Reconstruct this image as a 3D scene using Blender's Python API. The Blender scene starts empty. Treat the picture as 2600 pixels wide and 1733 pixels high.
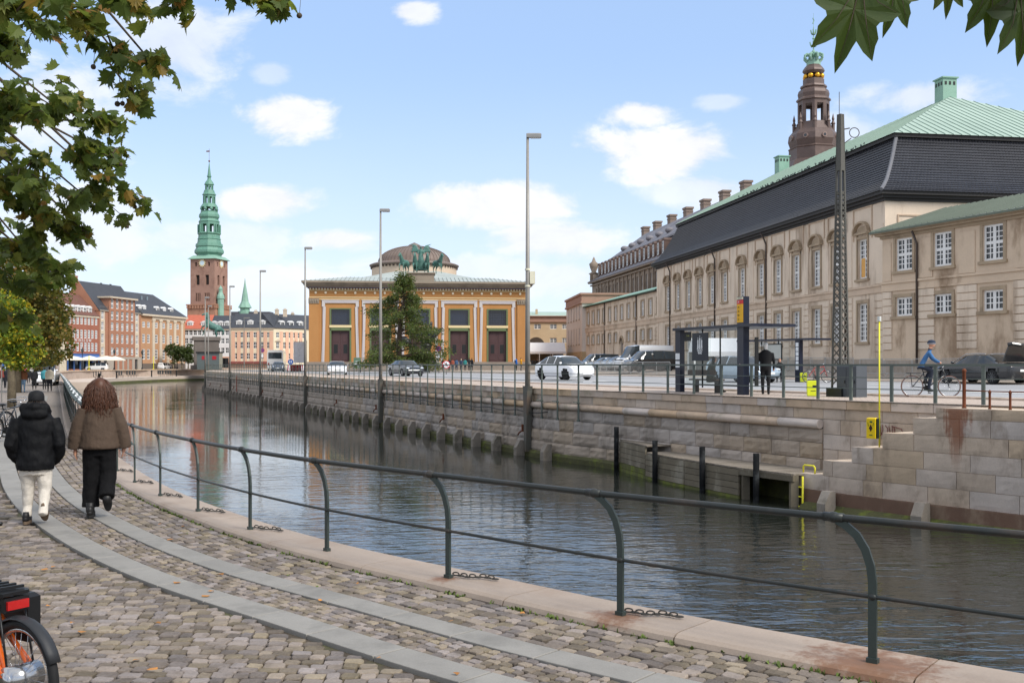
import bpy, bmesh, math, random
from mathutils import Vector, Matrix, noise as mnoise
random.seed(7)
R = math.radians
SC = bpy.context.scene
COL = SC.collection
# ------------------------------------------------------------------ camera
F, CX, HY, EYE = 2600.0, 1300.0, 925.0, 1.92     # focal length, centre and horizon in photo pixels, eye height
cam_d = bpy.data.cameras.new('camera')
cam_d.sensor_width = 36.0
cam_d.lens = 36.0 * F / 2600.0
cam_d.shift_y = (HY - 866.5) / 2600.0
cam_d.clip_start = 0.05
cam_d.clip_end = 5000
cam = bpy.data.objects.new('camera', cam_d)
COL.objects.link(cam)
cam.location = (0, 0, EYE)
cam.rotation_euler = (R(90), 0, 0)
SC.camera = cam
SC.cycles.use_denoising = True
SC.cycles.max_bounces = 6
SC.cycles.transparent_max_bounces = 12
SC.cycles.caustics_reflective = False
SC.cycles.caustics_refractive = False
SC.view_settings.view_transform = 'Standard'
SC.view_settings.look = 'None'
SC.view_settings.gamma = 1.0
SC.view_settings.exposure = 0.45
SC.view_settings.use_curve_mapping = False
# ------------------------------------------------------------------ sun and sky
SUN_DIR = Vector((0.62, -0.52, 0.80)).normalized()      # towards the sun
SUN_EL = math.asin(SUN_DIR.z)
SUN_AZ = math.atan2(SUN_DIR.x, SUN_DIR.y)
sd = bpy.data.lights.new('sun', 'SUN')
sd.energy = 2.7
sd.angle = R(22)
sd.color = (1.0, 0.95, 0.88)
so = bpy.data.objects.new('sun', sd)
COL.objects.link(so)
so.rotation_euler = SUN_DIR.to_track_quat('Z', 'Y').to_euler()
so.location = (20, -20, 60)

W = bpy.data.worlds.new('World')
SC.world = W
W.use_nodes = True
wt = W.node_tree
for n in list(wt.nodes): wt.nodes.remove(n)

class NT:
    """tiny helper to wire shader nodes"""
    def __init__(s, t): s.t = t
    def n(s, kind, **kw):
        nd = s.t.nodes.new(kind)
        for k, v in kw.items(): setattr(nd, k, v)
        return nd
    def l(s, a, b): s.t.links.new(a, b)
    def inp(s, sock, v):
        if isinstance(v, bpy.types.NodeSocket): s.l(v, sock)
        elif v is not None: sock.default_value = v
    def math(s, op, a, b=None, c=None, clamp=False):
        nd = s.n('ShaderNodeMath', operation=op, use_clamp=clamp)
        s.inp(nd.inputs[0], a); s.inp(nd.inputs[1], b); s.inp(nd.inputs[2], c)
        return nd.outputs[0]
    def vmath(s, op, a, b=None):
        nd = s.n('ShaderNodeVectorMath', operation=op)
        s.inp(nd.inputs[0], a); s.inp(nd.inputs[1], b)
        return nd.outputs[0]
    def noise(s, vec, scale, detail=4, rough=0.55, dist=0.0):
        nd = s.n('ShaderNodeTexNoise')
        s.inp(nd.inputs['Vector'], vec)
        nd.inputs['Scale'].default_value = scale; nd.inputs['Detail'].default_value = detail
        nd.inputs['Roughness'].default_value = rough; nd.inputs['Distortion'].default_value = dist
        return nd
    def mix(s, fac, a, b, blend='MIX'):
        nd = s.n('ShaderNodeMix', data_type='RGBA', blend_type=blend)
        s.inp(nd.inputs[0], fac); s.inp(nd.inputs[6], a); s.inp(nd.inputs[7], b)
        return nd.outputs[2]
    def ramp(s, fac, lo, hi):
        nd = s.n('ShaderNodeMapRange', interpolation_type='SMOOTHSTEP')
        s.inp(nd.inputs[0], fac); s.inp(nd.inputs[1], lo); s.inp(nd.inputs[2], hi)
        return nd.outputs[0]

def sky_world():
    k = NT(wt)
    tc = k.n('ShaderNodeTexCoord')
    d = tc.outputs['Generated']
    sky = k.n('ShaderNodeTexSky', sky_type='NISHITA')
    sky.sun_disc = False
    sky.sun_elevation = SUN_EL
    sky.sun_rotation = SUN_AZ
    sky.altitude = 0; sky.air_density = 1.0; sky.dust_density = 0.6; sky.ozone_density = 1.5
    sep = k.n('ShaderNodeSeparateXYZ'); k.l(d, sep.inputs[0])
    x, y, z = sep.outputs
    ysafe = k.math('MAXIMUM', y, 0.05)
    u = k.math('DIVIDE', x, ysafe); v = k.math('DIVIDE', z, ysafe)
    uv = k.n('ShaderNodeCombineXYZ'); k.l(u, uv.inputs[0]); k.l(k.math('MULTIPLY', v, 1.7), uv.inputs[1])
    n1 = k.noise(uv.outputs[0], 11.0, 8, 0.62, 0.3)
    n2 = k.noise(uv.outputs[0], 3.2, 5, 0.55, 0.2)
    wob = k.math('MULTIPLY_ADD', k.math('SUBTRACT', n1.outputs[0], 0.5), 1.9, k.math('MULTIPLY', k.math('SUBTRACT', n2.outputs[0], 0.5), 1.3))
    # the single clouds of the day, by their bearing and height: (u, v, half width, half height, density)
    clouds = [(735, 285, 135, 75, 1.0), (430, 110, 210, 190, .62), (690, 180, 70, 40, .35), (675, 505, 140, 60, 1.0),
              (1050, 25, 62, 36, .85), (1630, 285, 95, 50, .95), (1690, 370, 215, 85, 1.0), (1260, 510, 230, 85, .95),
              (1400, 600, 190, 70, .85), (860, 605, 120, 42, .9), (2330, 240, 230, 75, .6), (1100, 510, 60, 40, .75),
              (560, 600, 200, 60, .5), (1800, 480, 150, 60, .6), (200, 560, 220, 120, .6), (1150, 680, 380, 60, .55),
              (700, 720, 330, 60, .6), (1400, 700, 220, 60, .6), (120, 250, 260, 160, .7), (2150, 330, 140, 80, .45), (1830, 255, 70, 30, .4)]
    total = None
    for (px, py, rx, ry, dens) in clouds:
        du = k.math('DIVIDE', k.math('SUBTRACT', u, (px - CX) / F), rx * 1.25 / F)
        dv = k.math('DIVIDE', k.math('SUBTRACT', v, (HY - py) / F), ry * 1.3 / F)
        dv = k.math('MAXIMUM', dv, k.math('MULTIPLY', dv, 1.5))     # flat bases
        dv = k.math('MULTIPLY_ADD', k.math('LESS_THAN', dv, 0.0), k.math('MULTIPLY', dv, 0.5), dv) if False else dv
        dd = k.math('SQRT', k.math('ADD', k.math('MULTIPLY', du, du), k.math('MULTIPLY', dv, dv)))
        m = k.math('ADD', k.math('SUBTRACT', 1.0, dd), wob)
        m = k.math('MULTIPLY', k.ramp(m, 0.10, 0.60), dens)
        total = m if total is None else k.math('MAXIMUM', total, m)
    # the rest of the sky dome: broken cumulus of the same kind
    zs = k.math('ADD', k.math('MAXIMUM', z, 0.0), 0.12)
    pl = k.n('ShaderNodeCombineXYZ'); k.l(k.math('DIVIDE', x, zs), pl.inputs[0]); k.l(k.math('DIVIDE', y, zs), pl.inputs[1])
    g1 = k.noise(pl.outputs[0], 0.85, 7, 0.6, 0.3)
    gen = k.ramp(g1.outputs[0], 0.38, 0.55)
    au = k.math('ABSOLUTE', u)
    view = k.math('MULTIPLY', k.math('MULTIPLY', k.ramp(au, 0.75, 0.52), k.ramp(v, 0.55, 0.40)), k.math('GREATER_THAN', y, 0.06))
    mask = k.math('ADD', k.math('MULTIPLY', total, view), k.math('MULTIPLY', gen, k.math('SUBTRACT', 1.0, view)))
    # thin veil that thickens to the horizon
    veil = k.math('MULTIPLY', k.ramp(z, 0.30, 0.0), k.math('MULTIPLY_ADD', n2.outputs[0], 0.5, 0.35))
    shade = k.math('MULTIPLY_ADD', k.math('SUBTRACT', n1.outputs[0], 0.5), 0.55, 1.0)
    cl = k.n('ShaderNodeCombineXYZ')
    for i, c in enumerate((6.1, 6.15, 6.35)):
        k.l(k.math('MULTIPLY', shade, c), cl.inputs[i])
    base = k.mix(0.55, sky.outputs[0], (3.4, 4.8, 7.4, 1))
    c1 = k.mix(k.math('MINIMUM', veil, 0.6), base, (5.9, 6.4, 7.0, 1))
    c2 = k.mix(k.math('MINIMUM', mask, 0.96), c1, cl.outputs[0])
    bg = k.n('ShaderNodeBackground'); bg.inputs[1].default_value = 0.122
    k.l(c2, bg.inputs[0])
    out = k.n('ShaderNodeOutputWorld'); k.l(bg.outputs[0], out.inputs[0])
sky_world()

# ------------------------------------------------------------------ projection helpers (a pixel is only a direction)
def P(px, py, Y): return Vector(((px - CX) / F * Y, Y, EYE - (py - HY) / F * Y))
def PX(px, Y): return (px - CX) / F * Y
def ZH(py, Y): return EYE - (py - HY) / F * Y

# ------------------------------------------------------------------ materials
def c(h):
    h = h.lstrip('#')
    r = [int(h[i:i + 2], 16) / 255 for i in (0, 2, 4)]
    return tuple(v / 12.92 if v <= .04045 else ((v + .055) / 1.055) ** 2.4 for v in r) + (1.0,)
_mats = {}
def M(name, col='#808080', rough=.6, metal=0.0, var=.18, vs=3.0, bump=0.0, bs=25.0, orand=0.0, island=0.0, spec=.4,
      stain=None, stain_amt=.0, stain_scale=.6, streak=0.0, fine=0.10, fs=60.0, coat=0.0, hue=0.0, trans=0.0):
    if name in _mats: return _mats[name]
    m = bpy.data.materials.new(name); m.use_nodes = True
    t = m.node_tree; k = NT(t)
    b = t.nodes['Principled BSDF']
    base = c(col) if isinstance(col, str) else tuple(col) + ((1.0,) if len(col) == 3 else ())
    geo = k.n('ShaderNodeNewGeometry')
    pos = geo.outputs['Position']
    fac = k.math('SUBTRACT', k.noise(pos, vs, 5, .6).outputs[0], 0.5)
    val = k.math('MULTIPLY_ADD', fac, var * 2.6, 1.0)
    if fine:
        val = k.math('MULTIPLY_ADD', k.math('SUBTRACT', k.noise(pos, fs, 2, .5).outputs[0], .5), fine * 2.2, val)
    if orand:
        oi = k.n('ShaderNodeObjectInfo')
        val = k.math('MULTIPLY_ADD', k.math('SUBTRACT', oi.outputs['Random'], .5), orand * 2, val)
    if island:
        val = k.math('MULTIPLY_ADD', k.math('SUBTRACT', geo.outputs['Random Per Island'], .5), island * 2, val)
    hsv = k.n('ShaderNodeHueSaturation')
    hsv.inputs['Color'].default_value = base
    k.l(val, hsv.inputs['Value'])
    if hue:
        src = geo.outputs['Random Per Island'] if island else k.n('ShaderNodeObjectInfo').outputs['Random']
        wn = k.n('ShaderNodeTexWhiteNoise', noise_dimensions='1D'); k.l(src, wn.inputs['W'])
        k.l(k.math('MULTIPLY_ADD', k.math('SUBTRACT', wn.outputs[0], .5), hue, .5), hsv.inputs['Hue'])
        k.l(k.math('MULTIPLY_ADD', k.math('SUBTRACT', wn.outputs[0], .5), 0.9, 1.0), hsv.inputs['Saturation'])
    outc = hsv.outputs[0]
    if stain:
        sc_ = k.n('ShaderNodeVectorMath', operation='MULTIPLY'); k.l(pos, sc_.inputs[0])
        sc_.inputs[1].default_value = (1, 1, 1 - streak)
        sf = k.ramp(k.noise(sc_.outputs[0], stain_scale, 6, .65).outputs[0], .48, .70)
        outc = k.mix(k.math('MULTIPLY', sf, stain_amt), outc, c(stain))
    k.l(outc, b.inputs['Base Color'])
    b.inputs['Roughness'].default_value = rough
    b.inputs['Metallic'].default_value = metal
    b.inputs['Specular IOR Level'].default_value = spec
    b.inputs['Coat Weight'].default_value = coat
    b.inputs['Coat Roughness'].default_value = .05
    if trans: b.inputs['Transmission Weight'].default_value = trans
    if bump:
        bn = k.n('ShaderNodeBump'); bn.inputs['Strength'].default_value = 1.0
        bn.inputs['Distance'].default_value = bump
        k.l(k.noise(pos, bs, 6, .6).outputs[0], bn.inputs['Height'])
        k.l(bn.outputs[0], b.inputs['Normal'])
    _mats[name] = m
    return m

def mat_glass(name, tint='#20262c', rough=.06):
    """window glass seen from outside: dark room behind a reflecting pane"""
    if name in _mats: return _mats[name]
    m = bpy.data.materials.new(name); m.use_nodes = True
    k = NT(m.node_tree); b = m.node_tree.nodes['Principled BSDF']
    oi = k.n('ShaderNodeObjectInfo')
    hsv = k.n('ShaderNodeHueSaturation'); hsv.inputs['Color'].default_value = c(tint)
    k.l(k.math('MULTIPLY_ADD', oi.outputs['Random'], .9, .5), hsv.inputs['Value'])
    k.l(hsv.outputs[0], b.inputs['Base Color'])
    b.inputs['Roughness'].default_value = rough
    b.inputs['Specular IOR Level'].default_value = .7
    bn = k.n('ShaderNodeBump'); bn.inputs['Distance'].default_value = .02; bn.inputs['Strength'].default_value = .4
    k.l(k.noise(k.n('ShaderNodeNewGeometry').outputs['Position'], 1.3, 2).outputs[0], bn.inputs['Height'])
    k.l(bn.outputs[0], b.inputs['Normal'])
    _mats[name] = m
    return m

def mat_clear(name, tint='#dfe8e6', alpha=.03):
    """thin clear sheet (shelter panes, car glass)"""
    if name in _mats: return _mats[name]
    m = bpy.data.materials.new(name); m.use_nodes = True
    t = m.node_tree; k = NT(t)
    b = t.nodes['Principled BSDF']
    b.inputs['Base Color'].default_value = c(tint); b.inputs['Roughness'].default_value = .03
    tr = k.n('ShaderNodeBsdfTransparent'); tr.inputs[0].default_value = (.93, .96, .95, 1)
    fr = k.n('ShaderNodeFresnel'); fr.inputs[0].default_value = 1.45
    mx = k.n('ShaderNodeMixShader')
    k.l(k.math('ADD', fr.outputs[0], alpha, clamp=True), mx.inputs[0])
    k.l(tr.outputs[0], mx.inputs[1]); k.l(b.outputs[0], mx.inputs[2])
    k.l(mx.outputs[0], t.nodes['Material Output'].inputs[0])
    _mats[name] = m
    return m

# ------------------------------------------------------------------ mesh builder
class MB:
    def __init__(s): s.v = []; s.f = []; s.mi = []; s.cur = 0
    def add(s, vs, fs):
        o = len(s.v)
        s.v.extend([tuple(p) for p in vs])
        s.f.extend([tuple(i + o for i in f) for f in fs])
        s.mi.extend([s.cur] * len(fs))
        return s
    def box(s, x0, x1, y0, y1, z0, z1):
        return s.add([(x0, y0, z0), (x1, y0, z0), (x1, y1, z0), (x0, y1, z0), (x0, y0, z1), (x1, y0, z1), (x1, y1, z1), (x0, y1, z1)],
                     [(0, 3, 2, 1), (4, 5, 6, 7), (0, 1, 5, 4), (1, 2, 6, 5), (2, 3, 7, 6), (3, 0, 4, 7)])
    def cbox(s, x, y, z, sx, sy, sz): return s.box(x - sx / 2, x + sx / 2, y - sy / 2, y + sy / 2, z, z + sz)
    def bbox(s, x0, x1, y0, y1, z0, z1, b=.02):
        """box with chamfered top rim"""
        ring = lambda i, z: [(x0 + i, y0 + i, z), (x1 - i, y0 + i, z), (x1 - i, y1 - i, z), (x0 + i, y1 - i, z)]
        vs = ring(0, z0) + ring(0, z1 - b) + ring(b, z1)
        fs = [(0, 3, 2, 1), (8, 9, 10, 11)]
        for a in (0, 4):
            for i in range(4): fs.append((a + i, a + (i + 1) % 4, a + 4 + (i + 1) % 4, a + 4 + i))
        return s.add(vs, fs)
    def prism(s, poly, z0, z1):
        n = len(poly)
        vs = [(p[0], p[1], z0) for p in poly] + [(p[0], p[1], z1) for p in poly]
        return s.add(vs, [tuple(reversed(range(n))), tuple(range(n, 2 * n))] + [(i, (i + 1) % n, n + (i + 1) % n, n + i) for i in range(n)])
    def prism_y(s, poly, y0, y1):
        """polygon in x,z extruded along y"""
        n = len(poly)
        vs = [(p[0], y0, p[1]) for p in poly] + [(p[0], y1, p[1]) for p in poly]
        return s.add(vs, [tuple(range(n)), tuple(reversed(range(n, 2 * n)))] + [((i + 1) % n, i, n + i, n + (i + 1) % n) for i in range(n)])
    def prism_x(s, poly, x0, x1):
        """polygon in y,z extruded along x"""
        n = len(poly)
        vs = [(x0, p[0], p[1]) for p in poly] + [(x1, p[0], p[1]) for p in poly]
        return s.add(vs, [tuple(reversed(range(n))), tuple(range(n, 2 * n))] + [(i, (i + 1) % n, n + (i + 1) % n, n + i) for i in range(n)])
    def tube(s, path, r, n=8, cap=True, up=None, sq=None):
        path = [Vector(p) for p in path]
        m = len(path)
        rs = r if isinstance(r, (list, tuple)) else [r] * m
        vs, fs = [], []
        prev = None
        for i, p in enumerate(path):
            if i == 0: t = path[1] - path[0]
            elif i == m - 1: t = path[-1] - path[-2]
            else: t = (path[i + 1] - path[i]).normalized() + (path[i] - path[i - 1]).normalized()
            if t.length < 1e-9: t = Vector((0, 0, 1))
            t.normalize()
            if prev is None:
                a = Vector(up) if up else (Vector((0, 0, 1)) if abs(t.z) < .9 else Vector((1, 0, 0)))
            else: a = prev
            a = (a - t * a.dot(t)).normalized(); b = t.cross(a); prev = a
            for j in range(n):
                an = 2 * math.pi * (j + (.5 if n == 4 else 0)) / n
                ca, sa = math.cos(an), math.sin(an)
                q = (sq[0], sq[1]) if sq else (1, 1)
                vs.append(p + (a * ca * q[0] + b * sa * q[1]) * rs[i])
        for i in range(m - 1):
            for j in range(n):
                fs.append((i * n + j, i * n + (j + 1) % n, (i + 1) * n + (j + 1) % n, (i + 1) * n + j))
        if cap: fs += [tuple(reversed(range(n))), tuple(range((m - 1) * n, m * n))]
        return s.add(vs, fs)
    def bar(s, a, b, w, h=None, up=(0, 0, 1)):
        h = h or w
        return s.tube([a, b], .7071, 4, True, up=up if abs((Vector(b) - Vector(a)).normalized().dot(Vector(up))) < .95 else (1, 0, 0), sq=(h, w))
    def lathe(s, prof, cx=0, cy=0, n=24, a0=0.0):
        vs, fs = [], []
        m = len(prof)
        for (r, z) in prof:
            for j in range(n):
                an = a0 + 2 * math.pi * j / n
                vs.append((cx + r * math.cos(an), cy + r * math.sin(an), z))
        for i in range(m - 1):
            for j in range(n):
                fs.append((i * n + j, i * n + (j + 1) % n, (i + 1) * n + (j + 1) % n, (i + 1) * n + j))
        fs += [tuple(reversed(range(n))), tuple(range((m - 1) * n, m * n))]
        return s.add(vs, fs)
    def ell(s, ctr, r, n=10, m=7, rot=None):
        r = (r, r, r) if not isinstance(r, (list, tuple)) else r
        ctr = Vector(ctr); vs, fs = [], []
        for i in range(m + 1):
            ph = math.pi * i / m
            for j in range(n):
                an = 2 * math.pi * j / n
                p = Vector((r[0] * math.sin(ph) * math.cos(an), r[1] * math.sin(ph) * math.sin(an), -r[2] * math.cos(ph)))
                if rot: p = rot @ p
                vs.append(ctr + p)
        for i in range(m):
            for j in range(n):
                fs.append((i * n + j, i * n + (j + 1) % n, (i + 1) * n + (j + 1) % n, (i + 1) * n + j))
        return s.add(vs, fs)
    def loft(s, rings, cap=True):
        n = len(rings[0]); vs = [p for r in rings for p in r]; fs = []
        for i in range(len(rings) - 1):
            for j in range(n):
                fs.append((i * n + j, i * n + (j + 1) % n, (i + 1) * n + (j + 1) % n, (i + 1) * n + j))
        if cap: fs += [tuple(reversed(range(n))), tuple(range((len(rings) - 1) * n, len(rings) * n))]
        return s.add(vs, fs)
    def xf(s, mtx):
        s.v = [tuple(mtx @ Vector(p)) for p in s.v]
        return s
    def mesh(s, name='m', mats=None, smooth=False):
        me = bpy.data.meshes.new(name)
        me.from_pydata(s.v, [], s.f)
        for m in (mats if isinstance(mats, (list, tuple)) else [mats]):
            if m: me.materials.append(m)
        if s.cur or any(s.mi): me.polygons.foreach_set('material_index', s.mi)
        if smooth: me.polygons.foreach_set('use_smooth', [True] * len(me.polygons))
        me.update()
        return me
    def build(s, name, mats, parent=None, smooth=False, loc=None, rz=0.0):
        return O(name, s.mesh(name, mats, smooth), parent, loc, rz)

def O(name, me, parent=None, loc=None, rz=0.0, scale=None, rot=None):
    o = bpy.data.objects.new(name, me)
    COL.objects.link(o)
    if parent: o.parent = parent
    if loc is not None: o.location = loc
    if rot: o.rotation_euler = rot
    elif rz: o.rotation_euler = (0, 0, rz)
    if scale: o.scale = scale if isinstance(scale, (tuple, list)) else (scale,) * 3
    return o
def tag(o, label, cat, group=None, kind=None):
    if label: o['label'] = label
    if cat: o['category'] = cat
    if group: o['group'] = group
    if kind: o['kind'] = kind
    return o
def E(name, label, cat, loc=(0, 0, 0), rz=0.0, group=None, kind=None):
    o = O(name, None, None, loc, rz)
    o.empty_display_size = .3
    return tag(o, label, cat, group, kind)
def struct(o): o['kind'] = 'structure'; return o
def stuff(o): o['kind'] = 'stuff'; return o
def dup(o, parent=None, loc=None, rz=None):
    q = o.copy(); COL.objects.link(q); q.parent = parent
    if loc is not None: q.location = loc
    if rz is not None: q.rotation_euler = (0, 0, rz)
    for ch in list(o.children): dup(ch, q)
    return q
def organic(mb, mats, voxel, smooth=4, pick=None, disp=0.0, dscale=6.0, dfine=0.0):
    """weld overlapping tubes and lofts into one continuous skin"""
    t = bpy.data.objects.new('tmp', mb.mesh('tmp', None)); COL.objects.link(t)
    r = t.modifiers.new('r', 'REMESH'); r.mode = 'VOXEL'; r.voxel_size = voxel
    if smooth:
        sm = t.modifiers.new('s', 'SMOOTH'); sm.factor = .5; sm.iterations = smooth
    me = bpy.data.meshes.new_from_object(t.evaluated_get(bpy.context.evaluated_depsgraph_get()))
    bpy.data.objects.remove(t)
    if disp or dfine:
        for vx in me.vertices:
            a = mnoise.noise(Vector(vx.co) * dscale) * disp
            if dfine: a += mnoise.noise(Vector((vx.co.x * 30, vx.co.y * 30, vx.co.z * 14))) * dfine
            vx.co += vx.normal * a
    me.materials.clear()
    for m in (mats if isinstance(mats, (list, tuple)) else [mats]): me.materials.append(m)
    for p in me.polygons:
        p.use_smooth = True
        if pick: p.material_index = pick(p.center)
    return me

# ------------------------------------------------------------------ poly-line helpers
def catmull(pts, step):
    pts = [Vector(p) for p in pts]
    out = []
    for i in range(len(pts) - 1):
        p0 = pts[max(i - 1, 0)]; p1 = pts[i]; p2 = pts[i + 1]; p3 = pts[min(i + 2, len(pts) - 1)]
        n = max(1, int((p2 - p1).length / step))
        for j in range(n):
            t = j / n
            out.append(.5 * ((2 * p1) + (p2 - p0) * t + (2 * p0 - 5 * p1 + 4 * p2 - p3) * t * t + (3 * p1 - p0 - 3 * p2 + p3) * t ** 3))
    out.append(pts[-1])
    return out
class Line:
    """a 2-d curve walked by arc length; side() gives a point at an offset to the left of travel"""
    def __init__(s, pts, step=.25):
        s.p = [Vector(q[:2]) for q in catmull([tuple(p) + (0,) for p in pts], step)]
        s.s = [0.0]
        for a, b in zip(s.p, s.p[1:]): s.s.append(s.s[-1] + (b - a).length)
        s.len = s.s[-1]
    def _i(s, t):
        lo, hi = 0, len(s.s) - 2
        while lo < hi:
            m = (lo + hi + 1) // 2
            if s.s[m] <= t: lo = m
            else: hi = m - 1
        return lo
    def at(s, t, off=0.0):
        i = s._i(t); a, b = s.p[i], s.p[i + 1]
        l = max((b - a).length, 1e-9)
        q = a + (b - a) * ((t - s.s[i]) / l)
        if off:
            n = s.nrm(t); q = q + n * off
        return q
    def tan(s, t):
        d = s.p2(min(t + .3, s.len)) - s.p2(max(t - .3, 0)); return d.normalized()
    def p2(s, t):
        i = s._i(t); a, b = s.p[i], s.p[i + 1]
        return a + (b - a) * ((t - s.s[i]) / max((b - a).length, 1e-9))
    def nrm(s, t):
        d = s.tan(t); return Vector((-d.y, d.x))
    def ang(s, t):
        d = s.tan(t); return math.atan2(d.y, d.x)
    def near(s, p):
        p = Vector(p[:2]); best = (1e9, 0)
        for q, t in zip(s.p, s.s):
            d = (q - p).length_squared
            if d < best[0]: best = (d, t)
        return best[1]
    def px(s, px, off=0.0):
        """arc length where the line crosses the bearing of a photo column"""
        kk = (px - CX) / F; last = None
        n = 1500
        for i in range(n + 1):
            t = s.len * i / n
            q = s.at(t, off)
            if q.y <= .5: continue
            v = q.x / q.y - kk
            if last is not None and (v > 0) != (last[1] > 0): return last[0] + (t - last[0]) * last[1] / (last[1] - v)
            last = (t, v)
        return 0.0
# ------------------------------------------------------------------ lines of the place
WATER_Z = -2.2
KL = Line([(8.6, 2.4), (6.9, 3.3), (5.3, 4.25), (3.75, 5.27), (2.254, 6.40), (.806, 7.61), (-.557, 8.94), (-1.849, 10.23), (-2.959, 11.57), (-3.986, 13.0),
           (-4.988, 14.52), (-5.959, 16.17), (-6.9, 17.9), (-8.6, 21.2), (-11.0, 26), (-16.0, 37), (-32.5, 74), (-57, 128.6), (-72, 162)], .2)
WP = [(40, -10), (30, 3), (22.5, 13), (19, 17.5), (16, 22), (13.6, 25.1), (12.3, 26.8), (10.7, 28.9), (9.5, 30.9), (6.5, 36.3), (3.45, 41.9), (.98, 46.4), (-8.55, 68.8),
      (-18.1, 91.1), (-27.6, 113.5), (-37.1, 135.8), (-47.2, 159), (-54, 182), (-55.5, 190)]
WL = Line(WP, .5)
_ys = [(p.y, p.x) for p in WL.p] + [(215, -45), (235, 30), (260, 80), (300, 100), (400, 115), (5000, 140)]
_ys.sort()
def xw(y):
    if y <= _ys[0][0]: return _ys[0][1]
    lo, hi = 0, len(_ys) - 1
    while hi - lo > 1:
        m = (lo + hi) // 2
        if _ys[m][0] <= y: lo = m
        else: hi = m
    a, b = _ys[lo], _ys[hi]
    return a[1] + (b[1] - a[1]) * (y - a[0]) / max(b[0] - a[0], 1e-6)
def ss(t): t = max(0., min(1., t)); return t * t * (3 - 2 * t)
def gz(x, y):
    if y > 200: return 1.1
    d = x - xw(y)
    w = .42 if y < 95 else (.15 if y > 135 else .42 - .27 * (y - 95) / 40)
    return .85 + .004 * max(0, min(d, 25)) + ss((d - 25) / 10) * w
def at(px, Y, dz=0.0):
    x = PX(px, Y); return Vector((x, Y, gz(x, Y) + dz))

# ------------------------------------------------------------------ ground materials
def mat_setts(name, cols, scale, joint='#57504a', rot=0.0, bump=.01, rough=.85):
    m = bpy.data.materials.new(name); m.use_nodes = True
    t = m.node_tree; k = NT(t); b = t.nodes['Principled BSDF']
    pos = k.n('ShaderNodeNewGeometry').outputs['Position']
    mp = k.n('ShaderNodeMapping'); k.l(pos, mp.inputs[0]); mp.inputs['Rotation'].default_value = (0, 0, rot)
    br = k.n('ShaderNodeTexBrick'); k.l(mp.outputs[0], br.inputs[0])
    br.inputs['Scale'].default_value = scale; br.inputs['Mortar Size'].default_value = .02
    br.inputs['Color1'].default_value = c(cols[0]); br.inputs['Color2'].default_value = c(cols[1]); br.inputs['Mortar'].default_value = c(joint)
    n = k.noise(pos, .35, 6, .6)
    col = k.mix(.55, br.outputs[0], k.mix(n.outputs[0], c(cols[0]), c(cols[1])))
    n2 = k.noise(pos, 8, 4, .6)
    col = k.mix(k.math('MULTIPLY', k.ramp(n2.outputs[0], .5, .7), .25), col, c(joint))
    k.l(col, b.inputs['Base Color']); b.inputs['Roughness'].default_value = rough; b.inputs['Specular IOR Level'].default_value = .25
    bn = k.n('ShaderNodeBump'); bn.inputs['Distance'].default_value = bump
    k.l(k.math('SUBTRACT', k.noise(pos, 14, 3).outputs[0], br.outputs[1]), bn.inputs['Height']); k.l(bn.outputs[0], b.inputs['Normal'])
    _mats[name] = m
    return m
m_plaza = mat_setts('plaza_setts', ('#b9aea2', '#a89c8f'), 3.5, '#7b7268')
m_walk = mat_setts('walk_slabs', ('#c2b3a6', '#b3a396'), 1.6, '#857a70', .3)
m_farwalk = mat_setts('promenade_setts', ('#9c9288', '#857c74'), 3.5, '#5d564f', .5)
m_road = M('asphalt', '#9a9b9d', .8, var=.10, vs=.6, fine=.10, fs=40, bump=.003, bs=60, stain='#7a7a7c', stain_amt=.5, stain_scale=.25)
m_paint = M('road_paint', '#e6e6e2', .6, var=.15, vs=4, fine=.1)
m_dirt = M('joint_dirt', '#4a4238', .95, var=.35, vs=5, fine=.3, fs=60, stain='#5b6138', stain_amt=.75, stain_scale=1.6, bump=.006, bs=50)
m_granite = M('pink_granite', '#a99c8f', .8, var=.24, vs=1.2, bump=.012, bs=10, orand=.08, fine=.14, fs=45, stain='#6f675d', stain_amt=.75, stain_scale=.9, streak=.7, hue=.012)
m_granite_s = M('dressed_granite', '#bcac9c', .75, var=.22, vs=1.5, bump=.003, bs=30, orand=.07, fine=.16, fs=40, stain='#7d6d5e', stain_amt=.7, stain_scale=1.1, streak=.5, hue=.012)
m_cap = M('cap_granite', '#c2ae9b', .75, var=.2, vs=1.6, bump=.003, bs=25, orand=.10, fine=.12, fs=50, stain='#6d6a4c', stain_amt=.55, stain_scale=1.1, hue=.012)
m_mortar = M('mortar', '#a79c90', .9, var=.2, vs=3)
m_algae = M('algae_base', '#4a4a2b', .8, var=.35, vs=1.5, fine=.3, fs=20, stain='#6d7a20', stain_amt=.6, stain_scale=2.2, bump=.02, bs=8)
m_wood = M('grey_timber', '#857c70', .85, var=.22, vs=2.5, orand=.15, fine=.2, fs=30, bump=.004, bs=40, stain='#57503f', stain_amt=.6, stain_scale=1.6)
m_darkwood = M('wet_timber', '#6e6656', .8, var=.25, vs=1.5, orand=.18, fine=.2, fs=25, bump=.005, bs=30, stain='#aaa596', stain_amt=.55, stain_scale=1.2, streak=.5)
m_rail_g = M('rail_green_paint', '#59625d', .45, var=.12, vs=6, fine=.08)
m_dark = M('black_paint', '#1d1f20', .5, var=.2, vs=4)
m_rust = M('rust', '#6b3a22', .85, var=.3, vs=8, fine=.25, fs=50, bump=.003, bs=60)
m_steel = M('galvanised', '#8d8c87', .5, .55, var=.12, vs=2)
m_yellow = M('yellow_paint', '#e4dc2e', .45, var=.08, vs=5)

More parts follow.
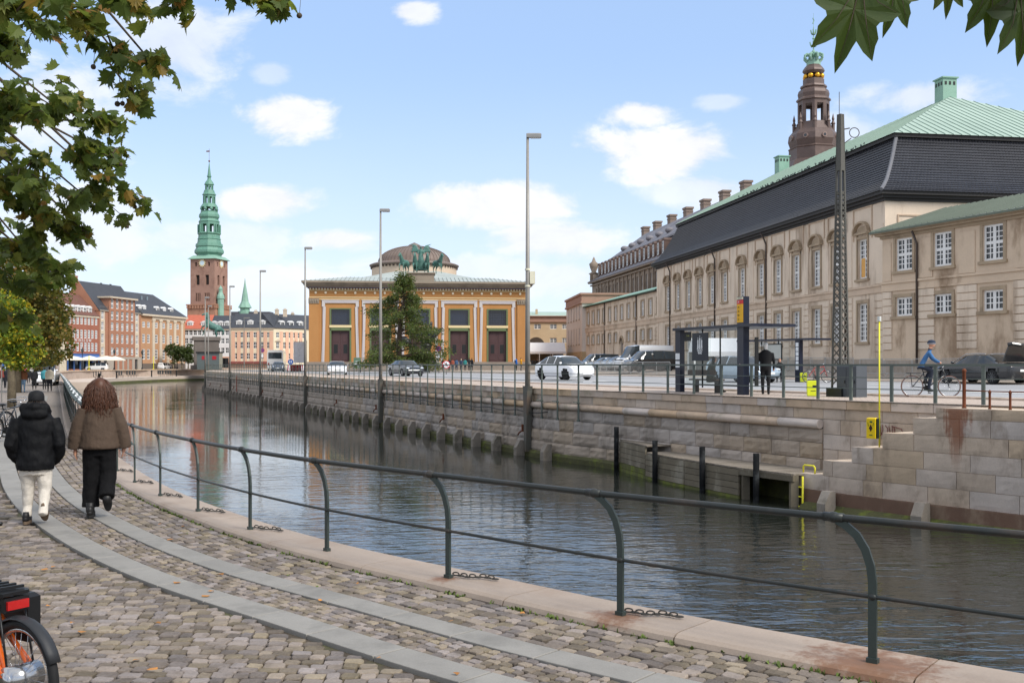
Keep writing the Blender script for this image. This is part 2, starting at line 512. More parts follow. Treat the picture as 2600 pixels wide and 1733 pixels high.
# ------------------------------------------------------------------ terrain
def right_bank():
    offs = [0, .8, 2, 4.4, 4.5, 8, 12, 18, 25, 26, 28, 30, 32, 34, 36, 40, 60, 120, 400, 2500]
    rows = [(p.y, p.x) for p in WL.p[::3]] + [(190, -55.5), (200, -52), (215, -45), (235, 30), (260, 80), (300, 100), (400, 115), (4500, 140)]
    rows = sorted(set(rows))
    mb = MB(); n = len(offs)
    vs = [(x + d - .12, y, gz(x + d, y)) for (y, x) in rows for d in offs]
    fs = [(i * n + j, i * n + j + 1, (i + 1) * n + j + 1, (i + 1) * n + j) for i in range(len(rows) - 1) for j in range(n - 1)]
    mb.add(vs, fs)
    return struct(mb.build('plaza', m_plaza))
right_bank()
def strip(name, d0, d1, y0, y1, lift, mat, step=3.0, nseg=4):
    ys = [y0 + (y1 - y0) * i / max(1, int((y1 - y0) / step)) for i in range(max(1, int((y1 - y0) / step)) + 1)]
    mb = MB(); n = nseg + 1
    vs = [(xw(y) + d0 + (d1 - d0) * j / nseg, y, gz(xw(y) + d0 + (d1 - d0) * j / nseg, y) + lift) for y in ys for j in range(n)]
    mb.add(vs, [(i * n + j, i * n + j + 1, (i + 1) * n + j + 1, (i + 1) * n + j) for i in range(len(ys) - 1) for j in range(nseg)])
    return mb.build(name, mat)
struct(strip('road', 4.6, 25.0, 3, 189, .004, m_road))
struct(strip('pavement', -.05, 4.3, 3, 189, .008, m_walk))
kerb = MB()
for d in (4.3, 25.0):
    ys = [3 + 2 * i for i in range(94)]
    pr = [(-.0, -.05), (0, .075), (.28, .085), (.28, -.05)]
    for y0, y1 in zip(ys, ys[1:]):
        vs = []
        for y in (y0, y1):
            for (a, h) in pr: vs.append((xw(y) + d + a, y, gz(xw(y) + d, y) + h))
        kerb.add(vs, [(1, 2, 6, 5), (0, 1, 5, 4), (2, 3, 7, 6)])
struct(kerb.build('road_kerb', m_cap))
mk = MB()
def dash(d, y0, y1, w=.14):
    vs = []
    ys = [y0 + (y1 - y0) * i / 4 for i in range(5)]
    for y in ys:
        for q in (d - w, d + w): vs.append((xw(y) + q, y, gz(xw(y) + q, y) + .010))
    mk.add(vs, [(2 * i, 2 * i + 1, 2 * i + 3, 2 * i + 2) for i in range(4)])
for y in range(18, 180, 9):
    dash(14.6, y, y + 4)
    dash(19.5, y + 4, y + 7)
for y in range(12, 180, 6): dash(8.2, y, y + 6, .12); dash(24.2, y, y + 6, .10)
for y in (33, 50, 62, 75): dash(11.5, y, y + 6, .25)
struct(mk.build('road_markings', m_paint))

FL = [(-72, 162), (-83, 189), (-91, 214), (-93, 234), (-92, 262), (-80, 289), (-50, 302), (40, 308), (75, 330), (90, 420), (100, 4500)]
def left_bank():
    near = [KL.at(t, -.05) for t in [KL.len * i / 160 for i in range(161)]]
    pts = [(p.x, p.y, -.06 if p.y < 150 else -.06 + .55 * ss((p.y - 150) / 20)) for p in near]
    pts += [(x, y, .5) for (x, y) in FL[1:-1]] + [(100, 4500, .5), (-3000, 4500, .5), (-3000, 400, .5), (-400, 160, .5), (-300, 60, -.045), (-60, -60, -.045), (12, -60, -.045)]
    mb = MB(); mb.add(pts, [tuple(range(len(pts)))])
    me = mb.mesh('promenade', m_farwalk)
    bm = bmesh.new(); bm.from_mesh(me); bmesh.ops.triangulate(bm, faces=bm.faces)
    for f in bm.faces:
        if f.normal.z < 0: f.normal_flip()
    bm.to_mesh(me); bm.free()
    return struct(O('promenade', me))
left_bank()

# ------------------------------------------------------------------ water
def water():
    m = bpy.data.materials.new('canal_water'); m.use_nodes = True
    t = m.node_tree; k = NT(t); b = t.nodes['Principled BSDF']
    b.inputs['Base Color'].default_value = (.02, .023, .019, 1)
    b.inputs['Roughness'].default_value = .03; b.inputs['IOR'].default_value = 1.75; b.inputs['Specular IOR Level'].default_value = .5
    pos = k.n('ShaderNodeNewGeometry').outputs['Position']
    mp = k.n('ShaderNodeMapping'); k.l(pos, mp.inputs[0])
    mp.inputs['Rotation'].default_value = (0, 0, R(-32)); mp.inputs['Scale'].default_value = (.62, 1.5, 1)
    a = k.noise(mp.outputs[0], 1.5, 3, .45, .6)
    b2 = k.noise(mp.outputs[0], 4.6, 3, .5, .4)
    sw = k.noise(pos, .10, 3, .5)              # gusts: calmer and rougher patches
    amp = k.ramp(sw.outputs[0], .36, .62)
    h = k.math('MULTIPLY_ADD', b2.outputs[0], .30, a.outputs[0])
    bn = k.n('ShaderNodeBump'); bn.inputs['Strength'].default_value = 1.0
    spx = k.n('ShaderNodeSeparateXYZ'); k.l(pos, spx.inputs[0])
    lee = k.math('MULTIPLY_ADD', k.ramp(spx.outputs[1], 48.0, 6.0), .88, .12)       # calmer further up the canal
    k.l(k.math('MULTIPLY', k.math('MULTIPLY_ADD', amp, .055, .026), lee), bn.inputs['Distance'])
    k.l(h, bn.inputs['Height']); k.l(bn.outputs[0], b.inputs['Normal'])
    mb = MB(); mb.add([(-140, -30, WATER_Z), (120, -30, WATER_Z), (120, 360, WATER_Z), (-140, 360, WATER_Z)], [(0, 1, 2, 3)])
    struct(mb.build('canal_water', m))
water()

# ------------------------------------------------------------------ near quay: kerb stones, setts, slabs
near_root = struct(E('near_pavement', 'cobbled quay pavement with two granite slab strips', None))
del near_root['label']
def ribbon(mb, o0, o1, z, t0, t1, step=.4):
    n = max(2, int((t1 - t0) / step)); vs = []
    for i in range(n + 1):
        t = t0 + (t1 - t0) * i / n
        for o in (o0, o1):
            q = KL.at(t, o); vs.append((q.x, q.y, z))
    mb.add(vs, [(2 * i, 2 * i + 1, 2 * i + 3, 2 * i + 2) for i in range(n)])
T_SETT = KL.near((-11.5, 27))          # setts are built one by one up to here
base = MB(); ribbon(base, .15, 14, -.028, 0, T_SETT)
stuff(base.build('joint_sand', m_dirt, near_root))
fp = MB(); ribbon(fp, .15, 40, -.004, T_SETT - .3, KL.len, 1.0); struct(fp.build('promenade', m_farwalk))

def sett_mesh(seed):
    rnd = random.Random(seed); n = 8
    cs = [(-.5, -.32), (-.36, -.5), (.36, -.5), (.5, -.34), (.5, .34), (.34, .5), (-.36, .5), (-.5, .33)]
    cs = [(x + rnd.uniform(-.035, .035), y + rnd.uniform(-.035, .035)) for x, y in cs]
    vs = [(x, y, -.05) for x, y in cs] + [(x, y, -.008) for x, y in cs] + [(x * .915, y * .90, rnd.uniform(-.004, .003)) for x, y in cs] + [(0, 0, rnd.uniform(-.002, .003))]
    fs = []
    for a in (0, 8):
        for i in range(n): fs.append((a + i, a + (i + 1) % n, a + 8 + (i + 1) % n, a + 8 + i))
    fs += [(16 + i, 16 + (i + 1) % n, 24) for i in range(n)]
    return vs, fs
SETT = [sett_mesh(i) for i in range(14)]
m_sett = M('sett_stone', '#7f756c', .85, var=.26, vs=6, island=.42, fine=.22, fs=55, bump=.004, bs=55, hue=.05, spec=.2, stain='#5e554b', stain_amt=.6, stain_scale=4)
m_sett_o = M('sett_stone_single', '#7f756c', .85, var=.26, vs=6, orand=.42, fine=.22, fs=55, bump=.004, bs=55, hue=.05, spec=.2, stain='#5e554b', stain_amt=.6, stain_scale=4)
def sm(v):
    mb = MB(); mb.add(*SETT[v]); return mb.mesh('sett', m_sett_o)
SETT_ME = [sm(i) for i in range(14)]
setts = []                    # (distance, x, y, rot, len, wid, tilt)
def put(x, y, rot, l, w):
    d = math.hypot(x, y)
    kx = x / y if y > .1 else 9
    if y < 4.4 or kx < -.58 or kx > .62: return
    setts.append((d, x, y, rot + random.gauss(0, .035), l, w, random.gauss(0, .0035)))
def band(o0, o1, rows, pitch, t1):
    """courses laid across the strip, following the kerb"""
    w = (o1 - o0) / rows
    for r in range(rows):
        t = random.uniform(0, pitch)
        while t < t1:
            l = pitch * random.uniform(.75, 1.3)
            q = KL.at(t + l / 2, o0 + (r + .5) * w)
            put(q.x, q.y, KL.ang(t), l * .93, w * .92)
            t += l
band(.22, .865, 6, .13, T_SETT)
band(1.15, 1.53, 5, .085, T_SETT * .9)
# the wide field: courses run across the quay, parallel to the picture plane near us
y = 4.4
while y < 25:
    rowh = random.uniform(.092, .118) * (1 if y < 12 else 1.25)
    wob = random.uniform(-.02, .02)
    x = -y * .6 - random.uniform(0, .15)
    while x < 6:
        l = random.uniform(.085, .155) * (1 if y < 12 else 1.25)
        xx, yy = x + l / 2, y + rowh / 2 + .05 * (x + .5 * y) * .35 + .03 * math.sin(x * 1.7)
        tt = KL.near((xx, yy)); q = KL.at(tt); nn = KL.nrm(tt)
        off = (xx - q.x) * nn.x + (yy - q.y) * nn.y
        if off < 1.845 + .32 * l: break
        if off < 12: put(xx, yy, .018, l * .93, rowh * .90)
        x += l
    y += rowh
setts.sort()
joined = MB()
for i, (d, x, y, rot, l, w, tz) in enumerate(setts):
    if i < 300:
        O('sett', SETT_ME[i % 14], near_root, (x, y, tz), rot=(random.gauss(0, .02), random.gauss(0, .02), rot), scale=(l, w, 1))
    else:
        ca, sa = math.cos(rot), math.sin(rot)
        vs, fs = SETT[i % 14]
        ti, tj = random.gauss(0, .025), random.gauss(0, .025)
        joined.add([(x + ca * a * l - sa * b * w, y + sa * a * l + ca * b * w, h + tz + ti * a * l + tj * b * w) for a, b, h in vs], fs)
stuff(joined.build('sett_field', m_sett, near_root))
m_slab = M('slab_granite', '#88857f', .75, var=.16, vs=2.5, orand=.07, fine=.14, fs=90, bump=.0015, bs=90, stain='#6b6964', stain_amt=.55, stain_scale=2.2)
for (o0, o1) in ((.872, 1.142), (1.535, 1.825)):
    t = .4
    while t < T_SETT * 2.2:
        l = .74
        mb = MB(); vs = []
        rim = []
        N = 4
        for i in range(N + 1):
            tt = t + .006 + (l - .012) * i / N
            rim.append((KL.at(tt, o0 + .004), KL.at(tt, o1 - .004)))
        loop = [a for a, b in rim] + [b for a, b in reversed(rim)]
        ctr = sum(loop, Vector((0, 0))) / len(loop)
        n = len(loop)
        vs = [(p.x, p.y, -.05) for p in loop] + [(p.x, p.y, .004) for p in loop] + [(ctr.x + (p.x - ctr.x) * .985, ctr.y + (p.y - ctr.y) * .985, .008) for p in loop]
        mb.add(vs, [(i + a, (i + 1) % n + a, (i + 1) % n + n + a, i + n + a) for a in (0, n) for i in range(n)] + [tuple(range(2 * n, 3 * n))])
        o = mb.build('paving_slab', m_slab, near_root)
        t += l
# kerb: long pale granite blocks with a rounded inner edge
near_wall = E('canal_kerb', 'pale rust stained granite kerb along the near canal edge', 'kerb')
m_kerb = M('kerb_granite', '#a09183', .7, var=.20, vs=1.1, orand=.05, fine=.12, fs=70, bump=.002, bs=40, stain='#8d7a6a', stain_amt=.62, stain_scale=.9)
def rust_kerb():
    """kerb stone with the rust that has run from the railing feet"""
    m = m_kerb.copy(); m.name = 'kerb_granite_rusted'
    k = NT(m.node_tree); b = m.node_tree.nodes['Principled BSDF']
    src = b.inputs['Base Color'].links[0].from_socket
    pos = k.n('ShaderNodeNewGeometry').outputs['Position']
    fac = None
    for (x, y, r_) in RUST:
        dv = k.vmath('DISTANCE', pos, (x, y, .06)) if False else None
        nd = k.n('ShaderNodeVectorMath', operation='DISTANCE'); k.l(pos, nd.inputs[0]); nd.inputs[1].default_value = (x, y, .06)
        dd = k.math('ADD', k.math('DIVIDE', nd.outputs['Value'], r_), k.math('MULTIPLY', k.math('SUBTRACT', k.noise(pos, 9, 6, .7).outputs[0], .5), 2.6))
        f = k.ramp(dd, 1.3, .35)
        fac = f if fac is None else k.math('MAXIMUM', fac, f)
    nn = k.noise(pos, 7, 4)
    col = k.mix(nn.outputs[0], c('#8f5b34'), c('#4a3020'))
    k.l(k.mix(k.math('MULTIPLY', fac, .8), src, col), b.inputs['Base Color'])
    return m
POST_T = [KL.near(p) for p in ((5.3, 4.25), (3.75, 5.27), (2.254, 6.40), (.806, 7.61), (-.557, 8.94), (-1.849, 10.23), (-2.959, 11.57), (-3.986, 13.0), (-4.988, 14.52), (-5.959, 16.17), (-6.9, 17.9))]
for i in range(26): POST_T.append(POST_T[-1] + 1.9)
RUST = []
for tpost, r_ in ((POST_T[2], .42), (POST_T[3], .20), (POST_T[4], .12)):
    q = KL.at(tpost, .05); RUST.append((q.x, q.y, r_))
m_kerb_r = rust_kerb()
prof = [(.20, -.05), (.205, .0), (.19, .035), (.155, .055), (.10, .06), (-.33, .06), (-.36, .045), (-.36, -.45), (-.36, -1.2), (-.36, -2.6)]
t = 0.0; i = 0
while t < KL.len - 2:
    l = random.uniform(1.5, 2.1) if t < 40 else 6.0
    mb = MB(); vs = []; N = 5; n = len(prof)
    for j in range(N + 1):
        tt = min(t + .006 + (l - .012) * j / N, KL.len)
        lift = 0.0
        for (o_, z_) in prof:
            q = KL.at(tt, o_); vs.append((q.x, q.y, z_ + lift))
    fs = [(j * n + a, j * n + a + 1, (j + 1) * n + a + 1, (j + 1) * n + a) for j in range(N) for a in range(n - 1)]
    fs += [tuple(range(n)), tuple(reversed(range(N * n, (N + 1) * n)))]
    mb.add(vs, fs)
    o = mb.build('kerb_stone', m_kerb_r, near_wall)
    t += l; i += 1
gap = MB(); ribbon(gap, -.34, .19, .03, 0, KL.len)
gap.build('bedding', m_dirt, near_wall)
# ------------------------------------------------------------------ far quay wall
def rock_unit(seed, rough):
    rnd = random.Random(seed); nx, nz = 6, 4
    vs, fs = [], []
    for j in range(nz + 1):
        for i in range(nx + 1):
            e = (i in (0, nx)) or (j in (0, nz))
            vs.append((i / nx, 0.0 if e else -rough * rnd.uniform(.35, 1.0), j / nz))
    for j in range(nz):
        for i in range(nx):
            a = j * (nx + 1) + i; fs.append((a, a + 1, a + nx + 2, a + nx + 1))
    o = len(vs)
    vs += [(0, .3, 0), (1, .3, 0), (1, .3, 1), (0, .3, 1)]
    c0, c1, c2, c3 = 0, nx, nz * (nx + 1) + nx, nz * (nx + 1)
    bot = list(range(0, nx + 1)); top = list(range(c3, c2 + 1))
    fs += [tuple(reversed(bot)) + (o, o + 1), tuple(top) + (o + 2, o + 3),
           tuple(j * (nx + 1) for j in range(nz, -1, -1))[::-1] + (o + 3, o), tuple(j * (nx + 1) + nx for j in range(nz, -1, -1)) + (o + 1, o + 2)]
    mb = MB(); mb.add(vs, fs); return mb
ROCK = [rock_unit(i, .065) for i in range(6)]
FLAT = [rock_unit(20 + i, .012) for i in range(4)]
ROCK_ME = [r.mesh('stone_block', m_granite) for r in ROCK]
FLAT_ME = [r.mesh('stone_block', m_granite_s) for r in FLAT]
capm = MB(); capm.bbox(0, 1, -.05, .42, 0, 1, .04)
CAP_ME = capm.mesh('cap_stone', m_cap)
tb = MB(); tb.tube([(0, 0, 0), (1, 0, 0)], .14, 12); TUBE_ME = tb.mesh('moulding_stone', m_cap, False)
for p in TUBE_ME.polygons: p.use_smooth = len(p.vertices) == 4
qw = E('quay_wall', 'pink granite quay wall with a rounded moulding across the canal', 'quay wall')
wall_list = []                       # (distance, mesh set, x, y, rz, length, z0, height)
def course(line, t0, t1, z0, z1, lens, off, mset, gap=.018):
    t = t0
    while t < t1 - .1:
        l = min(random.uniform(*lens), t1 - t)
        if t1 - t - l < .35: l = t1 - t
        # block spans t..t+l on the line; local x runs towards -travel, so it starts at t+l
        a = line.at(t + l - gap / 2, off); b = line.at(t + gap / 2, off)
        d = b - a
        wall_list.append((a.length, mset, a.x, a.y, math.atan2(d.y, d.x), d.length, z0 + gap / 2, z1 - z0 - gap))
        t += l
T_KINK = WL.px(1514); T_ST = WL.px(2090); T_END = WL.len
T_RIGHT = WL.near((24, 11))
# left part: rough courses below the moulding, dressed ones above
for (z0, z1) in ((-.46, -.02), (-.95, -.46), (-1.45, -.95), (-1.95, -1.45)): course(WL, T_ST, T_END, z0, z1, (.9, 1.9), .05 if z0 > -1 else .12, 'rock')
course(WL, T_ST, T_END, .27, .60, (1.0, 1.9), .0, 'flat')
course(WL, T_RIGHT, T_ST, .27, .60, (.7, 1.6), .0, 'flat')
for (z0, z1) in ((-.18, .27), (-.63, -.18), (-1.08, -.63), (-1.5, -1.08)): course(WL, T_RIGHT, T_ST, z0, z1, (.7, 1.5), .0, 'flat')
wall_list.sort(key=lambda w: w[0])
rest = {'rock': MB(), 'flat': MB()}
for i, (d, ms, x, y, rz, l, z0, h) in enumerate(wall_list):
    if i < 300:
        O('stone_block', (ROCK_ME if ms == 'rock' else FLAT_ME)[i % 4], qw, (x, y, z0), rz, (l, 1, h))
    else:
        mt = Matrix.Translation((x, y, z0)) @ Matrix.Rotation(rz, 4, 'Z') @ Matrix.Diagonal((l, 1, h, 1))
        src = (ROCK if ms == 'rock' else FLAT)[i % 4]
        rest[ms].add([mt @ Vector(v) for v in src.v], src.f)
stuff(rest['rock'].build('far_stone_blocks', m_granite, qw)); 
if rest['flat'].v: stuff(rest['flat'].build('far_dressed_blocks', m_granite_s, qw))
def sweep(mb, line, t0, t1, prof, step=1.5, flip=False):
    n = max(1, int((t1 - t0) / step)); m = len(prof); vs = []
    for i in range(n + 1):
        t = t0 + (t1 - t0) * i / n
        for (o_, z_) in prof:
            q = line.at(min(t, line.len), o_); vs.append((q.x, q.y, z_))
    fs = [(i * m + j, (i + 1) * m + j, (i + 1) * m + (j + 1) % m, i * m + (j + 1) % m) for i in range(n) for j in range(m)]
    fs += [tuple(range(m)), tuple(reversed(range(n * m, (n + 1) * m)))]
    mb.add(vs, fs)
bk = MB()
sweep(bk, WL, 0, T_END, [(-.03, .84), (-.03, -3), (-.5, -3), (-.5, .84)])
bk.build('wall_core', m_mortar, qw)
al = MB()
sweep(al, WL, T_ST, T_END, [(.20, -1.90), (.30, -2.0), (.34, -3), (-.02, -3), (-.02, -1.90)])
al.build('mossy_footing', m_algae, qw)
def unit_run(name, me, t0, t1, off, z, h, l0, fix=None):
    t = t0
    while t < t1 - .2:
        l = fix or random.uniform(*l0)
        l = min(l, t1 - t)
        a = WL.at(t + l - .008, off); b = WL.at(t + .008, off); d = b - a
        O(name, me, qw, (a.x, a.y, z), math.atan2(d.y, d.x), (d.length, 1, h))
        t += l
unit_run('cap_stone', CAP_ME, T_KINK, T_END, .02, .60, .27, (1.0, 1.7))
unit_run('cap_stone', CAP_ME, T_RIGHT, T_KINK, .02, .60, .235, (.9, 1.7))
POST_SP = 24.3 / 17
T_L1 = WL.near((.98, 46.4))
unit_run('moulding_stone', TUBE_ME, T_L1 - 3 * POST_SP + .0, T_END, .12, .12, 1, None, POST_SP)
unit_run('moulding_stone', TUBE_ME, T_ST, T_L1 - 3 * POST_SP, .12, .12, 1, None, 1.7)

# ------------------------------------------------------------------ railing on the far wall
fence = E('canal_railing', 'long grey green steel railing with hanging posts on the far quay wall', 'railing')
pm = MB()
pm.cbox(0, 0, -.42, .07, .05, 2.30); pm.cbox(0, 0, .30, .12, .10, .05); pm.cbox(0, 0, -.45, .13, .09, .08)
pm.cbox(0, .12, .34, .05, .3, .04)
POST_A = pm.mesh('post', m_rail_g)
pm = MB(); pm.cbox(0, 0, .8, .095, .05, 1.08)
POST_B = pm.mesh('post', m_rail_g)
t = T_L1 - 3 * POST_SP + .02
tl = []
while t < T_END:
    if not any(abs(t - (T_L1 + kk * 24.3)) < .3 for kk in range(8)):
        q = WL.at(t, .28); O('post', POST_A, fence, (q.x, q.y, 0), WL.ang(t))
    t += POST_SP
for px in (1516, 1574, 1633, 1695.7, 1762, 1832, 1908, 1989.5, 2077, 2160.7, 2264, 2375, 2497, 2635, 2790):
    t = WL.px(px, -.22); q = WL.at(t, -.22); O('post', POST_B, fence, (q.x, q.y, 0), WL.ang(t))
rl = MB()
sweep(rl, WL, T_RIGHT, T_L1 - 3 * POST_SP - .3, [(-.18, 1.875), (-.18, 1.935), (-.27, 1.935), (-.27, 1.875)])
rl.build('top_rail', m_rail_g, fence)
rl = MB()
sweep(rl, WL, T_L1 - 3 * POST_SP - .3, T_END, [(.33, 1.875), (.33, 1.935), (.23, 1.935), (.23, 1.875)])
rl.build('top_rail', m_rail_g, fence)
for z in (1.54, 1.21):
    rl = MB(); sweep(rl, WL, T_RIGHT, T_L1 - 3 * POST_SP - .3, [(-.21, z - .012), (-.21, z + .012), (-.235, z + .012), (-.235, z - .012)]); rl.build('mid_rail', m_rail_g, fence)
    rl = MB(); sweep(rl, WL, T_L1 - 3 * POST_SP - .3, T_END, [(.295, z - .012), (.295, z + .012), (.27, z + .012), (.27, z - .012)]); rl.build('mid_rail', m_rail_g, fence)
fk = MB()
rl = MB()
a = WL.at(T_L1 - 3 * POST_SP - .3, -.22); b = WL.at(T_L1 - 3 * POST_SP - .3, .28)
rl.bar((a.x, a.y, 1.905), (b.x, b.y, 1.905), .08, .06); rl.build('top_rail', m_rail_g, fence)

# timber fender posts at the waterline
tm = MB()
tm.prism_x([(-.30, -.75), (.12, -.75), (.12, .95), (-.10, .95), (-.30, .62)], -.15, .15)
FEND = tm.mesh('fender_post', M('fender_timber', '#8a8278', .85, var=.25, vs=2, orand=.12, fine=.2, fs=30, stain='#41402c', stain_amt=.7, stain_scale=1.4))
for i in range(-2, 52):
    t = T_L1 + .4 + i * 2.7
    if t > T_END - .5 or t < T_ST + 13: continue
    q = WL.at(t, .45)
    o = O('fender_post', FEND, None, (q.x, q.y, WATER_Z - .25), WL.ang(t) + math.pi)
    tag(o, 'grey timber fender post with sloping top against the far quay wall', 'fender', 'timber fenders along the far quay wall')
# rusty mooring irons on the wall
im = MB(); im.cbox(0, -.02, -.1, .12, .08, .34); im.tube([(0, -.06, -.05), (-.12, -.15, -.16), (-.30, -.12, -.26)], .035, 6)
IRON = im.mesh('mooring_iron', m_rust)
for px in (1128, 1330, 957, 856, 718, 668, 632, 595, 562, 535):
    t = WL.px(px, .2); q = WL.at(t, .24)
    tag(O('mooring_iron', IRON, None, (q.x, q.y, -1.05), WL.ang(t) + math.pi), 'small rusty mooring iron bolted to the granite quay wall', 'mooring iron', 'rusty irons on the quay wall')
# red ladder-like channel
t = WL.px(603, .2); q = WL.at(t, .3)
mb = MB()
for dx in (-.18, .18): mb.cbox(dx, 0, -2.1, .06, .06, 2.6)
for i in range(8): mb.cbox(0, 0, -1.9 + i * .3, .3, .04, .04)
tag(mb.build('quay_ladder', M('red_paint', '#8e4a38', .6), None, False, (q.x, q.y, 0), WL.ang(t)), 'dull red steel ladder fixed to the far quay wall', 'ladder')
# black hose slung under the moulding
mb = MB(); path = []
for i in range(0, 61):
    t = T_L1 - 2 + i * 24.3 / 30; q = WL.at(t, .30); path.append((q.x, q.y, -.14 - .10 * abs(math.sin(i * .75))))
mb.tube(path, .022, 6)
tag(mb.build('slung_hose', m_dark, None, True), 'thin black hose slung in loops beneath the wall moulding', 'hose')

# ------------------------------------------------------------------ lamps on the wall
def lamp_mesh():
    p = MB(); p.tube([(0, 0, .4), (0, 0, 5), (0, 0, 12.35)], [.125, .10, .06], 12); 
    s_ = MB(); s_.prism_y([(-.10, -2.0), (.10, -2.0), (.22, .75), (.26, .95), (-.26, .95), (-.22, .75)], -.13, .13)
    h = MB(); h.bbox(-.06, .62, -.11, .11, 12.16, 12.36, .05); 
    l = MB(); l.box(.14, .58, -.08, .08, 12.13, 12.158)
    return p.mesh('pole', M('lamp_steel', '#8f8c86', .5, .3, var=.2, vs=1.5, fine=.1), True), s_.mesh('sleeve', M('sleeve_iron', '#55554f', .6, var=.2, vs=2, stain='#6b4a35', stain_amt=.4, stain_scale=1.0)), h.mesh('lamp_head', M('lamp_head_grey', '#8b8b8a', .5)), l.mesh('lens', M('lamp_lens', '#c9c9c4', .3))
LP, LS, LH, LG = lamp_mesh()
def wall_lamp(x, y, ang, label):
    e = E('street_lamp', label, 'street lamp', (x, y, 0), 0, 'tall lamps along the far quay wall')
    O('pole', LP, e); O('sleeve', LS, e, rz=ang); h = O('lamp_head', LH, e); O('lens', LG, h)
    return e
for kk, dsc in enumerate(('tall slim lamp with a sensor box on its pole, beside the white electric car', 'tall slim grey lamp in front of the feathery tree and the black sedan',
                          'tall slim grey lamp at the left corner of the ochre museum', 'tall slim grey lamp in front of the pale peach building next to the white coach',
                          'tall slim grey lamp between the white house and the peach building', 'slim grey lamp in front of the bronze rider, second from the wall end',
                          'slim grey lamp in front of the bronze rider, last before the wall end')):
    t = T_L1 + kk * 24.3 if kk < 5 else (WL.near((-47.2, 159)) if kk == 5 else WL.near((-54, 182)))
    q = WL.at(t, .30)
    if kk == 6: q = Vector((PX(529, 181), 181))
    if kk == 5: q = Vector((PX(521, 158), 158))
    l = wall_lamp(q.x, q.y, WL.ang(t), dsc)
    if kk == 0:
        b_ = MB(); b_.box(.10, .34, -.1, .1, EYE + 3.65, EYE + 4.2); b_.lathe([(.125, EYE + 3.5), (.125, EYE + 3.58)], 0, 0, 12); b_.lathe([(.125, EYE + 4.25), (.125, EYE + 4.33)], 0, 0, 12)
        b_.build('sensor_box', M('cream_box', '#d9d6bf', .5), l)

# ------------------------------------------------------------------ stair block, deck
SP = [WL.at(t, 1.45) for t in [T_RIGHT + (T_ST + 1.2 - T_RIGHT) * i / 40 for i in range(41)]]
SLn = Line([(p.x, p.y) for p in SP], .3)
st = E('quay_stair', 'stepped granite stair with block parapet down to the timber deck', 'stair')
zs = [.82, .54, .10, -.34, -.79, -1.23, -1.68]
starts = [2376, 2318, 2240, 2162, 2089, 2029]
wall_list = []
for i in range(6):
    course(SLn, .2, SLn.px(starts[i]), zs[i + 1], zs[i], (.55, 1.5) if i else (.8, 1.2), 0, 'flat', .014)
for i, (d, ms, x, y, rz, l, z0, h) in enumerate(wall_list):
    O('stone_block', FLAT_ME[i % 4], st, (x, y, z0), rz, (l, 1, h))
core = MB()
for i in range(6):
    te = SLn.px(starts[i]) - .05
    n = 14; vs = []
    for j in range(n + 1):
        t = .2 + (te - .2) * j / n
        a = SLn.at(t, -.03); b = SLn.at(t, -1.42)
        for q in (a, b):
            for z in (zs[i + 1] - .02 if i < 5 else -3, zs[i] - .02): vs.append((q.x, q.y, z))
    fs = [(4 * j, 4 * j + 1, 4 * j + 5, 4 * j + 4) for j in range(n)] + [(4 * j + 1, 4 * j + 3, 4 * j + 7, 4 * j + 5) for j in range(n)] + [(4 * n, 4 * n + 1, 4 * n + 3, 4 * n + 2)]
    core.add(vs, fs)
core.build('step', M('step_granite', '#d3c2ae', .75, var=.12, vs=2, fine=.1, stain='#9b8c76', stain_amt=.4), st)
mb = MB(); sweep(mb, SLn, .2, SLn.px(2040), [(.10, -1.68), (.14, -3), (-.3, -3), (-.3, -1.68)]); mb.build('footing', M('footing_stone', '#6f5647', .85, var=.25, vs=1.2, fine=.2, stain='#9a8873', stain_amt=.6, stain_scale=1.2, streak=.5), st)
mb = MB(); sweep(mb, SLn, .2, SLn.px(2050), [(.16, -2.02), (.42, -2.25), (.42, -3), (0, -3), (.0, -2.02)], .5); mb.build('mossy_footing', m_algae, st)
for px in (2125, 2360):
    t = SLn.px(px); q = SLn.at(t, .35)
    tag(O('fender_post', FEND, None, (q.x, q.y, WATER_Z - .35), SLn.ang(t) + math.pi), 'grey timber fender post with sloping top below the granite stair', 'fender', 'timber fenders below the stair')
def rust_on(px0, px1, o, ztop, name):
    pass
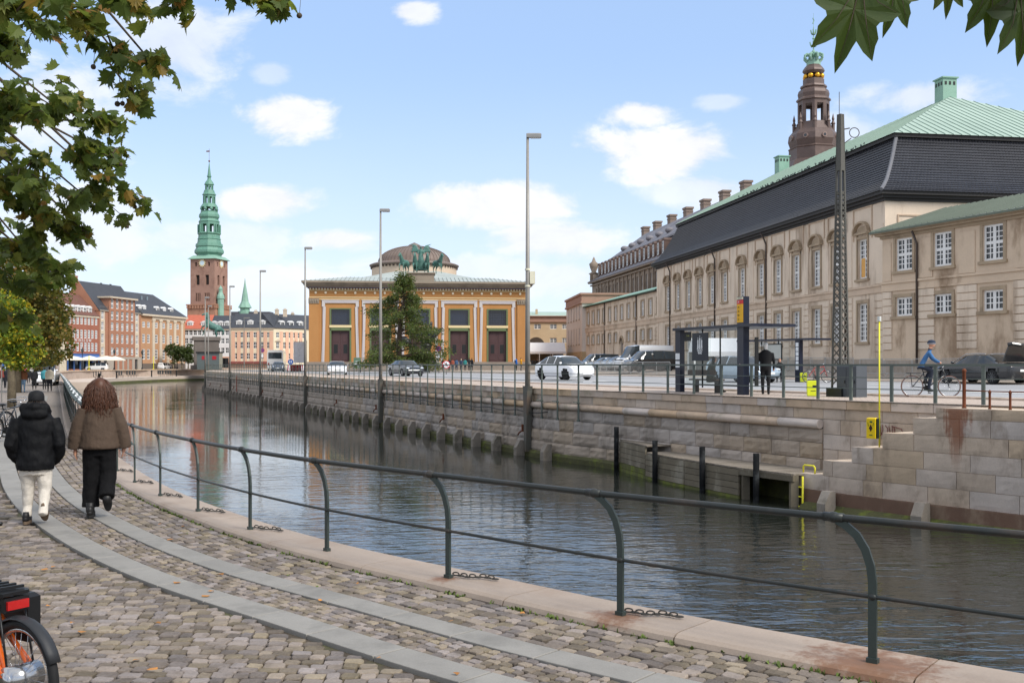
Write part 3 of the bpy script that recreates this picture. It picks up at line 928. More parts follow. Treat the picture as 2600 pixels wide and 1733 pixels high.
# rust run from the old stair railing down the parapet blocks (a stained skin on the stone)
def stain_mat():
    m = bpy.data.materials.new('rust_run'); m.use_nodes = True
    t = m.node_tree; k = NT(t); b = t.nodes['Principled BSDF']; b.inputs['Roughness'].default_value = .85
    tc = k.n('ShaderNodeTexCoord'); sp = k.n('ShaderNodeSeparateXYZ'); k.l(tc.outputs['Object'], sp.inputs[0])
    x, y, z = sp.outputs
    n = k.noise(tc.outputs['Object'], 6, 5, .65); mp = k.n('ShaderNodeMapping'); k.l(tc.outputs['Object'], mp.inputs[0]); mp.inputs['Scale'].default_value = (14, 1, 1.2)
    n2 = k.noise(mp.outputs[0], 1, 4, .6)
    wdt = k.math('MULTIPLY_ADD', z, .25, .48)                # narrower as it runs down
    a = k.math('SUBTRACT', 1.0, k.math('DIVIDE', k.math('ABSOLUTE', x), k.math('MAXIMUM', wdt, .08)))
    a = k.math('MULTIPLY_ADD', k.math('SUBTRACT', n2.outputs[0], .5), 2.4, k.math('MULTIPLY_ADD', k.math('SUBTRACT', n.outputs[0], .5), 1.2, a))
    f = k.math('MULTIPLY', k.ramp(a, .05, .6), k.ramp(z, -1.75, -.5))
    k.l(k.mix(n.outputs[0], c('#b0602a'), c('#74391d')), b.inputs['Base Color'])
    tr = k.n('ShaderNodeBsdfTransparent'); mx = k.n('ShaderNodeMixShader')
    k.l(k.math('MULTIPLY', f, .5), mx.inputs[0]); k.l(tr.outputs[0], mx.inputs[1]); k.l(b.outputs[0], mx.inputs[2]); k.l(mx.outputs[0], t.nodes['Material Output'].inputs[0])
    return m
t = SLn.px(2430); a = SLn.at(t, .022)
mb = MB(); mb.add([(-.55, 0, -1.7), (.55, 0, -1.7), (.55, 0, 0), (-.55, 0, 0)], [(0, 1, 2, 3)])
o = mb.build('rust_stain', stain_mat(), st, False, (a.x, a.y, .80), SLn.ang(t) + math.pi)
# graffiti tag on the stair's back wall
t = WL.px(2258); a = WL.at(t, .022); mb = MB()
g = [[(-.55, .12), (-.42, .13), (-.3, .02), (-.26, -.06)], [(-.3, .2), (-.26, .05), (-.28, -.1)], [(-.22, .2), (-.2, .02), (-.3, -.18)], [(-.3, -.12), (-.1, -.02), (-.05, -.14)], [(-.12, .18), (-.04, .1), (-.06, -.1)], [(.0, .16), (.04, .02), (0, -.16)],
     [(.1, .18), (.12, .0), (.04, -.16)], [(.16, .16), (.2, -.02), (.18, -.16)], [(.12, .16), (.4, .1), (.47, -.02), (.36, -.12), (.15, -.15)]]
for s_ in g:
    mb.tube([(x, 0, z) for x, z in s_], .011, 5)
tag(mb.build('graffiti_tag', M('graffiti_red', '#7a4a48', .8), None, False, (a.x, a.y, .02), WL.ang(t) + math.pi), 'small faded dark red graffiti tag on the granite above the stair', 'graffiti')

# deck
DK = Line([(4.2, 39.8), (5.05, 36.3), (6.1, 33.6), (7.05, 31.4), (8.15, 29.6)], .3)
deck = E('timber_deck', 'weathered timber landing deck below the granite quay wall', 'deck')
DZ = -1.24
dl = DK.len
nb = int(dl / .145)
for i in range(nb):
    t0 = dl * i / nb; t1 = dl * (i + 1) / nb - .012
    a0 = DK.at(t0); a1 = DK.at(t1)
    raised = .24 if t0 < dl * .26 else 0.0
    tb0 = WL.near(a0); b0 = WL.at(WL.near(a0), .08); b1 = WL.at(WL.near(a1), .08)
    # board runs from the front edge to the wall, square to the deck edge
    dirv = DK.nrm(dl * .5) * -1
    L = 2.25 if t0 > dl * .5 else 1.9
    pts = [a0, a1, a1 - dirv * L, a0 - dirv * L]
    mb = MB(); poly = [(p.x, p.y) for p in pts]
    ar = sum(poly[i_][0] * poly[(i_ + 1) % 4][1] - poly[(i_ + 1) % 4][0] * poly[i_][1] for i_ in range(4))
    if ar < 0: poly.reverse()
    mb.prism(poly, DZ - .05 + raised, DZ + raised + random.uniform(-.004, .004))
    mb.build('plank', m_wood, deck)
fr = dl * .80
for i in range(6):
    z1 = DZ - .07 - i * .20
    t0, t1 = 0, fr
    for (ta, tb_) in ((0, .26), (.26, .52), (.52, .80)):
        mb = MB(); n = 4; vs = []
        zt = z1 + (.24 if tb_ <= .26 else 0); 
        sweep(mb, DK, dl * ta + .02, dl * tb_ - .02, [(-.04, zt - .185), (-.04, zt), (.03, zt), (.03, zt - .185)], 1.0)
        mb.build('board', m_darkwood if i < 4 else M('mossy_board', '#5c5f35', .85, var=.35, vs=2, orand=.15, fine=.25, fs=20, stain='#7b8a1d', stain_amt=.7, stain_scale=2), deck)
mb = MB(); sweep(mb, DK, fr, dl, [(-.05, DZ - .22), (-.05, DZ - .055), (.05, DZ - .055), (.05, DZ - .22)]); mb.build('beam', m_darkwood, deck)
for ta in (.81, .99):
    q = DK.at(dl * ta, .12); mb = MB(); mb.cbox(q.x, q.y, -2.8, .22, .22, 1.55); mb.build('support_post', m_darkwood, deck)
mb = MB(); sweep(mb, DK, .2, dl, [(1.2, DZ - .12), (1.2, -3), (1.4, -3), (1.4, DZ - .12)]); mb.build('backing', m_algae, deck)
pile = MB(); pile.tube([(0, 0, -3), (0, 0, DZ + .5)], .095, 12)
PILE = pile.mesh('mooring_pile', M('tarred_pile', '#131517', .85, spec=.15, var=.4, vs=4, fine=.25, fs=25, stain='#4d5052', stain_amt=.4, stain_scale=3), True)
PLC = MB(); PLC.cbox(.22, .04, DZ, .2, .10, .42); PLCM = PLC.mesh('timber_post', m_wood)
for i, px in enumerate((1558, 1663, 1783, 1920)):
    t = DK.px(px, -.15); q = DK.at(t, -.15)
    tag(O('mooring_pile', PILE, None, (q.x, q.y, .24 if i == 0 else 0)), 'black tarred mooring pile standing against the timber deck front', 'pile', 'black piles along the deck')
# bathing ladder
q = SLn.at(SLn.px(2040), .2); an = SLn.ang(SLn.px(2040))
lad = E('bathing_ladder', 'bright yellow swimming ladder hanging into the water by the deck', 'ladder', (q.x, q.y, 0), an + math.pi)
mb = MB()
for dx in (-.17, .17): mb.tube([(dx, 0, -2.9), (dx, 0, -1.30)], .03, 8)
mb.build('side_rail', m_yellow, lad, True)
for i in range(5):
    mb = MB(); mb.tube([(-.17, 0, -1.62 - i * .28), (.17, 0, -1.62 - i * .28)], .022, 8); mb.build('rung', m_yellow, lad, True)
mb = MB(); mb.tube([(-.15, .35, -1.23), (-.15, .35, -1.06), (-.10, .35, -1.01), (.25, .35, -1.01), (.3, .35, -1.06), (.3, .35, -1.23)], .025, 8); mb.build('handle', m_yellow, lad, True)
# ------------------------------------------------------------------ building kit
g_dark = mat_glass('window_glass', '#272d33')
g_blue = mat_glass('window_glass_pale', '#6b7880', .08)
m_white = M('white_joinery', '#e4e4e2', .5, var=.05, vs=3, fine=.03)
def bframe(name, label, origin, u, cat='building'):
    return E(name, label, cat, origin, math.atan2(u[1], u[0]))
def holed(mb, x0, x1, z0, z1, holes, y=0.0, rev=.22, back=True):
    """wall face at y with real openings and their reveals"""
    xs = sorted({x0, x1, *[h[0] for h in holes], *[h[1] for h in holes]}); xs = [x for x in xs if x0 - 1e-6 <= x <= x1 + 1e-6]
    zs_ = sorted({z0, z1, *[h[2] for h in holes], *[h[3] for h in holes]}); zs_ = [z for z in zs_ if z0 - 1e-6 <= z <= z1 + 1e-6]
    for a, b in zip(xs, xs[1:]):
        for p, q in zip(zs_, zs_[1:]):
            mx, mz = (a + b) / 2, (p + q) / 2
            if any(h[0] < mx < h[1] and h[2] < mz < h[3] for h in holes): continue
            mb.add([(a, y, p), (b, y, p), (b, y, q), (a, y, q)], [(0, 1, 2, 3)])
    for (a, b, p, q) in holes:
        mb.add([(a, y, p), (b, y, p), (b, y, q), (a, y, q), (a, y + rev, p), (b, y + rev, p), (b, y + rev, q), (a, y + rev, q)],
               [(0, 4, 5, 1), (1, 5, 6, 2), (2, 6, 7, 3), (3, 7, 4, 0)])
def solid(mb, x0, x1, y0, y1, z0, z1):
    """the other three sides and the top of a block whose front is a holed wall"""
    mb.add([(x0, y0, z0), (x1, y0, z0), (x1, y1, z0), (x0, y1, z0), (x0, y0, z1), (x1, y0, z1), (x1, y1, z1), (x0, y1, z1)],
           [(1, 2, 6, 5), (2, 3, 7, 6), (3, 0, 4, 7), (4, 5, 6, 7)])
_wc = {}
def win_me(w, h, nx, nz, fr, mun, mat, arch=False, mull=None):
    key = (round(w, 2), round(h, 2), nx, nz, fr, mun, mat.name, mull)
    if key not in _wc:
        mb = MB()
        mb.box(0, fr, 0, .07, 0, h); mb.box(w - fr, w, 0, .07, 0, h); mb.box(fr, w - fr, 0, .07, 0, fr); mb.box(fr, w - fr, 0, .07, h - fr, h)
        iw, ih = w - 2 * fr, h - 2 * fr
        for i in range(1, nx):
            ww = fr * .8 if (mull and i in mull) else mun
            x = fr + iw * i / nx; mb.box(x - ww, x + ww, .004, .066, fr, h - fr)
        for j in range(1, nz):
            hh = fr * .7 if (j * 2 == nz) else mun
            z = fr + ih * j / nz; mb.box(fr, w - fr, .008, .062, z - hh, z + hh)
        g = MB(); g.add([(fr * .5, .05, fr * .5), (w - fr * .5, .05, fr * .5), (w - fr * .5, .05, h - fr * .5), (fr * .5, .05, h - fr * .5)], [(0, 1, 2, 3)])
        _wc[key] = (mb.mesh('window', mat), g.mesh('pane', g_dark))
    return _wc[key]
def win(b, x, z, w, h, nx=2, nz=4, fr=.08, mun=.022, mat=None, y=.14, glass=None, mull=None, name='window'):
    """x is the centre, z the sill height"""
    fm, gm = win_me(w, h, nx, nz, fr, mun, mat or m_white, False, mull)
    o = O(name, fm, b, (x - w / 2, y, z)); g = O('pane', gm, o)
    return o
_sc = {}
def surround(b, key, fn, mat, x, z, name='surround'):
    if key not in _sc:
        mb = MB(); fn(mb); _sc[key] = mb.mesh(name, mat)
    return O(name, _sc[key], b, (x, 0, z))
def hole(x, z, w, h): return (x - w / 2, x + w / 2, z, z + h)
def slope_quad(mb, a, b, c_, d, th=.12):
    a, b, c_, d = map(Vector, (a, b, c_, d)); n = (b - a).cross(d - a).normalized() * th
    mb.add([a, b, c_, d, a - n, b - n, c_ - n, d - n], [(0, 1, 2, 3), (7, 6, 5, 4), (0, 4, 5, 1), (1, 5, 6, 2), (2, 6, 7, 3), (3, 7, 4, 0)])

# ------------------------------------------------------------------ riding hall (long pale building, black tiled mansard, green copper top)
m_stucco = M('pale_stucco', '#d9c8b4', .85, var=.12, vs=.35, fine=.06, fs=8, bump=.004, bs=20, stain='#917b65', stain_amt=.7, stain_scale=.7, streak=.8)
m_stucco2 = M('stained_stucco', '#cfbaa2', .85, var=.16, vs=.4, fine=.06, fs=8, bump=.004, bs=20, stain='#7b6148', stain_amt=.8, stain_scale=.42, streak=.55)
m_trim = M('stone_trim', '#a8957d', .8, var=.18, vs=1.2, fine=.1, fs=12, stain='#6d6050', stain_amt=.5, stain_scale=.8)
m_tile = M('black_glazed_tile', '#37383d', .36, var=.25, vs=.5, fine=.35, fs=5, spec=.5)
m_copper = M('green_copper', '#9fb3a6', .6, var=.13, vs=.25, fine=.06, fs=5, stain='#8a9f92', stain_amt=.5, stain_scale=.18)
m_copper2 = M('bright_copper_green', '#83a796', .55, var=.15, vs=.5, stain='#5c8874', stain_amt=.4, stain_scale=.6)
m_blk = M('black_cornice', '#2c2b2b', .6, var=.2, vs=1)
m_pipe = M('downpipe_brown', '#4a3f38', .5)
U1 = Vector((.1624, -.9867)); C1 = Vector((25.5, 70.0)); L1 = 51.6
O1 = C1 - U1 * L1
def x1(px):
    k_ = (px - CX) / F
    return L1 - (C1.x - C1.y * k_) / (.1624 + .9867 * k_)
rh = bframe('riding_hall', 'long pale stucco hall with black tiled mansard and green copper roof', (O1.x, O1.y, 0), U1)
WH = 13.55; W1 = 26.6
up = [1695.8, 1721.3, 1748.5, 1777, 1807.8, 1840.5, 1885, 1932.8, 1976, 2022.5, 2074, 2124, 2191]
xs1 = [x1(p) for p in up]
hl = [hole(x, 8.05, 1.36, 2.8) for x in xs1] + [hole(x, 3.55, 1.36, 2.72) for x in xs1]
mb = MB(); holed(mb, 0, L1, .2, WH, hl, 0, .25); solid(mb, 0, L1, 0, W1, .2, WH)
mb.build('wall', m_stucco, rh)
def hood(mb):
    mb.box(-.84, -.70, -.07, 0, -.05, 3.15); mb.box(.70, .84, -.07, 0, -.05, 3.15); mb.box(-.84, .84, -.07, 0, 2.82, 3.0)
    mb.box(-.95, .95, -.16, 0, -.22, -.05)
    pts = [(1.02 * math.cos(a), 3.2 + .78 * math.sin(a)) for a in [math.pi * i / 12 for i in range(13)]]
    for (a, b) in zip(pts, pts[1:]): mb.bar((a[0], -.14, a[1]), (b[0], -.14, b[1]), .30, .14)
    mb.box(-1.15, 1.15, -.2, 0, 3.12, 3.28)
    pts = [(.8 * math.cos(a), 3.2 + .5 * math.sin(a)) for a in [math.pi * i / 10 for i in range(11)]]
    mb.prism_y([(p[0], p[1]) for p in reversed(pts)], -.05, -.01)
def archi(mb):
    mb.box(-.90, -.70, -.05, 0, -.02, 2.74); mb.box(.70, .90, -.05, 0, -.02, 2.74); mb.box(-.90, .90, -.05, 0, 2.74, 2.98); mb.box(-.98, .98, -.12, 0, -.2, -.02)
def panelf(mb):
    mb.box(-1.35, 1.35, -.07, 0, 1.0, 1.12); mb.box(-1.35, -1.25, -.07, 0, -1.2, 1.0); mb.box(1.25, 1.35, -.07, 0, -1.2, 1.0)
m_wood_board = M('plywood', '#d9a55c', .7)
for i, x in enumerate(xs1):
    w_ = win(rh, x, 8.05, 1.36, 2.8, 4, 8, .12, .028, y=.16, mull=(2,)); surround(w_, 'hood', hood, m_trim, .68, 0); w_.children[-1].location = (.68, -.18, 0)
    v_ = win(rh, x, 3.55, 1.36, 2.72, 4, 8, .12, .028, y=.16, mull=(2,)); surround(v_, 'archi', archi, m_trim, .68, 0); v_.children[-1].location = (.68, -.18, 0)
    surround(rh, 'panelf', panelf, M('panel_line', '#c0aa93', .85), x, 12.0, 'wall_panel')
    if i == 12:
        q = MB(); q.box(.2, .72, -.01, .045, .1, 1.45); q.build('board', m_wood_board, w_)
mb = MB(); mb.box(-.02, L1 + .08, -.09, .02, 6.88, 7.02); mb.box(-.02, L1 + .06, -.06, .02, 7.02, 7.32); mb.box(-.02, L1 + .1, -.13, .02, 7.32, 7.46); mb.build('belt_course', M('belt_stone', '#c9b49e', .85, var=.15, vs=.6, stain='#8f7b66', stain_amt=.5, stain_scale=.4), rh)
mb = MB(); mb.box(-.02, L1 + .08, -.12, .02, .2, 2.3); mb.box(L1, L1 + .12, -.12, W1, .2, 2.3); mb.build('plinth', M('grey_plinth', '#ab9e90', .85, var=.2, vs=.8, stain='#7a6c5c', stain_amt=.6, stain_scale=.7), rh)
# pilaster strips and banded blocks between the windows
mids = [(a + b) / 2 for a, b in zip(xs1, xs1[1:])]
bl = MB(); bl.box(-.5, .5, -.075, 0, 0, .42); BL = bl.mesh('banded_block', m_stucco)
for xm, wd in [(m_, min(1.0, (b - a - 2.1) / 1.0)) for m_, a, b in zip(mids, xs1, xs1[1:])] + [(.35, .7), (L1 - .75, 1.3)]:
    if wd < .25: continue
    for j in range(9): O('banded_block', BL, rh, (xm, 0, 2.34 + j * .5), 0, (wd, 1, 1))
    mb = MB(); mb.box(xm - wd * .42, xm + wd * .42, -.05, 0, 7.5, 11.6); mb.build('pilaster', m_stucco, rh)
for px in (1703, 1817, 1948, 2150):
    mb = MB(); x = x1(px); mb.tube([(x, -.12, 2.2), (x, -.12, 12.4), (x - .15, -.3, 13.0), (x - .15, -.55, 13.4)], .075, 8); mb.build('downpipe', m_pipe, rh, True)
# end face towards us: tall frames
for y0, y1 in ((.9, 2.6), (6.5, 11.5)):
    mb = MB()
    for (a, b, p, q) in ((y0, y1, 12.1, 12.2), (y0, y0 + .1, 10.2, 12.1), (y1 - .1, y1, 10.2, 12.1)): mb.box(L1, L1 + .06, a, b, p, q)
    mb.build('wall_panel', M('panel_line', '#c0aa93', .85), rh)
# cornice and mansard
mb = MB()
for (o_, z0, z1) in ((.12, 13.1, 13.3), (.32, 13.3, 13.5), (.55, 13.5, 13.78)): mb.box(-o_, L1 + o_, -o_, W1 + o_, z0 + .001, z1)
mb.build('cornice', m_blk, rh)
prof1 = [(-.62, 13.74), (-.25, 14.02), (.25, 14.55), (.75, 15.35), (1.2, 16.2), (1.6, 17.1), (2.0, 18.02)]
def prof_at(s):
    L = [0]
    for a, b in zip(prof1, prof1[1:]): L.append(L[-1] + math.hypot(b[0] - a[0], b[1] - a[1]))
    d = s * L[-1]
    for i in range(len(L) - 1):
        if d <= L[i + 1] + 1e-6:
            f = (d - L[i]) / (L[i + 1] - L[i]); return (prof1[i][0] + (prof1[i + 1][0] - prof1[i][0]) * f, prof1[i][1] + (prof1[i + 1][1] - prof1[i][1]) * f)
def tiled(parent, along, length, rows, name):
    """courses of pantiles: along(u, inset, z, out) -> point"""
    mb = MB(); nc = int(length / .27) * 2; vs = []
    for r in range(rows):
        for e in (0, 1):
            ins, z = prof_at(min(1, (r + e) / rows)); o_ = .055 if e == 0 else .0
            for i in range(nc + 1):
                w_ = .035 if i % 2 else -.02
                vs.append(along(i / nc, ins, z, o_ + w_))
    n = nc + 1
    mb.add(vs, [(r * n + i, r * n + i + 1, (r + 1) * n + i + 1, (r + 1) * n + i) for r in range(2 * rows - 1) for i in range(nc)])
    o = mb.build(name, m_tile, parent, False); return stuff(o)
tiled(rh, lambda u, i, z, o_: (i + u * (L1 - 2 * i), i - o_, z), L1, 22, 'roof_tiles')
tiled(rh, lambda u, i, z, o_: (L1 - i + o_, i + u * (W1 - 2 * i), z), W1, 22, 'roof_tiles')
mb = MB()
for (a, b, p, q) in (((2, 2), (.0, 0), 0, 0),): pass
rg = [(i, z) for i, z in prof1]
mb.tube([(L1 - i + .02, i - .02, z + .04) for i, z in prof1], .13, 8); mb.build('hip_ridge', M('hip_tile', '#6d6e73', .5, var=.2, vs=4), rh)
mb = MB(); mb.box(1.75, L1 - 1.75, 1.75, W1 - 1.75, 17.95, 18.2); mb.build('roof_break', m_blk, rh)
mb = MB(); A = 13.3; RZ = 24.2; B_ = 18.2; i0 = 1.6
rf = [(i0, i0, B_), (L1 - i0, i0, B_), (L1 - i0, W1 - i0, B_), (i0, W1 - i0, B_), (4.5, W1 / 2, RZ), (L1 - A, W1 / 2, RZ)]
mb.add(rf, [(0, 1, 5, 4), (1, 2, 5), (2, 3, 4, 5), (3, 0, 4)]); top = mb.build('copper_roof', m_copper, rh)
m_seam = M('copper_seam', '#8a9f93', .55)
for i in range(1, 88):
    x = i0 + (L1 - 2 * i0) * i / 88
    s_ = min(1, (x - i0) / (4.5 - i0), (L1 - i0 - x) / (A - i0))
    y1 = i0 + (W1 / 2 - i0) * s_; z1 = B_ + (RZ - B_) * s_
    if i % 2: continue
    q = MB(); q.bar((x, i0, B_ + .03), (x, y1, z1 + .02), .035, .06); q.build('seam', m_seam, top)
for i in range(1, 36):
    y = i0 + (W1 - 2 * i0) * i / 36
    s_ = min((y - i0), (W1 - i0 - y)) / (W1 / 2 - i0)
    q = MB(); q.bar((L1 - i0, y, B_ + .03), (L1 - i0 - (A - i0) * s_, y, B_ + (RZ - B_) * s_ + .02), .035, .06); q.build('seam', m_seam, top)
def cupola(x):
    q = MB(); y = W1 / 2
    q.box(x - .62, x + .62, y - .62, y + .62, RZ - 1.2, RZ + 1.55)
    q.box(x - .74, x + .74, y - .74, y + .74, RZ + 1.55, RZ + 1.66)
    cu = q.build('roof_vent', m_copper2, rh)
    for i in (-1, 0, 1):
        h_ = MB(); h_.box(x + i * .38 - .09, x + i * .38 + .09, y - .65, y - .625, RZ + 1.0, RZ + 1.28); h_.box(x + .625, x + .65, y + i * .38 - .09, y + i * .38 + .09, RZ + 1.0, RZ + 1.28); h_.build('vent_hole', m_dark, cu)
cupola(L1 - A - .6)
cupola(5.2)
for i in range(40):      # jackdaws and pigeons lined up on the roof break
    x = L1 - 6 - i * .62 + random.uniform(-.3, .3)
    q = MB(); q.ell((0, 0, .09), (.13, .07, .08), 6, 4); q.ell((.11, 0, .18), .05, 6, 4)
    if i == 0: BIRD = q.mesh('pigeon', M('pigeon_grey', '#33363c', .8), True)
    w_ = rh.matrix_world if False else None
    pw = O1 + U1 * x; nn = Vector((-U1.y, U1.x))
    pw = pw + nn * 1.72
    tag(O('pigeon', BIRD, None, (pw.x, pw.y, 18.2), random.uniform(0, 6)), 'small dark pigeon perched on the roof break of the long hall', 'bird', 'pigeons on the roof edge')

# ------------------------------------------------------------------ right wing in front of the hall
U2 = Vector((.385, -.923)); O2 = Vector((24.6, 68.0))
rw = bframe('side_wing', 'weathered stucco wing with square lower windows and grey green roof', (O2.x, O2.y, 0), U2)
def x2(px):
    k_ = (px - CX) / F; return (68 * k_ - O2.x) / (.385 + .923 * k_)
EV2 = 10.57
xs2 = [x2(2296), x2(2394), x2(2522), x2(2690), x2(2900)]
L2 = 22.0
hl = [hole(x, 8.0, 1.46, 2.1) for x in xs2] + [hole(x, 5.06, 1.46, 1.22) for x in xs2]
mb = MB(); holed(mb, 0, L2, .2, EV2, hl, 0, .25); solid(mb, 0, L2, 0, 11, .2, EV2); mb.build('wall', m_stucco2, rw)
def fr_a(mb):
    for (a, b, p, q) in ((-.93, -.73, -.02, 2.12), (.73, .93, -.02, 2.12), (-.93, .93, 2.12, 2.34)): mb.box(a, b, -.06, 0, p, q)
    mb.box(-1.02, 1.02, -.14, 0, -.2, -.02)
def fr_b(mb):
    for (a, b, p, q) in ((-.93, -.73, -.02, 1.24), (.73, .93, -.02, 1.24), (-.93, .93, 1.24, 1.44)): mb.box(a, b, -.06, 0, p, q)
    mb.box(-1.1, 1.1, -.18, 0, -.2, -.02)
for x in xs2:
    a = win(rw, x, 8.0, 1.46, 2.1, 4, 6, .13, .028, y=.10, mull=(2,)); s_ = surround(a, 'fra', fr_a, m_trim, .73, 0); s_.location = (.73, -.10, 0)
    a = win(rw, x, 5.06, 1.46, 1.22, 4, 3, .13, .032, y=.10, mull=(2,)); s_ = surround(a, 'frb', fr_b, m_trim, .73, 0); s_.location = (.73, -.10, 0)
mb = MB(); mb.box(-.05, L2, -.10, .02, 6.72, 6.86); mb.box(-.05, L2, -.05, .02, 6.86, 7.22); mb.box(-.05, L2, -.14, .02, 7.22, 7.36); mb.build('belt_course', m_stucco2, rw)
mb = MB(); mb.box(-.05, L2, -.12, .02, .2, 2.2); mb.build('plinth', M('grey_plinth'), rw)
for xm, wd in ((.5, .8), ((xs2[0] + xs2[1]) / 2 + .2, 1.5), ((xs2[1] + xs2[2]) / 2, 1.5), ((xs2[2] + xs2[3]) / 2, 1.5), ((xs2[3] + xs2[4]) / 2, 1.5)):
    for j in range(8): O('banded_block', BL, rw, (xm, 0, 2.9 + j * .48), 0, (wd, 1, 1))
    mb = MB(); mb.box(xm - wd * .4, xm + wd * .4, -.05, 0, 7.4, 9.9); mb.build('pilaster', m_stucco2, rw)
mb = MB(); x = x2(2332); mb.tube([(x, -.14, 2.0), (x, -.14, 9.6), (x - .15, -.4, 10.4)], .075, 8); mb.build('downpipe', m_pipe, rw, True)
mb = MB()
for (o_, z0, z1) in ((.12, 10.2, 10.38), (.35, 10.38, 10.52), (.55, 10.52, 10.66)): mb.box(-o_, L2, -o_, 11, z0 + .002, z1)
mb.build('cornice', m_trim, rw)
mb = MB(); slope_quad(mb, (-.6, -.65, 10.68), (L2, -.65, 10.68), (L2, 6, 12.7), (-.6, 6, 12.7)); mb.prism_x([(-.5, 10.6), (6, 12.6), (11, 10.6)], -.4, L2 - .1)
m_zinc = M('grey_green_zinc', '#6c766b', .5, .1, var=.15, vs=.5, fine=.05)
rr = mb.build('roof', m_zinc, rw)
for i in range(44):
    q = MB(); x = -.4 + i * .5; q.bar((x, -.65, 10.73), (x, 6, 12.75), .04, .07); q.build('seam', m_zinc, rr)
mb = MB(); mb.box(L1 + .06, L1 + .11, .25, 1.05, 5.0, 5.35); o = mb.build('street_sign', M('street_sign_blue', '#20304a', .5), None, False, (O1.x, O1.y, 0), math.atan2(U1.y, U1.x))
tag(o, 'small dark blue street name sign on the hall corner', 'sign')

# ------------------------------------------------------------------ lower wing beyond the hall
lw = bframe('low_wing', 'two storey stucco wing with green copper eave and arched door', (O1.x, O1.y, 0), U1)
L3 = 37.7; EV3 = 10.6
up3 = [1340 + q / 2.903 for q in (440, 476, 514, 553, 597, 641, 685, 735, 785, 839, 896, 955)]
xs3 = [x1(p) for p in up3]
hl = [hole(x, 7.96, 1.3, 1.85) for x in xs3] + [hole(x, 5.0, 1.25, 1.25) for i, x in enumerate(xs3) if i != 6] + [(xs3[6] - .75, xs3[6] + .75, 1.2, 5.6)]
mb = MB(); holed(mb, -L3, 0, .2, EV3, hl, .15, .25); solid(mb, -L3, 0, .15, 12, .2, EV3); mb.build('wall', m_stucco, lw)
def fr_c(mb):
    for (a, b, p, q) in ((-.82, -.65, -.02, 1.87), (.65, .82, -.02, 1.87), (-.82, .82, 1.87, 2.05)): mb.box(a, b, -.06, 0, p, q)
    mb.box(-.9, .9, -.12, 0, -.18, -.02)
def fr_d(mb):
    for (a, b, p, q) in ((-.8, -.63, -.02, 1.27), (.63, .8, -.02, 1.27), (-.8, .8, 1.27, 1.4)): mb.box(a, b, -.06, 0, p, q)
    mb.box(-.9, .9, -.12, 0, -.18, -.02)
for i, x in enumerate(xs3):
    a = win(lw, x, 7.96, 1.3, 1.85, 4, 6, .13, .03, y=.26, mull=(2,)); s_ = surround(a, 'frc', fr_c, m_trim, .65, 0); s_.location = (.65, -.13, 0)
    if i != 6:
        a = win(lw, x, 5.0, 1.25, 1.25, 4, 3, .13, .032, y=.26, mull=(2,)); s_ = surround(a, 'frd', fr_d, m_trim, .62, 0); s_.location = (.62, -.13, 0)
    for j in range(8):
        if i < 11: O('banded_block', BL, lw, ((x + xs3[i + 1]) / 2, .15, 2.4 + j * .5), 0, (.9, 1, 1))
mb = MB(); mb.box(xs3[6] - .7, xs3[6] + .7, .3, .36, 1.2, 4.6); mb.build('door', M('grey_door', '#8c8680', .6), lw)
mb = MB(); ps = [(xs3[6] + .95 * math.cos(a), 4.7 + .95 * math.sin(a)) for a in [math.pi * i / 10 for i in range(11)]]
for a, b in zip(ps, ps[1:]): mb.bar((a[0], .1, a[1]), (b[0], .1, b[1]), .2, .25)
mb.build('door_arch', m_trim, lw)
mb = MB(); mb.box(-L3, 0, .03, .17, 6.8, 7.32); mb.box(-L3, 0, -.02, .17, 7.32, 7.46); mb.build('belt_course', M('belt_stone'), lw)
mb = MB(); mb.box(-L3 - .3, -.03, -.25, 12, EV3, EV3 + .22); mb.build('cornice', m_blk, lw)
mb = MB(); slope_quad(mb, (-L3 - .3, -.4, EV3 + .2), (-.03, -.4, EV3 + .2), (-.03, 6, EV3 + 2.0), (-L3 - .3, 6, EV3 + 2.0)); mb.build('roof', m_copper2, lw)
for px in (1340 + 563 / 2.903, 1340 + 797 / 2.903):
    mb = MB(); x = x1(px); mb.tube([(x, .02, 1.5), (x, .02, EV3)], .08, 8); mb.build('downpipe', m_pipe, lw, True)
mb = MB(); mb.cbox(-9, 8, EV3 + 1.5, 3, 1.2, 3.0); mb.build('chimney', M('chimney_stone', '#8d7f6f', .9), lw)

# ------------------------------------------------------------------ plain block with slit windows
U4 = Vector((.0767, -.997)); C4 = Vector((10.75, 157)); O4 = C4 - U4 * 18.6
b4 = bframe('slit_window_block', 'pale plain block with two rows of narrow slit windows', (O4.x, O4.y, 0), U4)
m_b4 = M('pale_render', '#d3cac1', .85, var=.08, vs=.4, stain='#a3978a', stain_amt=.4, stain_scale=.3, streak=.6)
xs4 = [3.0, 6.3, 9.5, 12.6, 15.6]
hl = [hole(x, 9.0, .8, 2.2) for x in xs4] + [hole(x, 5.1, .8, 2.5) for x in xs4] + [hole(x, 1.6, 1.0, 1.6) for x in xs4]
mb = MB(); holed(mb, 0, 18.6, .3, 12.0, hl, 0, .4); solid(mb, 0, 18.6, 0, 26, .3, 12.0); mb.build('wall', m_b4, b4)
for x in xs4:
    win(b4, x, 9.0, .8, 2.2, 1, 2, .08, .02, mat=m_b4, y=.3); win(b4, x, 5.1, .8, 2.5, 1, 2, .08, .02, mat=m_b4, y=.3); win(b4, x, 1.6, 1.0, 1.6, 2, 2, .08, .02, y=.3)
    for z in (8.85, 4.95):
        q = MB(); q.box(x - .5, x + .5, -.12, 0, z, z + .15); q.build('sill', m_trim, b4)
mb = MB(); mb.box(-.06, 18.66, -.06, 26, .3, 3.9); 
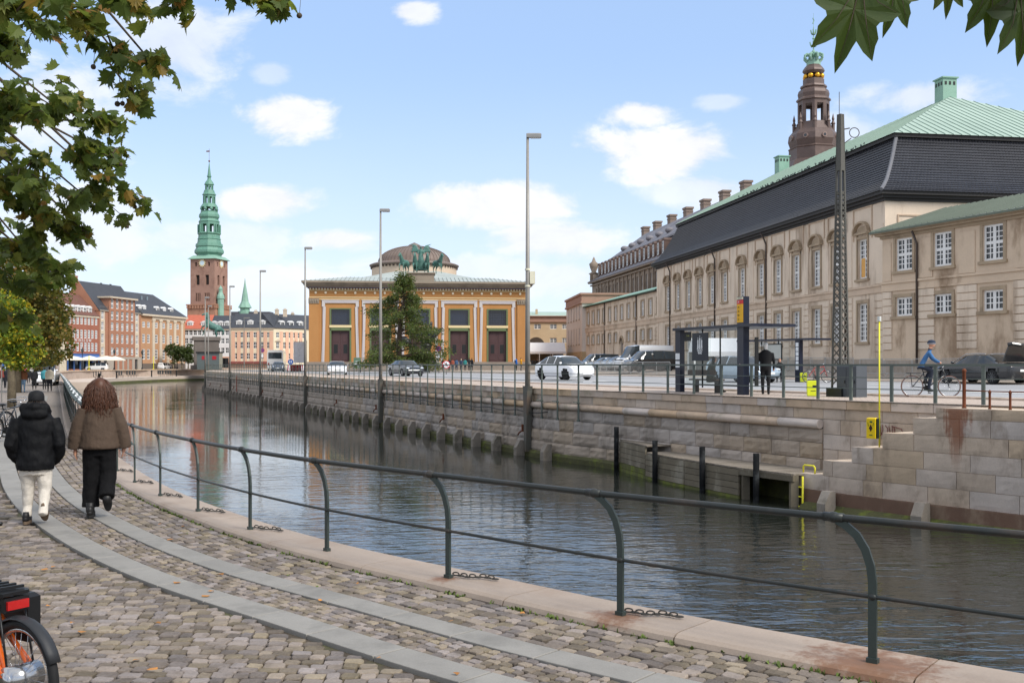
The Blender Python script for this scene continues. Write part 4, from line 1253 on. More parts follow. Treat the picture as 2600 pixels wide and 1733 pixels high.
pl = MB(); holed(pl, -.06, 18.66, .3, 3.9, [hole(x, 1.6, 1.0, 1.6) for x in xs4], -.06, .3); pl.box(18.6, 18.68, -.06, 26, .3, 3.9); pl.build('plinth', M('yellow_stone', '#b9a27e', .85, var=.15, vs=.6), b4)
m_pink = M('pink_sandstone', '#a58473', .85, var=.15, vs=.6, stain='#7a6052', stain_amt=.4, stain_scale=.6)
mb = MB(); mb.box(-.25, 18.85, -.25, 26, 11.3, 11.6); mb.box(-.1, 18.7, -.1, 26, 11.6, 12.6); mb.box(-.3, 18.9, -.3, 26, 12.6, 12.9); mb.build('cornice', m_pink, b4)

# ------------------------------------------------------------------ palace behind
O5 = Vector((18, 230))
pal = bframe('palace', 'big grey stone palace with slate mansard, dormers and chimneys', (O5.x, O5.y, 0), U1)
m_pal = M('palace_granite', '#8d8072', .85, var=.2, vs=.5, fine=.08, fs=4, stain='#5d544a', stain_amt=.5, stain_scale=.4)
m_slate = M('slate_roof', '#77757a', .6, var=.12, vs=.4, fine=.08, fs=5)
L5 = 100; n5 = 34
xs5 = [4.2 + i * 2.9 for i in range(33)]
hl = [hole(x, 14.6, 1.35, 4.0) for x in xs5]
mb = MB(); holed(mb, 0, L5, .5, 20.3, hl, 0, .35); solid(mb, 0, L5, 0, 20, .5, 20.3); mb.build('wall', m_pal, pal)
for i, x in enumerate(xs5):
    if i < 17:
        win(pal, x, 14.6, 1.35, 4.0, 2, 4, .12, .04, y=.25)
    q = MB(); q.box(x + 1.1, x + 1.8, -.2, 0, 12, 19.4); q.build('pilaster', m_pal, pal) if i < 17 else None
mb = MB(); mb.box(-.4, L5, -.4, 20, 19.4, 19.7); mb.box(-.8, L5, -.8, 20, 20.0, 20.4); mb.build('cornice', m_pal, pal)
mb = MB()
lv = [(-.9, 20.4), (.6, 21.2), (2.2, 23.0), (3.5, 25.2)]
for (a, za), (b, zb) in zip(lv, lv[1:]):
    slope_quad(mb, (a, a, za), (L5, a, za), (L5, b, zb), (b, b, zb), .2); slope_quad(mb, (a, 20 - a, za), (a, a, za), (b, b, zb), (b, 20 - b, zb), .2)
slope_quad(mb, (3.2, 3.2, 25.3), (L5, 3.2, 25.3), (L5, 9.5, 30.3), (9.5, 9.5, 30.3), .2); slope_quad(mb, (3.2, 17, 25.3), (3.2, 3.2, 25.3), (9.5, 9.5, 30.3), (9.5, 10.5, 30.3), .2)
mb.box(3.0, L5, 3.0, 17, 25.0, 25.28)
mb.build('roof', m_slate, pal)
dm = MB(); dm.box(-.75, .75, 0, 1.8, 0, 2.6); dm.add([(-.85, -.05, 2.6), (.85, -.05, 2.6), (.6, -.05, 3.0), (-.6, -.05, 3.0), (-.85, 2.5, 2.6), (.85, 2.5, 2.6), (.6, 2.5, 3.0), (-.6, 2.5, 3.0)], [(0, 1, 2, 3), (3, 2, 6, 7), (1, 5, 6, 2), (0, 3, 7, 4)])
DM = dm.mesh('dormer', M('dormer_brown', '#5d4a42', .7, var=.15, vs=2))
ov = MB(); ov.ell((0, 0, .6), (.7, .9, .6), 10, 6); OV = ov.mesh('eyelid_dormer', m_slate, True)
for i in range(17):
    x = xs5[i] - 1.2
    d_ = O('dormer', DM, pal, (x, .75, 21.3)); a = win(d_, 0, .35, .9, 2.1, 1, 3, .1, .03, y=-.06)
for i in range(9): O('eyelid_dormer', OV, pal, (9 + i * 6.2, 5.0, 26.4))
chm = MB(); chm.cbox(0, 0, 0, 1.9, 1.3, 2.3); chm.cbox(0, 0, 2.3, 2.3, 1.6, .35); chm.cbox(0, 0, 1.7, 2.1, 1.45, .2)
CHM = chm.mesh('chimney', M('chimney_granite', '#83746a', .85, var=.2, vs=1))
for px in (1639, 1669, 1706, 1747, 1791, 1840, 1894):
    k_ = (px - CX) / F
    a0 = O5 + Vector((.9867, .1624)) * 10
    tt = (k_ * a0.y - a0.x) / (.1624 + .9867 * k_); O('chimney', CHM, pal, (tt, 10, 29.3))
mb = MB(); mb.lathe([(.9, 20.4), (.9, 22), (1.2, 22.2), (.5, 22.6), (.9, 23.6), (1.1, 24.4), (.5, 24.9), (.25, 25.6), (.05, 26)], .8, .2, 12); mb.cbox(1.6, .5, 20.3, 2.2, 1.4, 1.6); mb.build('urn', m_pal, pal, True)

# ------------------------------------------------------------------ octagon spires
def octo(mb, prof, n=8, a0=math.pi / 8): mb.lathe(prof, 0, 0, n, a0)
def ringposts(mb, r, z0, z1, n, w, a0=math.pi / 8):
    for i in range(n):
        a = a0 + 2 * math.pi * i / n
        ca, sa = math.cos(a), math.sin(a)
        mb.tube([(r * ca, r * sa, z0), (r * ca, r * sa, z1)], w, 6)
def lantern(mb, r, z0, z1, n=8, w=.5, pier=.34, head=.25):
    """open stage: eight piers with arched heads between them, nothing behind"""
    h = z1 - z0
    for i in range(n):
        a = math.pi / 8 + 2 * math.pi * i / n; b = a + 2 * math.pi / n
        A_ = Vector((r * math.cos(a), r * math.sin(a), 0)); B2 = Vector((r * math.cos(b), r * math.sin(b), 0))
        u_ = B2 - A_; nrm = Vector((u_.y, -u_.x, 0)).normalized() * w
        P_ = lambda f, z: (A_ + u_ * f) + Vector((0, 0, z))
        def blk(f0, f1, za, zb):
            q = [P_(f0, za), P_(f1, za), P_(f1, zb), P_(f0, zb)]
            mb.add(q + [p - nrm for p in q], [(0, 1, 2, 3), (7, 6, 5, 4), (0, 4, 5, 1), (1, 5, 6, 2), (2, 6, 7, 3), (3, 7, 4, 0)])
        blk(0, pier * .5 + .14, z0, z1); blk(1 - pier * .5 - .14, 1, z0, z1)
        blk(pier * .5 + .14, 1 - pier * .5 - .14, z1 - h * head, z1)
pt = E('palace_tower', 'dark brown copper palace spire with gold balls and green crowns', 'tower', (90.4, 307, 0), R(10))
m_brown = M('brown_copper', '#5c4d48', .5, .15, var=.2, vs=.3, fine=.08, fs=3, stain='#77675f', stain_amt=.5, stain_scale=.25)
def zt(y): return 108.7 - .0316 * y
def ht(w): return w * .0316 * 1.06
mb = MB()
octo(mb, [(ht(265), 40), (ht(265), zt(1520)), (ht(240), zt(1470)), (ht(215), zt(1450)), (ht(215), zt(1350)), (ht(222), zt(1340)), (ht(205), zt(1325)), (ht(222), zt(1270)), (ht(215), zt(1215)), (ht(180), zt(1170)), (ht(150), zt(1120)), (ht(145), zt(1095)), (ht(60), zt(1094))])
mb.build('lower_dome', m_brown, pt)
mb = MB(); lantern(mb, ht(138), zt(1097), zt(885), 8, .7, .16, .2); mb.build('lantern', m_brown, pt)
mb = MB(); octo(mb, [(ht(100), zt(905)), (ht(152), zt(886)), (ht(150), zt(872)), (ht(132), zt(855)), (ht(138), zt(820)), (ht(130), zt(790)), (ht(108), zt(768)), (ht(118), zt(757)), (ht(112), zt(740)), (ht(92), zt(732)), (ht(92), zt(682)), (ht(40), zt(680))]); mb.build('upper_dome', m_brown, pt)
mb = MB(); octo(mb, [(ht(40), zt(684)), (ht(40), zt(632)), (ht(78), zt(630)), (ht(97), zt(605)), (ht(92), zt(585)), (ht(75), zt(560)), (ht(62), zt(545)), (ht(20), zt(544))]); mb.build('neck', m_brown, pt)
m_gold = M('gilding', '#d7a335', .3, .8, var=.1, vs=1)
for i in range(8):
    a = 2 * math.pi * i / 8; mb = MB(); mb.ell((ht(74) * math.cos(a), ht(74) * math.sin(a), zt(655)), ht(24), 10, 8); mb.build('gold_ball', m_gold, pt, True)
mb = MB(); octo(mb, [(ht(62), zt(545)), (ht(60), zt(500)), (ht(66), zt(498)), (ht(50), zt(497)), (ht(50), zt(544))])
for i in range(8):
    a = 2 * math.pi * i / 8; ca, sa = math.cos(a), math.sin(a)
    mb.tube([(ht(r_) * ca, ht(r_) * sa, zt(y_)) for r_, y_ in ((60, 505), (82, 480), (82, 455), (60, 440), (35, 448), (10, 462))], ht(11), 6)
mb.build('crown', m_copper2, pt)
mb = MB(); mb.lathe([(ht(10), zt(480)), (ht(8), zt(440)), (ht(16), zt(425)), (ht(16), zt(410)), (ht(6), zt(398)), (ht(6), zt(300)), (ht(12), zt(290)), (ht(4), zt(275)), (ht(4), zt(190)), (ht(1.5), zt(170)), (ht(1), zt(50))], 0, 0, 8)
for y_, r_ in ((345, 34), (230, 26)):
    mb.lathe([(ht(r_ * .7), zt(y_ + 22)), (ht(r_ * .8), zt(y_ + 10)), (ht(r_ * .6), zt(y_ + 9)), (ht(r_ * .5), zt(y_ + 22))], 0, 0, 10)
    for i in range(6):
        a = math.pi * i / 3; mb.tube([(ht(r_ * .75) * math.cos(a), ht(r_ * .75) * math.sin(a), zt(y_ + 12)), (ht(r_) * math.cos(a), ht(r_) * math.sin(a), zt(y_ - 20))], ht(6), 5)
mb.tube([(-ht(8), 0, zt(150)), (ht(4), 0, zt(120)), (-ht(6), 0, zt(95))], ht(5), 5)
mb.build('finial', m_copper2, pt)
for i in range(8):
    a = math.pi / 8 + 2 * math.pi * i / 8; mb = MB(); x_, y_ = ht(168) * math.cos(a), ht(168) * math.sin(a)
    mb.lathe([(.55, zt(1190)), (.55, zt(1110)), (.75, zt(1105)), (.3, zt(1080)), (.45, zt(1060)), (.05, zt(1010))], x_, y_, 6); mb.build('pinnacle', m_brown, pt)
    a = 2 * math.pi * i / 8; q = Vector((math.cos(a), math.sin(a), 0)); mb = MB(); mb.tube([q * ht(190) + Vector((0, 0, zt(1245))), q * ht(216) + Vector((0, 0, zt(1245)))], .75, 10); mb.build('oculus', M('oculus_frame', '#85726b', .5), pt)
    mb = MB(); mb.tube([q * ht(213) + Vector((0, 0, zt(1245))), q * ht(217.5) + Vector((0, 0, zt(1245)))], .42, 10); mb.build('oculus_glass', g_dark, pt)

ch = E('church_tower', 'red brick church tower with tiered green copper spire', 'tower', (-123.6, 418, 0), R(-13))
m_brick = M('old_brick', '#98786a', .9, var=.2, vs=.35, fine=.12, fs=3, stain='#6f4f42', stain_amt=.5, stain_scale=.3)
m_brick2 = M('lower_brick', '#a37a64', .9, var=.2, vs=.35, fine=.12, fs=3, stain='#7b5140', stain_amt=.5, stain_scale=.3)
S = 5.35
def zc(y): return 91.2 - .03077 * y
def z3(y): return 69.3 * 0 + EYE + (565 - y / 2.614) * .1608
zt0 = z3(785)
mb = MB()
for face in range(4):
    f = MB(); hs = [(-2.9, -1.3, z3(955), z3(890)), (1.3, 2.9, z3(955), z3(890)), (-3.3, -2.5, z3(833), z3(806)), (2.5, 3.3, z3(833), z3(806))] + [(x_, x_ + .5, z3(1062), z3(1008)) for x_ in (-3.0, -2.2, -1.4, 1.0, 1.8, 2.6)]
    holed(f, -S, S, z3(1082), zt0, hs, -S, .8); f.xf(Matrix.Rotation(face * math.pi / 2, 4, 'Z')); mb.add(f.v, f.f)
mb.build('shaft', m_brick, ch)
mb = MB(); mb.box(-S + .8, S - .8, -S + .8, S - .8, z3(1082), zt0 - .1); mb.build('louvre', M('louvre_dark', '#39322f', .9), ch)
mb = MB(); mb.box(-S - .9, S + .9, -S - .9, S + .9, .5, z3(1090)); mb.box(-S - 1.3, S + 1.3, -S - 1.3, S + 1.3, z3(1090), z3(1082)); mb.build('base_stage', m_brick2, ch)
cb = MB(); cb.box(-.35, .35, -.5, 0, 0, 1.1); CBM = cb.mesh('corbel', m_brick2)
for i in range(11):
    O('corbel', CBM, ch, (-S - .6 + i * 1.2, -S - .88, z3(1110))); O('corbel', CBM, ch, (S + .88, -S - .6 + i * 1.2, z3(1110)), R(90))
for fx in (0, 1):
    dsk = MB(); dsk.tube([(0, -S - .02, z3(812)), (0, -S - .25, z3(812))], 1.35, 20); 
    for i in range(12):
        a = math.pi * i / 6; dsk.bar((1.3 * math.cos(a), -S - .2, z3(812) + 1.3 * math.sin(a)), (1.85 * math.cos(a), -S - .2, z3(812) + 1.85 * math.sin(a)), .35, .1)
    o = dsk.build('clock', M('clock_gilt', '#d9c9a0', .5), ch, False, None, fx * math.pi / 2)
    q = MB(); q.tube([(0, -S - .24, z3(812)), (0, -S - .3, z3(812))], .95, 16); q.build('clock_face', M('clock_blue', '#c3d7e0', .4), o)
mb = MB(); e = S + .9
mb.add([(-e, -e, zt0), (e, -e, zt0), (e, e, zt0), (-e, e, zt0), (-4.6, -4.6, zc(1470)), (4.6, -4.6, zc(1470)), (4.6, 4.6, zc(1470)), (-4.6, 4.6, zc(1470))], [(0, 3, 2, 1), (0, 1, 5, 4), (1, 2, 6, 5), (2, 3, 7, 6), (3, 0, 4, 7), (4, 5, 6, 7)])
mb.build('skirt_roof', m_copper2, ch)
m_gsp = M('spire_copper', '#64907f', .55, var=.22, vs=.5, fine=.1, fs=3, stain='#3a6b58', stain_amt=.6, stain_scale=.5)
def hc(w): return w * .03077 * 1.04
mb = MB(); octo(mb, [(hc(155), zc(1475)), (hc(152), zc(1455)), (hc(182), zc(1425)), (hc(182), zc(1395)), (hc(160), zc(1355)), (hc(170), zc(1340)), (hc(166), zc(1305)), (hc(150), zc(1300)), (hc(140), zc(1250)), (hc(148), zc(1243)), (hc(138), zc(1232)), (hc(133), zc(1190)), (hc(148), zc(1170)), (hc(140), zc(1158)), (hc(60), zc(1157))]); mb.build('lower_dome', m_gsp, ch)
mb = MB(); lantern(mb, hc(128), zc(1160), zc(1018), 8, .6, .2, .22); ringposts(mb, hc(136), zc(1160), zc(1050), 8, .35); mb.build('lantern', m_gsp, ch)
mb = MB(); octo(mb, [(hc(100), zc(1030)), (hc(134), zc(1012)), (hc(118), zc(990)), (hc(112), zc(975)), (hc(128), zc(950)), (hc(126), zc(920)), (hc(104), zc(885)), (hc(108), zc(870)), (hc(60), zc(868))]); mb.build('middle_dome', m_gsp, ch)
mb = MB()
for i in range(8):
    a = 2 * math.pi * i / 8; mb.ell((hc(95) * math.cos(a), hc(95) * math.sin(a), zc(843)), hc(22), 8, 6)
mb.build('ball_ring', m_gsp, ch, True)
mb = MB(); octo(mb, [(hc(50), zc(825)), (hc(112), zc(822)), (hc(100), zc(800)), (hc(82), zc(772)), (hc(60), zc(770))]); mb.build('upper_dome', m_gsp, ch)
mb = MB(); lantern(mb, hc(78), zc(775), zc(662), 8, .4, .2, .2); mb.build('lantern', m_gsp, ch)
mb = MB(); octo(mb, [(hc(60), zc(670)), (hc(90), zc(655)), (hc(72), zc(630)), (hc(62), zc(592)), (hc(40), zc(590))]); mb.build('upper_dome', m_gsp, ch)
mb = MB(); lantern(mb, hc(52), zc(594), zc(528), 8, .3, .2, .2); mb.build('lantern', m_gsp, ch)
mb = MB(); octo(mb, [(hc(40), zc(532)), (hc(64), zc(520)), (hc(45), zc(480)), (hc(26), zc(455)), (hc(20), zc(430)), (hc(30), zc(408)), (hc(22), zc(395)), (hc(4), zc(235)), (hc(2), zc(215))]); mb.build('needle', m_gsp, ch)
mb = MB(); mb.ell((0, 0, zc(207)), hc(12), 8, 6); mb.tube([(0, 0, zc(207)), (0, 0, zc(40))], .06, 5); mb.bar((-1.3, 0, zc(75)), (.2, 0, zc(75)), .1, .5); mb.build('weather_vane', m_rust, ch)
mb = MB(); x_ = S + 1.6; mb.lathe([(1.3, .5), (1.3, z3(1050)), (1.6, z3(1046)), (1.5, z3(1030)), (.8, z3(1005)), (.8, z3(985)), (1.0, z3(983)), (.3, z3(965)), (.05, z3(958))], x_, -S + 2, 10); mb.build('stair_turret', m_copper2, ch)
# small far spire
sp = E('slim_spire', 'slim green copper spire rising behind the dark roofs', 'tower', (PX(622, 480), 480, 0))
zz = lambda y: EYE + (565 - y / 2.614) * 480 / 2600
mb = MB(); octo(mb, [(3.2, 5), (3.2, zz(1130)), (3.2, zz(1125)), (2.2, zz(1122)), (2.2, zz(1105)), (3.2, zz(1100)), (2.6, zz(1085)), (1.7, zz(1060)), (1.2, zz(1010)), (.3, zz(935)), (.08, zz(905))]); mb.build('spire', m_copper2, sp)
mb = MB(); mb.box(-6, 12, -2, 6, .5, zz(1128)); mb.build('roof', M('far_slate', '#4a4a50', .7), sp)
# ------------------------------------------------------------------ museum
UM = Vector((.995, .0998)); OM = Vector((-29.4, 148.4))
mu = bframe('museum', 'ochre museum with five tall portals, white frames and a low dome', (OM.x, OM.y, 0), UM)
m_ochre = M('ochre_plaster', '#b07f4c', .85, var=.10, vs=.3, fine=.05, fs=5, stain='#a2713c', stain_amt=.45, stain_scale=.35, streak=.6)
m_frame = M('white_lilac_frame', '#bfbab8', .7, var=.06, vs=1)
m_green = M('portal_green', '#5f6e4c', .7, var=.1, vs=1)
m_cream = M('cream_band', '#d9c79a', .75, var=.08, vs=1)
m_door = M('portal_brown', '#4b3536', .55, var=.12, vs=1)
m_lead = M('lead_roof', '#a9b1ac', .55, .1, var=.12, vs=.4, fine=.06, fs=3, stain='#8b948e', stain_amt=.4, stain_scale=.3)
m_stonec = M('grey_cornice', '#8d8172', .85, var=.2, vs=.6, stain='#61584d', stain_amt=.5, stain_scale=.5)
MW = 31.7
ctr = [4.49, 10.25, 15.98, 21.75, 27.37]
hl = []
for x in ctr: hl += [(x - 1.32, x + 1.32, 7.66, 9.93), (x - 1.38, x + 1.38, 2.3, 6.85)]
mb = MB(); holed(mb, 0, MW, 1.0, 13.1, hl, 0, .5); solid(mb, 0, MW, 0, 40, 1.0, 13.1); mb.build('wall', m_ochre, mu)
m_mglass = mat_glass('museum_glass', '#1c2436', .05)
for x in ctr:
    por = MB()
    # stepped white frame with ears, leaning slightly inwards
    for s_ in (-1, 1):
        pts = [(s_ * 2.72, 2.3), (s_ * 2.32, 2.3), (s_ * 2.10, 10.3), (s_ * 2.46, 10.3)]
        por.prism_y([(x + a, z) for a, z in (pts if s_ < 0 else reversed(pts))], -.14, 0)
        pts = [(s_ * 2.66, 10.3), (s_ * 2.22, 10.3), (s_ * 2.20, 10.85), (s_ * 2.64, 11.2)]
        por.prism_y([(x + a, z) for a, z in (pts if s_ < 0 else reversed(pts))], -.15, 0)
    por.box(x - 2.64, x + 2.64, -.155, 0, 10.84, 11.24)
    f = por.build('portal_frame', m_frame, mu)
    q = MB(); q.box(x - 2.72, x + 2.72, -.2, 0, 11.24, 11.3); q.box(x - 2.55, x - 2.5, -.17, 0, 2.3, 10.2); q.box(x + 2.5, x + 2.55, -.17, 0, 2.3, 10.2); q.box(x - 2.3, x + 2.3, -.17, 0, 10.95, 11.02); q.build('frame_line', M('lilac_line', '#aaa2ae', .7), f)
    q = MB()
    for (a, b, p, r_) in ((-1.55, -1.32, 2.3, 9.93), (1.32, 1.55, 2.3, 9.93), (-1.55, 1.55, 9.93, 10.1), (-1.55, 1.55, 6.85, 7.3)): q.box(x + a, x + b, -.07, .3, p, r_)
    q.build('portal_trim', m_green, mu)
    q = MB(); q.box(x - 1.6, x + 1.6, -.12, .3, 7.3, 7.64); q.build('transom', m_cream, mu)
    q = MB(); q.add([(x - 1.32, .35, 7.66), (x + 1.32, .35, 7.66), (x + 1.32, .35, 9.93), (x - 1.32, .35, 9.93)], [(0, 1, 2, 3)]); wdo = q.build('window', m_mglass, mu)
    q = MB()
    for i in range(1, 8): q.box(x - 1.32 + i * .33 - .012, x - 1.32 + i * .33 + .012, .31, .35, 7.66, 9.93)
    for i in range(1, 6): q.box(x - 1.32, x + 1.32, .315, .345, 7.66 + i * .38 - .012, 7.66 + i * .38 + .012)
    q.build('glazing_bars', M('glazing_dark', '#2c333d', .5), wdo)
    for s_ in (-1, 1):
        q = MB(); lo, hi = (x - 1.38, x - .01) if s_ < 0 else (x + .01, x + 1.38)
        q.box(lo, hi, .34, .42, 2.3, 6.85)
        for (z0, z1) in ((2.6, 3.2), (3.4, 5.0), (5.2, 6.6)): q.box(lo + .22, hi - .22, .31, .34, z0, z1)
        d_ = q.build('door', m_door, mu)
        q = MB(); q.box(lo + .4, hi - .4, .295, .305, 3.55, 4.85); q.build('door_panel', m_dark, d_)
for xa, xb in ((0, 1.35), (MW - 1.35, MW)):
    q = MB(); q.box(xa - .03, xb + .03, -.18, 0, 1.0, 11.6); p_ = q.build('pilaster', m_ochre, mu)
    q = MB(); q.box(xa - .08, xb + .08, -.26, 0, 10.75, 11.5)
    for i in range(4): q.ell((xa + .2 + i * .33, -.28, 11.1), (.12, .08, .25), 6, 5)
    q.build('capital', m_stonec, p_)
for a, b in zip(ctr, ctr[1:]):
    q = MB(); m_ = (a + b) / 2; q.box(m_ - .16, m_ + .16, -.1, 0, 2.3, 11.4); q.build('pilaster', m_ochre, mu)
q = MB(); q.box(-.05, MW + .05, -.05, 0, 11.62, 11.75); q.box(-.05, MW + .05, -.12, 0, 12.62, 12.72); q.box(-.05, MW + .05, -.1, 0, 11.32, 11.44); q.build('frieze_moulding', m_cream, mu)
ros = MB(); ros.tube([(0, .0, 0), (0, -.12, 0)], .17, 12); RS = ros.mesh('rosette', M('cream_rosette', '#ddd3bb', .7), False)
for i in range(22): O('rosette', RS, mu, (.95 + i * (MW - 1.9) / 21, 0, 12.35))
den = MB(); den.box(-.1, .1, -.35, 0, 0, .22); DE = den.mesh('dentil', M('cream_dentil', '#d8cdb0', .75))
for i in range(76): O('dentil', DE, mu, (.2 + i * (MW - .4) / 75, 0, 12.78))
q = MB(); q.box(-.2, MW + .2, -.38, 0, 13.02, 13.12); q.build('blue_band', M('blue_band', '#454575', .7), mu)
q = MB(); q.box(-.4, MW + .4, -.7, 40, 13.12, 13.4); q.box(-.75, MW + .75, -1.05, 40, 13.4, 13.7); q.box(-1.0, MW + 1.0, -1.3, 40, 13.7, 14.0); q.build('cornice', m_stonec, mu)
q = MB(); q.box(-.6, MW + .6, -.6, 0, 1.0, 2.3); q.box(-1.2, MW + 1.2, -1.2, 0, 1.0, 1.95); q.box(-1.8, MW + 1.8, -1.8, 0, 1.0, 1.6); q.box(-2.4, MW + 2.4, -2.4, 0, 1.0, 1.3); q.build('front_step', M('museum_step', '#8b8177', .85, var=.2, vs=.6), mu)
q = MB(); e = .9
q.add([(-e, -1.2, 14.0), (MW + e, -1.2, 14.0), (MW + e, 40, 14.0), (-e, 40, 14.0), (5, 5, 15.05), (MW - 5, 5, 15.05), (MW - 5, 38, 15.05), (5, 38, 15.05)], [(0, 1, 5, 4), (1, 2, 6, 5), (2, 3, 7, 6), (3, 0, 4, 7), (4, 5, 6, 7)])
roof_m = q.build('roof', m_lead, mu)
for i in range(1, 56):
    x = -e + (MW + 2 * e) * i / 56; s_ = min(1, (x + e) / (5 + e), (MW + e - x) / (5 + e))
    q = MB(); q.bar((x, -1.2, 14.04), (x, -1.2 + 6.2 * s_, 14.04 + 1.05 * s_), .05, .06); q.build('seam', M('lead_seam', '#8d958f', .6), roof_m)
q = MB(); q.add([(7, 6, 15.05), (MW - 7, 6, 15.05), (MW - 7, 36, 15.05), (7, 36, 15.05), (MW / 2 - 3, 14, 16.9), (MW / 2 + 3, 14, 16.9), (MW / 2 + 3, 28, 16.9), (MW / 2 - 3, 28, 16.9)], [(0, 1, 5, 4), (1, 2, 6, 5), (2, 3, 7, 6), (3, 0, 4, 7), (4, 5, 6, 7)]); q.build('upper_roof', m_lead, mu)
q = MB(); q.box(MW / 2 - 1.6, MW / 2 + 2.2, -.9, 3, 14.0, 15.15); q.box(MW / 2 - 1.8, MW / 2 + 2.4, -1.1, 3.2, 15.15, 15.32); q.build('statue_base', m_stonec, mu)
# dome: centre from its bearing, 22 m behind the front
dc = Vector((PX(1052, 170), 170)) - OM
dx_, dy_ = dc.dot(UM), dc.dot(Vector((-UM.y, UM.x)))
q = MB(); q.lathe([(7.0, 14.5), (7.0, 18.0), (6.0, 18.0)], dx_, dy_, 56); q.build('drum', M('drum_stucco', '#c9b5a0', .85, var=.06, vs=.3), mu, False)
m_dome = M('dome_copper', '#75665d', .5, .1, var=.14, vs=.3, fine=.06, fs=3, stain='#8b8378', stain_amt=.4, stain_scale=.3)
def zd(y): return 24.48 - .01834 * y
prof = [(7.15, 17.95), (7.4, 18.15), (7.4, 18.3), (7.05, 18.45), (6.0, 18.75)]
for i in range(0, 11):
    a = math.pi / 2 * i / 10 * .93; prof.append((5.95 * math.cos(a) , 18.75 + 2.75 * math.sin(a)))
q = MB(); q.lathe(prof, dx_, dy_, 56); dm_ = q.build('dome', m_dome, mu, True)
for i in range(56):
    a = 2 * math.pi * i / 56
    if math.sin(a + .1) > .25: continue
    q = MB(); q.tube([(dx_ + (r_ + .02) * math.cos(a), dy_ + (r_ + .02) * math.sin(a), z_ + .03) for r_, z_ in prof[5:]], .035, 4); q.build('rib', M('dome_rib', '#66584f', .5), dm_)
q = MB(); q.lathe([(1.1, 21.35), (1.1, 21.55), (.9, 21.75), (.4, 22.0), (.05, 22.15)], dx_, dy_, 24); q.build('skylight', M('skylight_metal', '#70675e', .35), dm_, True)
for i in range(64):
    a = 2 * math.pi * i / 64
    if math.sin(a) > .2: continue
    q = MB() if i == 0 else q
    if i == 0 or 'BRK' not in globals():
        b_ = MB(); b_.box(-.12, .12, -.12, .12, -.15, .15); BRK = b_.mesh('bracket', M('dome_bracket', '#4f423b', .7))
    O('bracket', BRK, dm_, (dx_ + 7.1 * math.cos(a), dy_ + 7.1 * math.sin(a), 17.85), a)

# bronze quadriga
m_bronze = M('verdigris', '#4c746b', .55, var=.35, vs=1.5, fine=.2, fs=8, stain='#2c3836', stain_amt=.7, stain_scale=.9)
def horse(mb, ox, oy, oz, s=1.0, turn=0.0, rear=0.0, lean=0.0):
    """horse facing -y: deep chest, arched neck, jointed legs"""
    h = MB()
    h.ell((0, .75, 1.35), (.34, .62, .38), 10, 8); h.ell((0, .15, 1.32), (.36, .5, .42), 10, 8); h.ell((0, -.25, 1.4), (.33, .4, .45), 10, 8)
    h.tube([(0, -.4, 1.5), (0, -.68, 1.95), (0, -.85, 2.3), (0, -.9, 2.42)], [.32, .24, .17, .13], 10)
    h.tube([(0, -.82, 2.45), (0, -1.05, 2.3), (0, -1.32, 2.02)], [.14, .13, .075], 8)
    for sx in (-1, 1):
        h.tube([(sx * .05, -.84, 2.48), (sx * .08, -.82, 2.62)], [.05, .015], 5)
        h.tube([(sx * .2, -.35, 1.25), (sx * .2, -.42, .85), (sx * .2, -.38, .45), (sx * .2, -.4, .12), (sx * .2, -.46, 0)], [.16, .11, .07, .055, .085], 8) if sx > 0 else h.tube([(sx * .2, -.35, 1.25), (sx * .2, -.75, .95), (sx * .2, -.78, .6), (sx * .2, -.6, .5)], [.16, .10, .06, .07], 8)
        h.tube([(sx * .2, .8, 1.3), (sx * .2, .72, .9), (sx * .2, 1.0, .55), (sx * .2, .92, .15), (sx * .2, .86, 0)], [.24, .15, .08, .06, .085], 8)
    h.tube([(0, 1.3, 1.5), (0, 1.5, 1.3), (0, 1.55, .7)], [.09, .11, .03], 7)
    h.tube([(0, -.45, 1.95), (0, -.66, 2.3), (0, -.8, 2.5)], [.08, .09, .05], 6, sq=(1.6, .5))
    mt = Matrix.Translation((ox, oy, oz)) @ Matrix.Rotation(turn, 4, 'Z') @ Matrix.Rotation(rear, 4, 'X') @ Matrix.Scale(s, 4)
    h.xf(mt); mb.add(h.v, h.f)
def wings(mb, ox, oy, oz, s):
    for sx in (-1, 1):
        for i in range(6):
            a = .35 + i * .16
            mb.tube([(ox + sx * .15 * s, oy + .2, oz), (ox + sx * (.6 + .1 * i) * s, oy + .3, oz + (.75 - .12 * i) * s), (ox + sx * (1.25 - i * .06) * s, oy + .35, oz + (1.0 - .28 * i) * s)], [.1 * s, .12 * s, .03 * s], 5)
def figure(mb, ox, oy, oz, s):
    """robed standing figure"""
    mb.loft([[(ox + s * rx * math.cos(t_), oy + s * ry * math.sin(t_), oz + s * z) for t_ in [2 * math.pi * j / 12 for j in range(12)]] for rx, ry, z in ((.34, .3, 0), (.3, .26, .5), (.24, .2, .95), (.2, .17, 1.15), (.26, .19, 1.4), (.22, .15, 1.55), (.08, .08, 1.62))])
    mb.ell((ox, oy - .02 * s, oz + 1.74 * s), (.11 * s, .13 * s, .15 * s), 8, 6)
    for sx in (-1, 1): mb.tube([(ox + sx * .24 * s, oy, oz + 1.48 * s), (ox + sx * .32 * s, oy - .12 * s, oz + 1.2 * s), (ox + sx * .25 * s, oy - .42 * s, oz + 1.1 * s)], [.09 * s, .075 * s, .05 * s], 7)
qd = bframe('bronze_quadriga', 'green bronze chariot with four horses and winged victory on the museum', (OM.x, OM.y, 15.32), UM, 'statue')
qx = MW / 2 + .3
